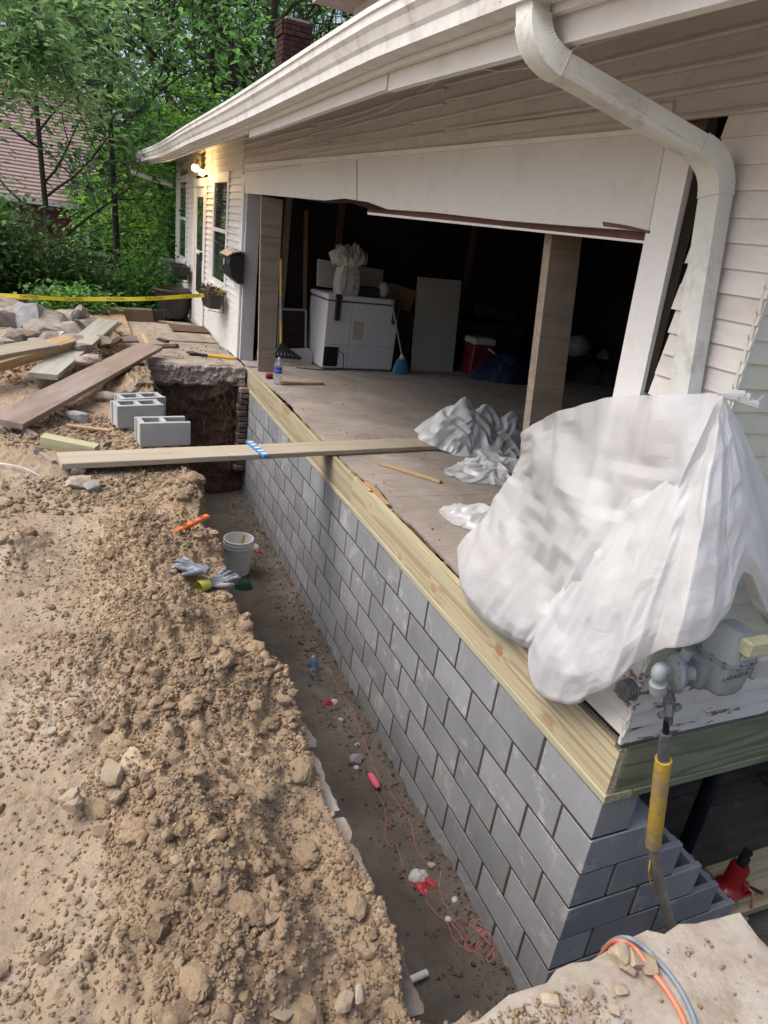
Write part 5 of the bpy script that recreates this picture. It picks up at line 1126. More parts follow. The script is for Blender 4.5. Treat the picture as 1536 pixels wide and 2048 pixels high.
text('GARAGE A', .026, 'black_ink', gm_, at(1470, 1354, y=-.2075), (1, 0, .12), (0, 0, 1), shear=.15, thin=-.022)
# ------------------------------------------------------------------ jack, cribbing and posts in the crawlspace
jz = -1.12
crib = []
for (a, b, wd, dz, lab) in [((1418, 1818), (1600, 1758), .16, -.06, 'lower green treated crib timber by the stepped blocks'), ((1442, 1775), (1620, 1712), .24, -.012, 'upper treated crib board under the red bottle jack')]:
    p, q_ = at(*a, z=jz + dz), at(*b, z=jz + dz); crib.append(plank('crib_timber', lab, p, q_, wd, .05, 'treated', 'timber', segs=6))
pj_ = at(1458, 1775, z=jz + .018); jk = thing('bottle_jack', 'red bottle jack standing on treated timber under the house', 'jack', pj_)
ja = (Matrix.Rotation(R_(6), 3, 'Y') @ Vector((0, 0, 1))); q = Vector((0, 0, 1)).rotation_difference(ja).to_matrix(); k_ = 1.05
MB().lathe([(.001, 0), (.075, 0), (.078, .008), (.070, .018), (.058, .03), (.052, .05), (.050, .12), (.052, .15), (.046, .168), (.03, .172), (.001, .172)], pj_, 28, q).build('jack_body', 'jack_red', jk, 35)
MB().lathe([(.029, .168), (.029, .225), (.026, .227), (.020, .227), (.020, .255), (.026, .257), (.026, .268), (.001, .27)], pj_, 20, q).build('jack_ram', 'black_steel', jk, 40)
MB().box(pj_ + Vector((.04, -.045, .055)), (.035, .05, .06), .008).build('pump_block', 'jack_red', jk)
MB().tube([pj_ + Vector((.05, -.05, .06)), pj_ + Vector((.13, -.10, .03))], .009, 10).build('handle_socket', 'black_steel', jk)
MB().box(pj_ + Vector((.01, -.02, .006)), (.17, .11, .012), .004).build('jack_base', 'jack_red', jk)
tag(MB().tube([pj_ + Vector((.045, -.06, .06)), pj_ + Vector((.06, -.085, .05)), pj_ + Vector((.07, -.10, .0)), pj_ + Vector((.066, -.11, -.05))], .006, 7).build('strap', 'orange_cord', None, True), 'short orange strap hanging from the red bottle jack', 'strap')
jp = at(1392, 1640, y=.55); js = thing('jack_post', 'black steel telescoping jack post under the house rim', 'jack post', (jp.x, .55, TZ))
MB().tube([Vector((jp.x, .55, TZ)), Vector((jp.x, .55, -.30))], .046, 18).build('outer_tube', 'black_steel', js, 40); MB().tube([Vector((jp.x, .55, -.32)), Vector((jp.x, .55, -.02))], .024, 14).build('inner_tube', 'black_steel', js, 40)
MB().tube([Vector((jp.x, .55, -.31)), Vector((jp.x, .55, -.295))], .052, 18).build('collar', 'galv', js, 40); MB().box((jp.x, .55, -.012), (.15, .15, .012)).build('top_plate', 'black_steel', js)
plank('cross_block', 'short treated block wedged over the jack post', (jp.x + .02, .30, -.042), (jp.x + .40, .30, -.042), .12, .075, 'treated', 'timber', segs=2)
rp = at(1520, 1700, y=.75); tag(MB().box((rp.x + .03, .75, -.68), (.16, .10, 1.36), .01).box((rp.x + .03, .75, -1.36), (.3, .3, .02)).box((rp.x + .03, .75, -.01), (.3, .2, .02)).build('steel_column', 'rust_steel'), 'rusty brown steel column standing in the crawlspace', 'column')
gb = at(1545, 1650, y=.66); 
tag(ob('plastic_bag', crumple('plastic_bag', 'plastic_sheet', (0, 0, 0), .09, .09, .16, 24, 3, .6), 'plastic_sheet', None, Matrix.Translation(gb + Vector((.03, 0, -.07)))), 'white plastic bag hanging by the rusty column', 'bag')
cp = at(1300, 1900, z=TZ)

# ------------------------------------------------------------------ garage contents
FZ = .264
fzl = at(643, 738, z=FZ); fzr = at(783, 743, z=FZ); fd = (fzr - fzl); fd.z = 0; FW = fd.length; fd.normalize(); fn = Vector((-fd.y, fd.x, 0)); FH = at(643, 588, y=fzl.y).z - FZ
fz = thing('chest_freezer', 'white chest freezer turned with its hinges and compressor vent outward', 'freezer', (fzl + fzr) / 2)
def FM(x, y, z_): 
    m_ = Matrix((fd, fn, Vector((0, 0, 1)))).transposed().to_4x4(); m_.translation = fzl + fd * x + fn * y + Vector((0, 0, z_)); return m_
FD = .62
MB().box((0, 0, 0), (FW, FD, FH - .09), .012).build('cabinet', 'white_metal', fz, False, FM(FW / 2, FD / 2, .015 + (FH - .09) / 2))
MB().box((0, 0, 0), (FW - .03, FD - .03, .02)).build('gasket', 'black_plastic', fz, False, FM(FW / 2, FD / 2, FH - .066))
MB().box((0, 0, 0), (FW + .012, FD + .012, .065), .014).build('lid', 'white_metal', fz, False, FM(FW / 2, FD / 2, FH - .026))
for x in (.14, FW - .07):
    hg = MB().box((0, 0, 0), (.075, .035, .32), .008).build('hinge', 'black_plastic', fz, False, FM(x, -.02, FH - .15)); MB().box((0, 0, 0), (.085, .03, .06), .006).build('hinge_cap', 'black_plastic', hg, False, FM(x, -.024, FH - .01))
MB().box((0, 0, 0), (.20, .02, .25)).build('compressor_opening', 'dark_void', fz, False, FM(.11, -.0, .17))
for k in range(4): MB().tube([Vector((-.085 + .05 * k, 0, -.1)), Vector((-.06 + .045 * k, -.004, .1))], .006, 6).build('compressor_coil', 'black_steel', fz, False, FM(.11, -.012, .17))
MB().box((0, 0, 0), (.15, .003, .24)).build('spec_label', 'paper_label', fz, False, FM(.47, -.002, FH * .55))
MB().box((0, 0, 0), (.004, .003, FH - .12)).build('panel_seam', 'lid_grey', fz, False, FM(.35, -.001, (FH - .1) / 2)); MB().box((0, 0, 0), (FW - .02, .003, .004)).build('panel_seam', 'lid_grey', fz, False, FM(FW / 2, -.001, .33))
MB().tube([FM(.20, -.02, .25).translation, FM(.27, -.05, .22).translation, FM(.28, -.06, .04).translation, FM(.15, -.10, .01).translation, FM(-.1, -.08, .008).translation, FM(-.35, .0, .008).translation], .006, 6).build('power_cord', 'black_cable', fz, True)
ft = FM(0, 0, FH + .007).translation.z
def blob(name, mat, c, r, label, cat, seed=1, crump=.22, flat=(1, 1, 1), sub=4):
    V, F = ico(sub); V = V.copy(); s = seed * 7.7
    d = crump * (tri(V[:, 0] * 1.3 + V[:, 2] * .8 + s + .5 * fbm(V[:, 1] * 2 + s, V[:, 2] * 2, 2)) + .7 * tri(V[:, 1] * 1.7 - V[:, 0] * .9 + s * 2) + .5 * tri(V[:, 2] * 2.6 + V[:, 1] * 1.9 + s) - 1.1)
    V = V * (1 + d)[:, None] * np.array(flat) * r; me = bpy.data.meshes.new(name); np_mesh(me, V, F); shade(me, 18)
    return tag(ob(name, me, mat, None, Matrix.Translation(Vector(c))), label, cat)
# printed paper sack with a crumpled neck, other things on the lid
sk = thing('paper_sack', 'crumpled white printed sack standing on the chest freezer', 'sack', FM(.34, .12, FH + .007).translation)
bb = MB(); rows = [(0, .15, .11), (.12, .16, .12), (.25, .155, .115), (.32, .14, .10), (.36, .10, .09), (.40, .16, .13), (.46, .22, .16), (.54, .17, .13), (.58, .10, .1)]; n = 28; v = []; f = []; sc0 = FM(.30, .14, FH + .008).translation
for i, (z_, wx, wy) in enumerate(rows):
    for j in range(n):
        a = 2 * PI * j / n; ca, sa = math.cos(a), math.sin(a); r = (abs(ca) ** 5 + abs(sa) ** 5) ** -.2; cr = 1 + (.10 if i < 4 else .32) * (random.random() - .5) * (0 if i == 0 else 1)
        v.append(sc0 + fd * (ca * r * wx * cr) + fn * (sa * r * wy * cr) + Vector((0, 0, z_ + (.03 * random.gauss(0, 1) if i > 4 else 0))))
for i in range(len(rows) - 1):
    for j in range(n): f.append((i * n + j, i * n + (j + 1) % n, (i + 1) * n + (j + 1) % n, (i + 1) * n + j))
f += [tuple(range(n)), tuple(range((len(rows) - 1) * n, len(rows) * n))]; bb.add(v, f); bb.build('sack_body', 'bag_paper', sk)
for (x, z_, a, b) in [(.03, .12, .05, .05), (.06, .2, .04, .03), (.05, .28, .05, .02)]: MB().box((0, 0, 0), (a, .004, b)).build('print_mark', 'lid_grey', sk, False, FM(.32 + x, .005, FH + z_))
text('PORTLAND', .05, 'lid_grey', sk, FM(.18, .012, FH + .17).translation, (0, 0, -1), fd)
tag(board('white_panel', FM(.02, .50, FH + .22).translation, FM(1.02, .56, FH + .17).translation, .34, .03, 'white_board', None, up=-fn + Vector((0, 0, .25))), 'white panel leaning behind the sack on the freezer lid', 'panel')
blob('jar', 'bag_paper', FM(.84, .15, FH + .11).translation, .09, 'pale tub standing on the freezer lid', 'tub', 3, .03, (1, .8, 1.15), 3)
tag(MB().box((0, 0, 0), (.34, .16, .12), .02).build('tool_case', 'dark_cloth', None, False, FM(.60, .16, FH + .07)), 'dark tool case between the sack and the tub', 'case')
tag(MB().box((0, 0, 0), (.30, .3, .30), .004).build('cardboard_box', 'cardboard', None, False, FM(FW + .20, .42, .95) @ Matrix.Rotation(.2, 4, 'Y')), 'brown cardboard box perched behind the leaning white panel', 'box')
tag(MB().box((0, 0, 0), (.36, .36, .78), .01).build('dark_carton', 'dark_cloth', None, False, FM(FW + .20, .42, .395)), 'dark carton standing beside the freezer under the cardboard box', 'carton')
pa, pb2 = at(823, 742, z=FZ), at(905, 743, z=FZ); tp = at(820, 552, y=pa.y + .25).z
pn = MB().prism([pa, pb2, pb2 + Vector((.03, .22, at(910, 560, y=pb2.y + .22).z - FZ)), pa + Vector((.02, .24, tp - FZ)), pa + Vector((.01, .13, .55))], (0, .03, 0)).build('tall_panel', 'white_board'); tag(pn, 'tall pale panel leaning on the far garage wall beside the broom', 'panel')
# broom
bw = at(800, 748, z=FZ); br = thing('broom', 'blue bristle broom leaning against the freezer', 'broom', bw)
vv = []; ff = []
for (t, wx, wy) in [(0, .13, .04), (.10, .11, .04), (.19, .075, .035), (.22, .04, .03)]:
    for j in range(16): a = 2 * PI * j / 16; vv.append(bw + Vector((math.cos(a) * wx + .0, math.sin(a) * wy, .004 + t)))
for i in range(3):
    for j in range(16): ff.append((i * 16 + j, i * 16 + (j + 1) % 16, (i + 1) * 16 + (j + 1) % 16, (i + 1) * 16 + j))
ff += [tuple(range(15, -1, -1)), tuple(range(48, 64))]
MB().add(vv, ff).build('bristles', 'broom_blue', br, 40); MB().tube([bw + Vector((0, 0, .21)), bw + Vector((-.01, 0, .27))], [.045, .018], 12).build('socket', 'bag_paper', br, 40)
MB().tube([bw + Vector((-.01, 0, .26)), at(783, 600, y=bw.y + .02)], .012, 10).build('broom_handle', 'lid_grey', br, 40)
# rake with triangular head
rb = at(563, 712, z=FZ + .05); hd = thing('rake', 'yellow handled rake with black triangular head leaning in the garage corner', 'rake', at(566, 718, z=FZ))
r0 = at(562, 690, y=7.25); rt_ = at(562, 518, y=7.35); rl = at(548, 712, y=7.22); rr = at(601, 716, y=7.22)
MB().tube([r0, rt_], .018, 12).build('handle', 'handle_yellow', hd, 40)
MB().tube([r0.lerp(rt_, .28), r0.lerp(rt_, .58)], .0195, 12).build('handle_sleeve', 'lid_grey', hd, 40)
tr_ = MB()
for t in np.linspace(0, 1, 7): tr_.tube([r0 + Vector((0, -.02, .02)), rl.lerp(rr, float(t)) + Vector((0, -.02, 0))], .014, 6)
tr_.tube([rl + Vector((0, -.02, 0)), rr + Vector((0, -.02, 0))], .022, 6); tr_.build('head', 'black_plastic', hd)
tag(board('leaning_stud', at(608, 690, y=7.75), at(612, 420, y=7.80), .05, .04, 'cardboard', None, up=(0, -1, 0)), 'thin brown stud standing against the dark garage wall', 'stud')
wf = thing('screen_frame', 'empty window screen frame leaning behind the rake', 'screen frame', at(580, 715, z=FZ))
c4 = [at(558, 618, y=7.6), at(612, 620, y=7.6), at(611, 702, y=7.5), at(556, 700, y=7.5)]
for a, b in zip(c4, c4[1:] + c4[:1]): board('frame_bar', a, b, .03, .015, 'lid_grey', wf, up=(0, -1, 0))
MB().prism(c4, (0, .004, 0)).build('mesh_screen', 'dark_void', wf)
tag(MB().prism([at(515, 700, y=7.35), at(618, 697, y=7.35), at(623, 706, y=7.35), at(623, 728, y=7.35), at(618, 732, y=7.35), at(515, 728, y=7.35)], (0, .03, 0)).build('baseboard_panel', 'white_board'), 'low white board leaning along the garage corner floor', 'board')
tag(board('wood_stick', at(560, 766, z=FZ + .018), at(645, 766, z=FZ + .018), .05, .032, 'fresh', None), 'short fresh lath lying beside the water bottle', 'lath')
tag(board('wood_stick', at(757, 926, z=FZ + .012), at(881, 963, z=FZ + .012), .045, .022, 'fresh', None, segs=5, rough=.004), 'long fresh wood strip lying on the garage floor', 'wood strip')
tm = at(538, 757, z=FZ); tpm = thing('tape_measure', 'small red and black tape measure beside the water bottle', 'tape measure', tm)
MB().box(tm + Vector((0, 0, .03)), (.09, .05, .06), .012).build('case', 'red_foil', tpm); MB().box(tm + Vector((-.0, -.027, .02)), (.06, .012, .03), .004).build('grip', 'black_plastic', tpm)
tag(board('blue_strap', at(493, 733, z=FZ + .004), at(518, 734, z=FZ + .004), .03, .006, 'blue_level', None), 'blue strap lying on the floor under the far jamb', 'strap')
# cooler, tarp and heaped clutter deep in the garage
cl = at(952, 752, z=FZ); co = thing('cooler', 'red cooler with a white lid beside the dark tarp', 'cooler', cl)
MB().box(cl + Vector((.06, .15, .23)), (.34, .28, .44), .02).build('body', 'cooler_red', co); MB().box(cl + Vector((.06, .15, .49)), (.37, .31, .09), .02).build('lid', 'white_board', co); MB().tube([cl + Vector((.13, -.01, .40)), cl + Vector((.20, -.03, .36)), cl + Vector((.26, -.01, .33))], .018, 8).build('handle', 'white_board', co)
for (u, v, rx, ry, h, mt, lb, sd_) in [(1010, 758, .62, .35, .42, 'tarp_blue', 'dark blue tarp heaped on the garage floor beside the cooler', 4), (1190, 760, .55, .5, .55, 'dark_cloth', 'dark heap of clutter behind the brown post', 6)]:
    p = at(u, v, z=FZ); tag(ob('tarp_heap', crumple('tarp_heap', mt, (0, 0, 0), rx, ry, h, 40, sd_, .45), mt, None, Matrix.Translation(p)), lb, 'heap')
dk = at(975, 745, z=FZ); tag(MB().box(dk + Vector((.2, .55, .35)), (1.1, .4, .7), .02).box(dk + Vector((.25, .55, .85)), (.8, .38, .28), .08).build('covered_couch', 'dark_cloth'), 'dark covered couch against the far garage wall', 'couch')
sh_ = at(1180, 700, y=6.9); shf = thing('storage_shelf', 'dark shelf with bags and a pale helmet deep in the garage', 'shelf', (sh_.x, 6.9, FZ))
MB().box((sh_.x + .1, 7.2, .62), (1.4, .5, .03)).box((sh_.x - .55, 7.2, .44), (.04, .5, .35)).box((sh_.x + .75, 7.2, .44), (.04, .5, .35)).build('shelf_frame', 'dark_cloth', shf)
hp_ = at(1178, 655, y=6.95); V, F = ico(3); me = bpy.data.meshes.new('helmet'); np_mesh(me, V * np.array([.2, .2, .17]), F); shade(me); tag(ob('helmet', me, 'lid_grey', None, Matrix.Translation((hp_.x, 7.1, .80))), 'pale round helmet on the dark shelf', 'helmet')
for (u, v, s) in [(1165, 680, .10), (1190, 672, .09), (1215, 716, .14), (1170, 720, .1)]:
    p = at(u, v, y=7.05); p.z = .64 + s * .5; tag(ob('bundle', crumple('bundle', 'bag_paper', (0, 0, 0), s, s, s * 1.2, 18, u, .6), 'lid_grey', None, Matrix.Translation((p.x, 7.15, .637))), 'crumpled pale bag lying on the dark shelf', 'bag', 'bags on the dark shelf')
# crumbs over the near slab
Hs = H; H = lambda x, y: np.full_like(x, .302)
def on_slab(n):
    P = np.stack([-1.05 + .9 * RNG.random(n), -1.15 + .48 * RNG.random(n)], 1); k = RNG.random(n) < .03 + sstep(-.66, -.90, P[:, 0] + .1 * fbm(P[:, 0] * 6, P[:, 1] * 6, 2)); return P[k & (P[:, 1] < -.70)]
tag(clods('slab_crumbs', 6500, 1, .0015, .008, on_slab, 'clod', None, .3, (0.95, 1.35), 2.6), 'tan crumbs spilled over the concrete slab end', 'soil', kind='stuff')
H = Hs
# leaf litter on the floor
def on_floor(n):
    P = np.stack([.15 + 2.4 * RNG.random(n), .9 + 5.6 * RNG.random(n)], 1); k = fbm(P[:, 0] * 2.5, P[:, 1] * 2.5, 3) > .12; return P[k]
Hs = H; H = lambda x, y: np.full_like(x, .262)
tag(clods('floor_crumbs', 2600, 1, .002, .009, on_floor, 'clod', None, .2, (0.5, 1.1), 3), 'soil crumbs scattered over the garage floor', 'soil', kind='stuff')
H = lambda x, y: .272 - np.maximum(0, y - 7.3) * .045
def on_porch(n):
    P = np.stack([-1.05 * RNG.random(n), 7.1 + 4 * RNG.random(n)], 1); return P[(RNG.random(n) < np.exp(P[:, 0] * 6) + .12)]
tag(clods('porch_litter', 1500, 1, .003, .014, on_porch, 'leaf_litter', None, .2, (0.6, 1.1), 3), 'dry litter swept along the porch wall', 'litter', kind='stuff')
H = Hs

# ------------------------------------------------------------------ plastic sheeting
psh = thing('plastic_sheet', 'milky plastic sheet tied round the house corner over the gas meter', 'plastic sheet', (-.05, .2, .3))
tie = at(1447, 786, x=-.075)
hem = [(1052, 1285, 'x', -.075), (1056, 1335, 'x', -.085), (1066, 1375, 'x', -.10), (1100, 1400, 'x', -.115), (1140, 1408, 'x', -.13), (1200, 1385, 'x', -.15), (1250, 1352, 'x', -.165), (1300, 1318, 'x', -.13), (1345, 1302, 'y', -.22), (1400, 1288, 'y', -.235), (1440, 1250, 'y', -.22), (1462, 1212, 'y', -.20), (1490, 1150, 'y', -.16), (1530, 1215, 'y', -.16), (1575, 1260, 'y', -.14), (1640, 1290, 'y', -.12)]
HP = [np.array(at(u, v, **{a: c})) for u, v, a, c in hem]
def cr(P, t):
    t = np.clip(t, 0, .99999) * (len(P) - 1); i = int(t); f = t - i; a, b, c, d = P[max(i - 1, 0)], P[i], P[i + 1], P[min(i + 2, len(P) - 1)]
    return .5 * ((2 * b) + (c - a) * f + (2 * a - 5 * b + 4 * c - d) * f * f + (3 * b - a - 3 * c + d) * f ** 3)
def buckle(P, se, st_, its, amp, anchor, zmin=None, seed=0, pin=None, bend=0.0, cap=None, fr=.35):
    # film with a little too much area: relax edge lengths longer than the base shape so that it creases by itself
    rg = np.random.default_rng(seed); P0 = P.copy(); P = P.copy(); a, b = P.shape[:2]
    nn = np.cross(np.gradient(P, axis=0), np.gradient(P, axis=1)); nn /= np.linalg.norm(nn, axis=2, keepdims=True) + 1e-9
    ii, jj = np.meshgrid(np.arange(a), np.arange(b), indexing='ij'); P += nn * (amp * fbm(ii * fr + seed * 3.3, jj * fr + seed, 2, .5))[..., None]
    sets = []
    for (di, dj, k) in ((1, 0, se), (0, 1, st_), (1, 1, math.sqrt((se * se + st_ * st_) / 2)), (1, -1, math.sqrt((se * se + st_ * st_) / 2))):
        for par in (0, 1):
            if di: A = (slice(par, a - 1, 2), slice(max(0, -dj), b - max(0, dj))); B_ = (slice(par + 1, par + 1 + len(range(par, a - 1, 2)) * 2, 2), slice(max(0, -dj) + dj, b - max(0, dj) + dj))
            else: A = (slice(0, a), slice(par, b - 1, 2)); B_ = (slice(0, a), slice(par + 1, par + 1 + len(range(par, b - 1, 2)) * 2, 2))
            sets.append((A, B_, np.linalg.norm(P0[A] - P0[B_], axis=2) * k))
    for it in range(its):
        for A, B_, L in sets:
            d = P[B_] - P[A]; l = np.linalg.norm(d, axis=2) + 1e-9; c = (.5 * (l - L) / l)[..., None] * d * .9; P[A] += c; P[B_] -= c
        if bend:
            P[1:-1] += bend * (.5 * (P[:-2] + P[2:]) - P[1:-1]); P[:, 1:-1] += bend * (.5 * (P[:, :-2] + P[:, 2:]) - P[:, 1:-1])
        P += (P0 - P) * (anchor if pin is None else np.maximum(anchor, pin)[..., None])
        if zmin is not None: P[..., 2] = np.maximum(P[..., 2], zmin)
        if cap is not None: P[..., 0] = np.where(P[..., 1] > .02, np.minimum(P[..., 0], cap), P[..., 0])
    return P
def up2(P):
    a, b = P.shape[:2]; Q = np.zeros((2 * a - 1, 2 * b - 1, 3)); Q[::2, ::2] = P; Q[1::2, ::2] = (P[:-1] + P[1:]) / 2; Q[:, 1::2] = (Q[:, :-1:2] + Q[:, 2::2]) / 2; return Q
def relax(P, n=1, k=.3):
    for _ in range(n):
        Q = P.copy(); Q[1:-1] += k * (.5 * (P[:-2] + P[2:]) - P[1:-1]); Q[:, 1:-1] += k * (.5 * (P[:, :-2] + P[:, 2:]) - P[:, 1:-1]); P = Q
    return P
def film(P, se, st_, amp, seed, pin=None, zmin=None, fine=1.012, anchor=.02):
    P = buckle(P, se, st_, 70, amp, anchor, zmin, seed, pin, .015, None, .55)
    for lv in range(2):
        P = relax(up2(P), 1, .12)
        if pin is not None: pin = np.repeat(np.repeat(pin, 2, 0), 2, 1)[:P.shape[0], :P.shape[1]]
        P = buckle(P, fine if lv == 0 else 1 + (fine - 1) * .3, fine if lv == 0 else 1 + (fine - 1) * .3, 30, amp * (.30 if lv == 0 else .06), .03, zmin, seed + 5 + lv, pin, .03, None, .35)
    return relax(up2(P), 1, .16)
NS, NT = 40, 26; tn = np.array(tie); ss = np.linspace(0, 1, NS); tt = np.linspace(0, 1.09, NT)
HH = np.array([cr(HP, s) for s in ss]); HH[:, 2] += .030 * fbm(ss * 7, ss * 0 + 2.2, 3) + .012 * fbm(ss * 22, ss * 0 + 5.2, 2)
out = HH - np.array([.22, .22, 0]); out[:, 2] = 0; out /= np.linalg.norm(out, axis=1)[:, None]
def soft(x): return .5 - .5 * np.cos(2 * PI * x)
wr1 = ss + .02 * np.sin(ss * 19)
fold = .45 * soft(wr1 * 4.2 + .1) + .40 * tri(wr1 * 7.7 + .3) ** 2 - .35
right = sstep(.50, .62, ss)
P = np.zeros((NS, NT, 3))
for j, t in enumerate(tt):
    tc = min(t, 1.0); base = tn + (HH - tn) * tc; T_ = np.array(tc)
    bul = .075 * np.sin(PI * tc ** 1.15) * (.45 + .55 * np.sin(PI * np.clip(ss * 1.5, 0, 1)))
    amp = .040 * (tc ** .8) * (1 - .65 * sstep(.7, 1.0, T_)) * (1 + .5 * right)
    g = fbm(ss * 6, ss * 0 + tc * 3.2, 2); g2 = fbm(ss * 8 + 4, ss * 0 + tc * 4.1 + 7, 2)
    cru = sstep(.45, .9, T_) * (.012 * (tri(ss * 5.3 + tc * 2.6 + 1.1 * g) ** 1.5 - .4) + .009 * (tri(ss * 7.1 - tc * 4.7 + 1.4 * g2) ** 2 - .3)) + .004 * sstep(.2, .6, T_) * (tri(ss * 13 - tc * 7 + 1.7 * g) ** 3 - .2)
    P[:, j] = base + out * (bul + fold * amp)[:, None]
    low = float(sstep(.72, 1.0, T_)); P[:, j] += out * (.012 * math.sin(low * PI))
    if t > 1: P[:, j] += -out * ((t - 1) / .09) * .05 + np.array([0, 0, -.006]) * math.sin((t - 1) / .09 * PI)
tg = np.clip(tt, 0, 1)[None, :] * np.ones((NS, 1)); pin = np.where(tg < .06, .9, .012); pin = np.where(tt[None, :] > 1.06, .2, pin) * np.ones((NS, 1))
P = film(P, 1.045, 1.014, .034, 3, pin, None, 1.013)
kt_ = int(P.shape[1] * .905)
o = ob('front_lobe', grid_mesh('front_lobe', P[:, :kt_ + 1], True), 'plastic_sheet', psh)
ob('soiled_hem', grid_mesh('soiled_hem', P[:, kt_:], True), 'plastic_soiled', psh)['label'] = 'tan soiled lower hem of the plastic sheet'
# lobe behind: hung over the opening beside the jamb, its foot on the floor edge
top = [np.array(at(u, v, x=x)) for u, v, x in [(1430, 792, -.115), (1330, 795, -.115), (1230, 798, -.075), (1130, 822, -.03), (1075, 845, -.0), (1042, 868, .04)]]
mid = [np.array(at(u, v, x=x)) for u, v, x in [(1300, 1100, -.125), (1240, 1090, -.12), (1160, 1060, -.10), (1090, 1010, -.05), (1040, 980, .02), (1018, 960, .09)]]
bot_ = [np.array(at(u, v, x=x)) for u, v, x in [(1150, 1370, -.045), (1070, 1310, -.05), (1035, 1292, -.055), (975, 1255, -.055), (925, 1185, -.04), (916, 1115, .05)]]
NU, NV = 26, 28; P = np.zeros((NU, NV, 3)); us = np.linspace(0, 1, NU); vs = np.linspace(0, 1.06, NV)
T3 = [np.array([cr(q_, u) for u in us]) for q_ in (top, mid, bot_)]
for j, v in enumerate(vs):
    a = min(v, 1); b = T3[0] * (1 - a) * (1 - 2 * a) + T3[1] * 4 * a * (1 - a) + T3[2] * a * (2 * a - 1)
    d1 = us * .62 + a * .80   # diagonal folds from the tie down to the floor
    fo = .045 * (soft(d1 * 2.0 + .10 * fbm(us * 3, us * 0 + a * 3, 2) + .2) - .4) * math.sin(PI * min(1, a * .9 + .06)) + .010 * (tri(d1 * 5.1 + .4 * fbm(us * 3 + 3, us * 0 + a * 3, 2)) ** 3 - .3)
    cru = .012 * sstep(.5, 1, np.array(a)) * (tri(us * 9 + a * 5 + fbm(us * 8, us * 0 + a * 6, 3)) - .5)
    P[:, j] = b + np.stack([-(fo + cru), -.3 * (fo + cru), 0 * fo], 1)
    P[:, j, 0] -= .05 * sstep(.70, .92, np.array(a)) * (1 - sstep(.96, 1.0, np.array(a)))
    if v > 1: P[:, j] += np.array([.10, .02, .0]) * (v - 1) / .06
P = film(P, 1.030, 1.030, .03, 8, None, None, 1.013)
ob('back_lobe', grid_mesh('back_lobe', P, True), 'plastic_thin', psh)
def heap(name, label, poly_c, rx, ry, h, seed, mat, rot=0, n=90, amp=.55, cat='plastic sheet', parent=None):
    me = crumple(name, mat, (0, 0, 0), rx, ry, h, n, seed, amp, rot); shade(me, 25); o = ob(name, me, mat, parent, Matrix.Translation(Vector(poly_c)))
    return o if parent else tag(o, label, cat)
ph = thing('plastic_heap', 'crumpled milky plastic heaped on the garage floor by the bridge plank end', 'plastic sheet', at(950, 890, z=FZ))
def film_disc(name, c, rx, ry, h, rot, seed, mat, parent, se=1.22, n=30, peaks=(), clipx=None):
    # round film dropped in a heap: a domed disc with spare area that creases above the floor
    a = np.linspace(-1, 1, n); X, Y = np.meshgrid(a, a, indexing='ij'); r = np.sqrt(X * X + Y * Y); k = np.maximum(np.abs(X), np.abs(Y)) / np.maximum(r, 1e-6); X, Y = X * k, Y * k; r = np.clip(np.sqrt(X * X + Y * Y), 0, 1); an = np.arctan2(Y, X)
    rr = 1 + .20 * fbm(np.cos(an) * 1.6 + seed * 5 + 20, np.sin(an) * 1.6 + seed, 3); Z = h * (1 - r ** 1.6) * (.75 + .5 * fbm(X * 1.5 + seed, Y * 1.5, 2))
    for (px, py, ph_, pr) in peaks: Z = np.maximum(Z, ph_ * np.clip(1 - np.sqrt((X - px) ** 2 + (Y - py) ** 2) / pr, 0, 1) ** .8)
    X, Y = X * rr * rx, Y * rr * ry; Pg = np.stack([X * math.cos(rot) - Y * math.sin(rot) + c[0], X * math.sin(rot) + Y * math.cos(rot) + c[1], np.maximum(Z, .003) + FZ], -1)
    if clipx is not None: Pg[..., 0] = np.maximum(Pg[..., 0], clipx)
    Pg = film(Pg, se, se, .05, seed, None, FZ + .003, 1.016, .015); me = grid_mesh(name, Pg, True); return ob(name, me, mat, parent)
c_ = at(938, 892, z=FZ); film_disc('upper_bunch', (c_.x + .10, c_.y + .08), .60, .42, .26, .25, 2, 'plastic_sheet', ph, 1.20, 30, ((-.30, .10, .42, .85), (.25, .2, .34, .7), (.62, -.1, .30, .55)))
c_ = at(985, 948, z=FZ); film_disc('middle_bunch', (c_.x + .07, c_.y + .03), .46, .30, .13, .2, 6, 'plastic_sheet', ph, 1.18, 26)
c_ = at(985, 1048, z=FZ); film_disc('lower_bunch', (c_.x + .07, c_.y + .02), .42, .25, .12, -.5, 4, 'plastic_sheet', ph, 1.16, 26, (), .10)
# knot gathering the sheet at the tie
kn = MB()
for k in range(5): a = k * 1.3; kn.tube([tie + Vector((-.015, -.02, 0)), tie + Vector((.0 + .01 * k, -.05 - .01 * k, .012 * math.sin(a))), tie + Vector((.03 + .02 * k, -.05, .015 * math.cos(a)))], [.014, .012, .004], 6)
kn.build('tied_knot', 'plastic_sheet', psh, 40)

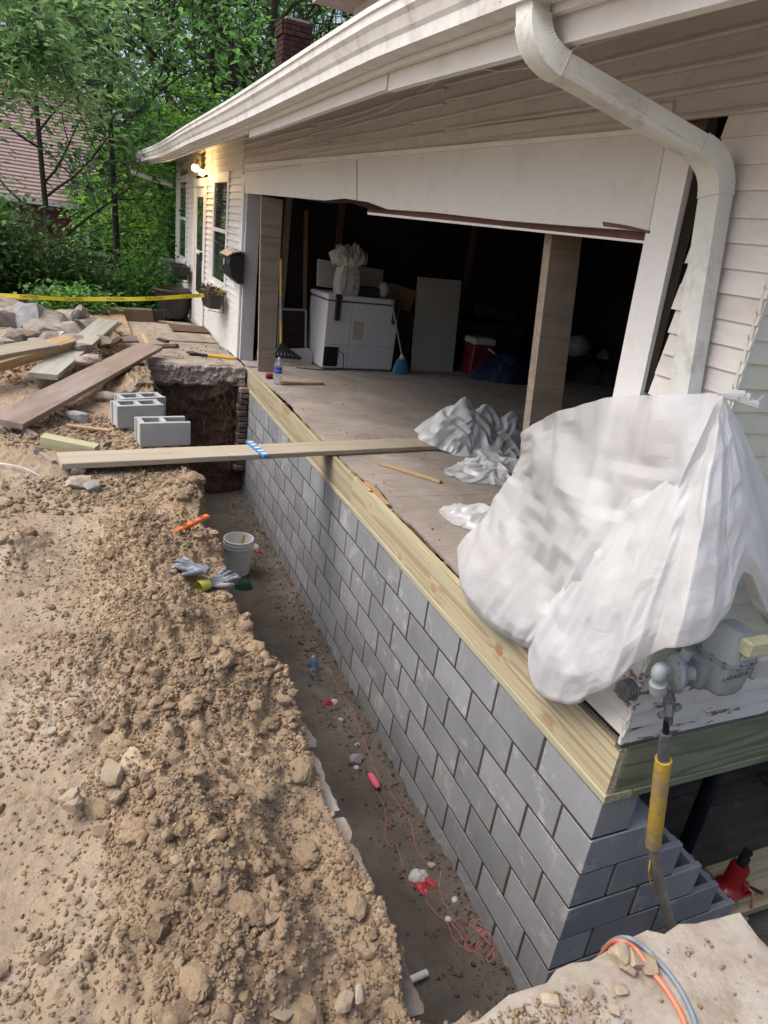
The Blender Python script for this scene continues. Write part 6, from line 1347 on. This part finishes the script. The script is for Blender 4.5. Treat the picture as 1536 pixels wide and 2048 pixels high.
# ------------------------------------------------------------------ porch things
def planter(label, c, L, D, Hh, fill, group=None):
    pl_ = thing('window_planter', label, 'planter', c)
    c = Vector(c); v = []; f = []
    rows = [(0, .74), (.35, .86), (.85, .97), (.88, 1.06), (1.0, 1.06), (1.0, .95), (.85, .9)]
    for (t, s) in rows:
        for (a, b) in [(-1, -.55), (-.6, -1), (.6, -1), (1, -.55), (1, 1), (-1, 1)]: v.append(c + Vector((b * D / 2 * s * 1.0, a * L / 2 * s, Hh * t)))
    for i in range(len(rows) - 1):
        for j in range(6): f.append((i * 6 + j, i * 6 + (j + 1) % 6, (i + 1) * 6 + (j + 1) % 6, (i + 1) * 6 + j))
    f += [tuple(range(5, -1, -1)), tuple(range((len(rows) - 1) * 6, len(rows) * 6))]
    MB().add(v, f).build('box', 'black_plastic', pl_)
    br_ = MB()
    for s in (-.35, .35): br_.tube([c + Vector((D / 2 + .02, s * L, Hh + .05)), c + Vector((D / 2 + .02, s * L, -.05)), c + Vector((-D / 3, s * L, -.02))], .006, 6)
    br_.build('bracket', 'black_steel', pl_)
    if fill:
        lf = MB()
        for k in range(70):
            p = c + Vector((random.uniform(-.5, .4) * D, random.uniform(-.45, .45) * L, Hh * .9 + random.random() * .10)); a = random.random() * 6; s = .03 + .03 * random.random(); u = Vector((math.cos(a), math.sin(a), random.gauss(0, .6))) * s; w_ = Vector((-math.sin(a), math.cos(a), random.gauss(0, .5))) * s * .5
            lf.add([p - u, p + w_, p + u, p - w_], [(0, 1, 2, 3)])
        lf.build('dry_plants', 'leaf_litter', pl_)['kind'] = 'stuff'
pc = at(415, 612, x=-.24); planter('black window planter full of dry leaves with the caution tape tied on', (-.20, pc.y, pc.z), .75, .22, .19, True)
pc = at(353, 555, x=-.26); planter('empty black window planter under the far porch window', (-.21, pc.y, pc.z), .9, .24, .22, False)
mbx = thing('mailbox', 'black wall mailbox with a grey arched lid', 'mailbox', at(465, 530, x=0))
mc = at(466, 535, x=-.09); Lm = .52; v = []; f = []
secm = [(-.16, .17), (-.185, .05), (-.15, -.10), (-.06, -.17), (0.0, -.17), (.0, .17)]
for t in (-1, 1):
    for (x, z_) in secm: v.append(Vector((x - .004, mc.y + t * Lm / 2, mc.z + z_)))
n = len(secm); f = [(i, (i + 1) % n, (i + 1) % n + n, i + n) for i in range(n)] + [tuple(range(n)), tuple(range(2 * n - 1, n - 1, -1))]
MB().add(v, f).build('box', 'black_plastic', mbx)
lidp = [(-.215, .145), (-.15, .19), (-.06, .215), (.0, .21), (.0, .198), (-.06, .20), (-.145, .178), (-.205, .138)]; v = []
for t in (-1, 1):
    for (x, z_) in lidp: v.append(Vector((x - .004, mc.y + t * (Lm / 2 + .02), mc.z + z_)))
n = len(lidp); MB().add(v, [(i, (i + 1) % n, (i + 1) % n + n, i + n) for i in range(n)] + [tuple(range(n)), tuple(range(2 * n - 1, n - 1, -1))]).build('lid', 'lid_grey', mbx)
MB().box((-.20, mc.y + .03, mc.z + .06), (.004, .05, .075)).build('emblem', 'white_board', mbx)
# lit porch lamp
lc = at(399, 318, x=-.09); lampt = thing('porch_lamp', 'lit twin bulb porch lamp glowing warm above the storm door', 'lamp', (0, lc.y, lc.z))
MB().box((-.03, lc.y, lc.z + .02), (.06, .14, .16), .02).build('mount', 'brass', lampt); MB().tube([(-.05, lc.y, lc.z + .05), (-.12, lc.y, lc.z + .06), (-.2, lc.y + .2, lc.z + .04)], .018, 8).build('arm', 'brass', lampt)
for (du, dv, r) in [((391, 336), 0, .058), ((404, 345), 0, .05)]:
    c = at(*du, x=-.16); V, F = ico(3); me = bpy.data.meshes.new('bulb'); np_mesh(me, V * r, F); shade(me); ob('bulb', me, 'bulb_glow', lampt, Matrix.Translation(c))
    MB().tube([c + Vector((0, 0, r * .8)), c + Vector((.02, 0, r * .8 + .08))], .03, 10).build('socket', 'brass', lampt)
    ld = bpy.data.lights.new('bulb_light', 'POINT'); ld.energy = 9; ld.color = (1, .62, .28); ld.shadow_soft_size = .05; lo = bpy.data.objects.new('bulb_light', ld); COL.objects.link(lo); lo.location = c + Vector((-.10, 0, -.02))
board('lamp_board', (-.014, lc.y, lc.z + .05), (-.014, lc.y, 2.98), .10, .02, 'brown_panel', house, up=(-1, 0, 0))
# pots
def pot(label, u, v, zz, sc, mat='pot_brown', sq=False):
    p = at(u, v, z=zz); pt = thing('flower_pot', label, 'pot', p); r = sc
    MB().lathe([(r * .62, 0), (r * .66, .02), (r * .70, .06 * r / .3), (r * .86, r * .95), (r * .87, r * .97), (r * .93, r * 1.25), (r * 1.02, r * 1.27), (r * 1.06, r * 1.32), (r * 1.04, r * 1.38), (r * .95, r * 1.39), (r * .90, r * 1.30), (r * .84, r * 1.1), (.001, r * 1.08)], p, 8 if sq else 32).build('pot', mat, pt, 35)
    MB().lathe([(r * .88, r * .98), (r * .905, r * 1.0), (r * .90, r * 1.03)], p, 32).build('band', mat, pt, 35)
    MB().lathe([(.001, r * 1.09), (r * .85, r * 1.10), (r * .85, r * 1.06)], p, 24).build('potting_soil', 'mat_brown', pt)
    return pt, p
pot('large dark brown resin planter standing on the porch', 348, 634, .13, .36)
q_, pp = pot('small square black nursery pot beside the big planter', 318, 640, .14, .125, 'black_plastic', True)
lf = MB()
for k in range(9): a = k * .7; lf.tube([pp + Vector((.03 * math.cos(a), .03 * math.sin(a), .12)), pp + Vector((.05 * math.cos(a), .05 * math.sin(a), .27 + .1 * random.random()))], [.004, .002], 5)
lf.build('stems', 'leaf_dark', q_)
tag(MB().box((-.04 - .16, 14.2, .55), (.28, .5, .75), .02).box((-.2, 14.2, .95), (.3, .52, .05), .01).build('utility_box', 'meter_grey'), 'grey utility cabinet at the far porch corner', 'cabinet')
s0 = at(300, 655, z=.22); 
stp = slab_poly('porch_step', [(-.88, 8.75), (-.03, 8.75), (-.03, 10.15), (-.82, 10.15)], .06, .235, 'concrete', .012); tag(stp, 'low concrete step under the storm door', 'step')
tag(MB().box((-.32, 9.75, .252), (.56, .62, .02), .004).build('door_mat', 'mat_brown'), 'worn brown door mat on the concrete step', 'mat')
ta, tb = at(372, 706, z=.285), at(470, 717, z=.285); tl = thing('pry_tool', 'yellow handled tool with black jaws lying on the porch slab', 'tool', ta)
tmid = ta.lerp(tb, .5); MB().tube([ta.lerp(tb, .44), ta.lerp(tb, .55), tb], [.018, .022, .026], 10).build('grip', 'tool_yellow', tl, 40); MB().tube([ta.lerp(tb, .46), ta.lerp(tb, .28), ta.lerp(tb, .2)], [.018, .02, .025], 10).build('shaft', 'black_plastic', tl, 40)
MB().tube([ta.lerp(tb, .22), ta.lerp(tb, .1) + Vector((0, .05, .01)), ta + Vector((0, .06, 0))], [.025, .018, .006], 8).build('jaw', 'black_plastic', tl, 40); MB().tube([ta.lerp(tb, .22), ta.lerp(tb, .08) + Vector((0, -.05, 0)), ta.lerp(tb, -.0) + Vector((.02, -.02, 0))], [.025, .018, .006], 8).build('jaw', 'black_plastic', tl, 40)
# timber edging beyond the yard
for (a, b, lb) in [((-140, 612), (105, 612), 'long brown edging timber running behind the rubble pile'), ((188, 628), (312, 632), 'short brown edging timber ending at the porch pots')]:
    p, q_ = at(*a, z=.19), at(*b, z=.19); tag(board('edging_timber', p, q_, .20, .22, 'timber_edge', None, segs=8, rough=.02), lb, 'timber')
# caution tape
tA = at(-160, 573, y=9.6); tB = at(437, 588, x=-.12); tape = MB(); n = 60; v = []; f = []
tdir = (tB - tA)
def tp_(t): 
    p = tA + tdir * t; p.z += -.14 * (1 - (2 * t - 1) ** 2) * .8 + .003 * math.sin(t * 23); return p
for i in range(n + 1):
    t = i / n; p = tp_(t); lean = .006 * math.sin(t * 17); hw = .027 * (1 if t < .97 else 1 - (t - .97) * 18)
    v += [p + Vector((0, -lean - .0008, hw)), p + Vector((0, lean - .0008, -hw)), p + Vector((0, lean + .0008, -hw)), p + Vector((0, -lean + .0008, hw))]
for i in range(n):
    for k in range(4): f.append((i * 4 + k, i * 4 + (k + 1) % 4, (i + 1) * 4 + (k + 1) % 4, (i + 1) * 4 + k))
tape.add(v, f); tpo = tape.build('caution_tape', 'yellow_tape', None, False); tag(tpo, 'yellow caution tape stretched across the yard to the planter', 'tape')
for (u) in [60, 147, 227, 299, 366, 425]:
    t = min(((at(u, 585, y=9.4).x) - tA.x) / tdir.x, .985); p = tp_(t); text('CAUTION', .054, 'black_ink', tpo, p + Vector((0, -.004, 0)), tp_(t + .02) - tp_(t - .02), (0, 0, 1), depth=.0004)
kt = MB(); kt.tube([tB, tB + Vector((.03, -.02, .05)), tB + Vector((.05, 0, .10)), tB + Vector((.02, .02, .06)), tB], .012, 6); kt.build('tape_knot', 'yellow_tape', tpo, True)
# ------------------------------------------------------------------ neighbour house
nb = thing('brick_house', 'red brick neighbour house with a pinkish shingle roof behind the trees', 'house', (-4, 27, -3))
Ye, Yr = 24.0, 29.5
e0 = at(-700, 470, y=Ye); e1 = at(188, 332, y=Ye); r0 = at(-700, 190, y=Yr); r1 = at(345, 190, y=Yr)
# shingle courses as real strips stepping up the slope
ze, zr = at(95, 400, y=Ye).z, at(200, 190, y=Yr).z; xr = at(228, 300, y=Ye).x + .3
roofm = MB().prism([(-16, Ye, ze), (xr - .3, Ye, ze), (xr - .3, Yr, zr), (-16, Yr, zr)], (0, .05, -.15)).build('roof', 'neighbour_roof', nb)
nrow = 34
for k in range(nrow):
    a = k / nrow; b = (k + 1) / nrow; y0_, y1_ = Ye + (Yr - Ye) * a, Ye + (Yr - Ye) * b; z0_, z1_ = ze + (zr - ze) * a, ze + (zr - ze) * b
    MB().prism([(-15.9, y0_ - .02, z0_ + .045), (-15.9, y1_, z1_ + .012), (-15.9, y1_, z1_ - .01), (-15.9, y0_ - .02, z0_ - .0)], (xr - .3 + 15.9, 0, 0)).build('shingle_course', 'neighbour_roof', roofm)
MB().prism([(xr - .34, Ye - .1, ze - .22), (xr - .34, Ye - .1, ze + .05), (xr - .34, Yr, zr + .05), (xr - .34, Yr, zr - .22)], (.12, 0, 0)).build('rake_board', 'brown_panel', nb)
wl = MB().prism([(xr - .6, Ye + .2, -4), (xr - .6, Ye + .2, ze - .1), (xr - .6, Yr, zr - .3), (xr - .6, Yr + 5, ze - .1), (xr - .6, Yr + 5, -4)], (.2, 0, 0)).box((-8, Ye + .3, ze / 2 - 2), (16 + 2 * xr - .8, .2, ze + 3.9)).build('wall', 'neighbour_brick', nb)
MB().box((-7.6, Ye - .12, ze - .08), (16.2, .14, .16)).build('gutter', 'white_trim', nb)
# projecting brick gable with a window
gx = at(250, 420, y=22.5)
gab = MB().box((gx.x + .9, 23.2, -.6), (4.2, 1.4, 5.6)).prism([(gx.x - 1.2, 22.5, 2.2), (gx.x + 3.0, 22.5, 2.2), (gx.x + .9, 22.5, 4.6)], (0, 1.4, 0)).build('gable_wall', 'neighbour_brick', nb)
MB().prism([(gx.x - 1.5, 22.3, 1.95), (gx.x + .9, 22.3, 4.75), (gx.x + .9, 22.3, 4.95), (gx.x - 1.75, 22.3, 1.95)], (0, 1.8, 0)).build('gable_roof', 'neighbour_roof', nb)
wq = at(207, 462, y=22.4); wn = MB().box((wq.x, 22.46, wq.z), (.9, .06, 1.3)).build('window', 'window_glass', nb)
for (dx, dz, sx, sz) in [(-.45, 0, .1, 1.4), (.45, 0, .1, 1.4), (0, .68, 1.0, .1), (0, -.68, 1.1, .12), (0, 0, .9, .06), (0, 0, .03, 1.3)]: MB().box((wq.x + dx, 22.42, wq.z + dz), (sx, .06, sz)).build('frame', 'white_trim', wn)
# ------------------------------------------------------------------ vegetation
def leaf_cloud(name, pts, size, mat, parent, droop=.35, tonef=None, asp=.5):
    n = len(pts); P = np.asarray(pts); a = RNG.random(n) * 2 * PI; up = RNG.normal(size=(n, 3)) * .55 + np.array([0, 0, 1.0]); up /= np.linalg.norm(up, axis=1)[:, None]
    d = np.stack([np.cos(a), np.sin(a), -droop + .5 * RNG.normal(size=n)], 1); d -= up * (d * up).sum(1)[:, None]; d /= np.linalg.norm(d, axis=1)[:, None]; s = np.cross(up, d); L = size * (.55 + .9 * RNG.random(n))[:, None]
    fold_ = up * L * .10
    V = np.stack([P, P + d * L * .38 + s * L * asp * .5 + fold_, P + d * L, P + d * L * .38 - s * L * asp * .5 + fold_], 1)
    base = np.arange(n)[:, None] * 4; F = np.concatenate([base + np.array([[0, 1, 2]]), base + np.array([[0, 2, 3]])]); me = bpy.data.meshes.new(name); np_mesh(me, V.reshape(-1, 3), F)
    tone = RNG.random(n) if tonef is None else np.clip(tonef(P) + .5 * (RNG.random(n) - .5), 0, 1); attr(me, 'tone', np.repeat(tone, 4)); return ob(name, me, mat, parent)
def grow(p, d, L, r, depth, segs, tips, spread=.6, up=.12, kids=3):
    pts = [p]; rs = [r]; k = 5
    for i in range(k):
        d = (d + Vector((random.gauss(0, .10), random.gauss(0, .10), random.gauss(0, .06) + up * .3))).normalized(); p = p + d * (L / k); pts.append(p); rs.append(r * (1 - .5 * (i + 1) / k))
        if depth > 0 and i >= 1:
            for _ in range(kids if i > 2 else max(1, kids - 1)):
                if random.random() < .55:
                    a = random.random() * 2 * PI; e = d.orthogonal().normalized(); e = Matrix.Rotation(a, 3, d) @ e; nd = (d * (1 - spread) + e * spread + Vector((0, 0, up))).normalized(); grow(p, nd, L * (.45 + .25 * random.random()), rs[-1] * .62, depth - 1, segs, tips, spread, up, kids)
        if depth <= 1 and i >= 1: tips.append((p, L * .25 + .15))
    segs.append((pts, rs)); tips.append((p, L * .3 + .2))
def tree(label, base, height, r, leafn, leafs, mat, lean=(0, 0), first=.35, depth=2, spread=.65, limb=.4, bark='bark', group='trees behind the yard', crown_r=1.0, nl=14, up=.1, rt=.25, tonef=None):
    t = thing('tree', label, 'tree', base, group); b = Vector(base); segs = []; tips = []
    trunk = []; rs = []; n = 12; wob = [random.gauss(0, .04) for _ in range(2)]
    for i in range(n + 1):
        a = i / n; trunk.append(b + Vector((lean[0] * a + .12 * math.sin(a * 5 + wob[0] * 50) * a, lean[1] * a + .1 * math.sin(a * 4 + 1), height * a))); rs.append(r * (1 - (1 - rt) * a))
    tm_ = MB().tube(trunk, rs, 10, False)
    for i in range(nl):
        a = first + (1 - first) * (i + random.random() * .6) / nl; a = min(a, .98); j = int(a * n); p = trunk[j].lerp(trunk[min(j + 1, n)], a * n - j); th = i * 2.4 + random.random(); L = height * limb * (1.15 - .75 * a) * crown_r * (.8 + .4 * random.random())
        grow(p, Vector((math.cos(th), math.sin(th), .45 + .3 * random.random())).normalized(), L, r * (1 - (1 - rt) * a) * .55, depth, segs, tips, spread, up)
    tips.append((trunk[-1], .5))
    tm_.build('trunk', bark, t, True)
    lm = MB()
    for pts, rr_ in segs: lm.tube(pts, [max(q, .004) for q in rr_], 5, False)
    lm.build('limbs', bark, t, True)
    w_ = np.array([q[1] for q in tips]) ** 1.3; idx = RNG.choice(len(tips), leafn, p=w_ / w_.sum()); TP = np.array([tuple(q[0]) for q in tips]); TR = np.array([q[1] for q in tips])
    off = RNG.normal(size=(leafn, 3)) * .5; P_ = TP[idx] + off * TR[idx][:, None] * np.array([1, 1, .7])
    tn_ = RNG.random(len(tips)); cr_ = leaf_cloud('crown', P_, leafs, mat, t); a_ = cr_.data.attributes['tone']; a_.data.foreach_set('value', np.repeat(np.clip(.8 * tn_[idx] ** 1.3 + .35 * RNG.random(leafn) - .08, 0, 1), 4).astype(np.float32)); return t  # tone per cluster paints lit clumps and dark gaps into the leaf colour
g0 = lambda x, y: ground_z(x, y) - .15
def tb(u, Y): p = at(u, 600, y=Y); return (p.x, Y, g0(p.x, Y))
tree('slender dark trunked tree standing free in front of the neighbour roof', tb(236, 15.5), 9.5, .095, 4600, .16, 'leaf_mid', (-.02, .2), .56, 2, .6, .36, nl=13)
tree('leaning dark sapling with drooping leaves beside the caution tape end', tb(128, 14.0), 7.0, .075, 3600, .16, 'leaf_dark', (-.55, .2), .30, 2, .65, .36, nl=13)
tree('tall old tree whose trunk stands just past the porch roof', tb(402, 27), 19, .26, 6800, .25, 'leaf_mid', (.4, 0), .22, 2, .6, .34, nl=18)
tree('tall grey trunked tree rising beside the brick chimney', tb(490, 24), 17, .22, 5600, .22, 'leaf_mid', (.8, 0), .25, 2, .6, .34, nl=16)
tree('broad tree with dark shaded leaves at the yard corner', tb(-40, 18), 13, .17, 5200, .2, 'leaf_dark', (-.3, 0), .48, 2, .6, .36, nl=16)
tree('bright leaved young maple behind the far downspout', tb(318, 19), 6.8, .07, 6500, .17, 'leaf_bright', (.1, 0), .15, 2, .6, .36, nl=14)
for (u, Y, hgt, ln, lab, mt) in [(150, 36, 22, 9000, 'tall background tree filling the sky over the shingle roof', 'leaf_mid'), (330, 40, 24, 5600, 'tall background tree behind the far gutter end', 'leaf_mid'), (560, 34, 21, 5600, 'tall background tree behind the chimney', 'leaf_mid'), (680, 38, 24, 5400, 'tall background tree above the long white gutter', 'leaf_bright'), (-60, 38, 22, 5400, 'tall dark background tree far past the rubble pile', 'leaf_dark'), (460, 46, 27, 5400, 'highest pale background tree between chimney and old tree', 'leaf_bright')]:
    tree(lab, tb(u, Y), hgt, .3, ln, .34, mt, (random.gauss(0, .5), 0), .2, 2, .6, .33, nl=18)
tree('small leafy tree filling the gap beside the neighbour gable', tb(300, 21), 6.5, .08, 4500, .18, 'leaf_mid', (0, 0), .12, 2, .6, .3, nl=13)
# near tree out of frame on the left: pale compound leaves on hanging branches
nt_ = thing('tree', 'pale leaved tree branch hanging into view high above the caution tape', 'tree', (-5.2, 8.6, .1), 'trees behind the yard')
MB().tube([(-5.2, 8.6, .0), (-5.1, 8.7, 2.5), (-5.2, 8.9, 5), (-5.0, 9.0, 8)], [.22, .17, .14, .09], 12).build('trunk', 'bark', nt_, True)
lb_ = MB(); tips = []
for (pts) in [[(-5.15, 8.8, 4.2), at(-160, 40, y=9.0), at(-30, 90, y=9.0), at(60, 90, y=9.0), at(110, 110, y=9.1), at(160, 210, y=9.2)], [(-5.1, 8.8, 4.8), at(-120, -160, y=9.3), at(0, -60, y=9.2), at(70, 20, y=9.0), at(75, 80, y=9.0)], [(-5.15, 8.7, 3.4), at(-120, 200, y=8.8), at(0, 135, y=9.0), at(50, 95, y=9.0)], [(-5, 8.9, 5), at(0, -80, y=10), at(150, -60, y=10.4), at(280, 20, y=10.6)], [(-5, 8.9, 5), at(-20, -30, y=9.6), at(100, 0, y=9.8), at(170, 60, y=9.8), at(230, 130, y=9.9)]]:
    P_ = [np.array(q) for q in pts]; fine = [Vector(cr(P_, t)) for t in np.linspace(0, 1, 22)]; lb_.tube(fine, [.045 * (1 - .85 * i / 21) + .004 for i in range(22)], 6, False)
    for q in fine[8:]:
        for _ in range(4):
            d = Vector((random.gauss(0, 1), random.gauss(0, .8), random.gauss(-.3, .6))).normalized(); e = q + d * .45 * random.random(); lb_.tube([q, (q + e) / 2 + Vector((0, 0, .02)), e], [.006, .004, .002], 4, False); tips.append(e)
lb_.build('limbs', 'bark_pale', nt_, True)
TP = np.array([tuple(q) for q in tips]); idx = RNG.integers(0, len(TP), 3000); leaf_cloud('crown', TP[idx] + RNG.normal(size=(3000, 3)) * np.array([.16, .16, .14]), .13, 'leaf_pale', nt_, .5, None, .42)
def shrub(label, u, Y, rx, h, n, leafs, mat, group='shrubs along the bed', z0=None):
    p = at(u, 600, y=Y); zb = ground_z(p.x, Y) if z0 is None else z0; t = thing('shrub', label, 'shrub', (p.x, Y, zb), group); sm_ = MB(); tips = []
    for k in range(16):
        a = random.random() * 2 * PI; rr_ = rx * math.sqrt(random.random()); e = Vector((p.x + rr_ * math.cos(a), Y + rr_ * .7 * math.sin(a), zb + h * (.45 + .55 * random.random()) * (1 - .35 * (rr_ / rx) ** 2))); b0 = Vector((p.x + .2 * rr_ * math.cos(a), Y, zb)); m1 = b0.lerp(e, .55) + Vector((0, 0, .1 * h)); sm_.tube([b0, m1, e], [.018, .012, .005], 5, False)
        tips += [e, m1.lerp(e, .5), m1, b0.lerp(m1, .6)]
    sm_.build('stems', 'bark', t, True); TP = np.array([tuple(q) for q in tips]); idx = RNG.integers(0, len(TP), n); P_ = TP[idx] + RNG.normal(size=(n, 3)) * np.array([.22 * rx + .1, .2 * rx + .1, .14 * h + .05]); P_[:, 2] = np.maximum(P_[:, 2], zb + .03); leaf_cloud('foliage', P_, leafs, mat, t); return t
for (u, Y, rx, h, n, mt, lb) in [(-30, 12.6, .9, 2.0, 5200, 'leaf_dark', 'tall dark shrub at the far end of the caution tape'), (60, 13.2, .9, 2.1, 5200, 'leaf_dark', 'dense dark green shrub under the leaning sapling'), (150, 13.6, .8, 1.7, 4600, 'leaf_dark', 'low dark shrub between the two slender trunks'), (215, 14.0, .8, 1.6, 4600, 'leaf_mid', 'shrub at the foot of the free standing slender tree'), (290, 13.6, .8, 1.9, 4800, 'leaf_mid', 'leafy shrub behind the big porch planter'), (320, 16.5, .9, 4.2, 6000, 'leaf_bright', 'bright green bush glowing beside the house corner'), (345, 15.2, .35, 4.4, 3400, 'leaf_dark', 'vine covered sapling hugging the far house corner'), (140, 16.5, 1.1, 2.2, 4200, 'leaf_mid', 'taller shrub half hiding the neighbour window'), (20, 16.8, 1.2, 2.4, 4600, 'leaf_dark', 'tall shrub under the neighbour roof edge')]:
    shrub(lb, u, Y, rx, h, n, .12, mt)
for (u, Y, lb) in [(130, 11.25, 'low weedy plant spilling over the edging timbers'), (165, 11.1, 'small weed patch at the gap in the edging timbers')]: shrub(lb, u, Y, .42, .42, 900, .09, 'leaf_mid', 'weeds at the edging', .17)
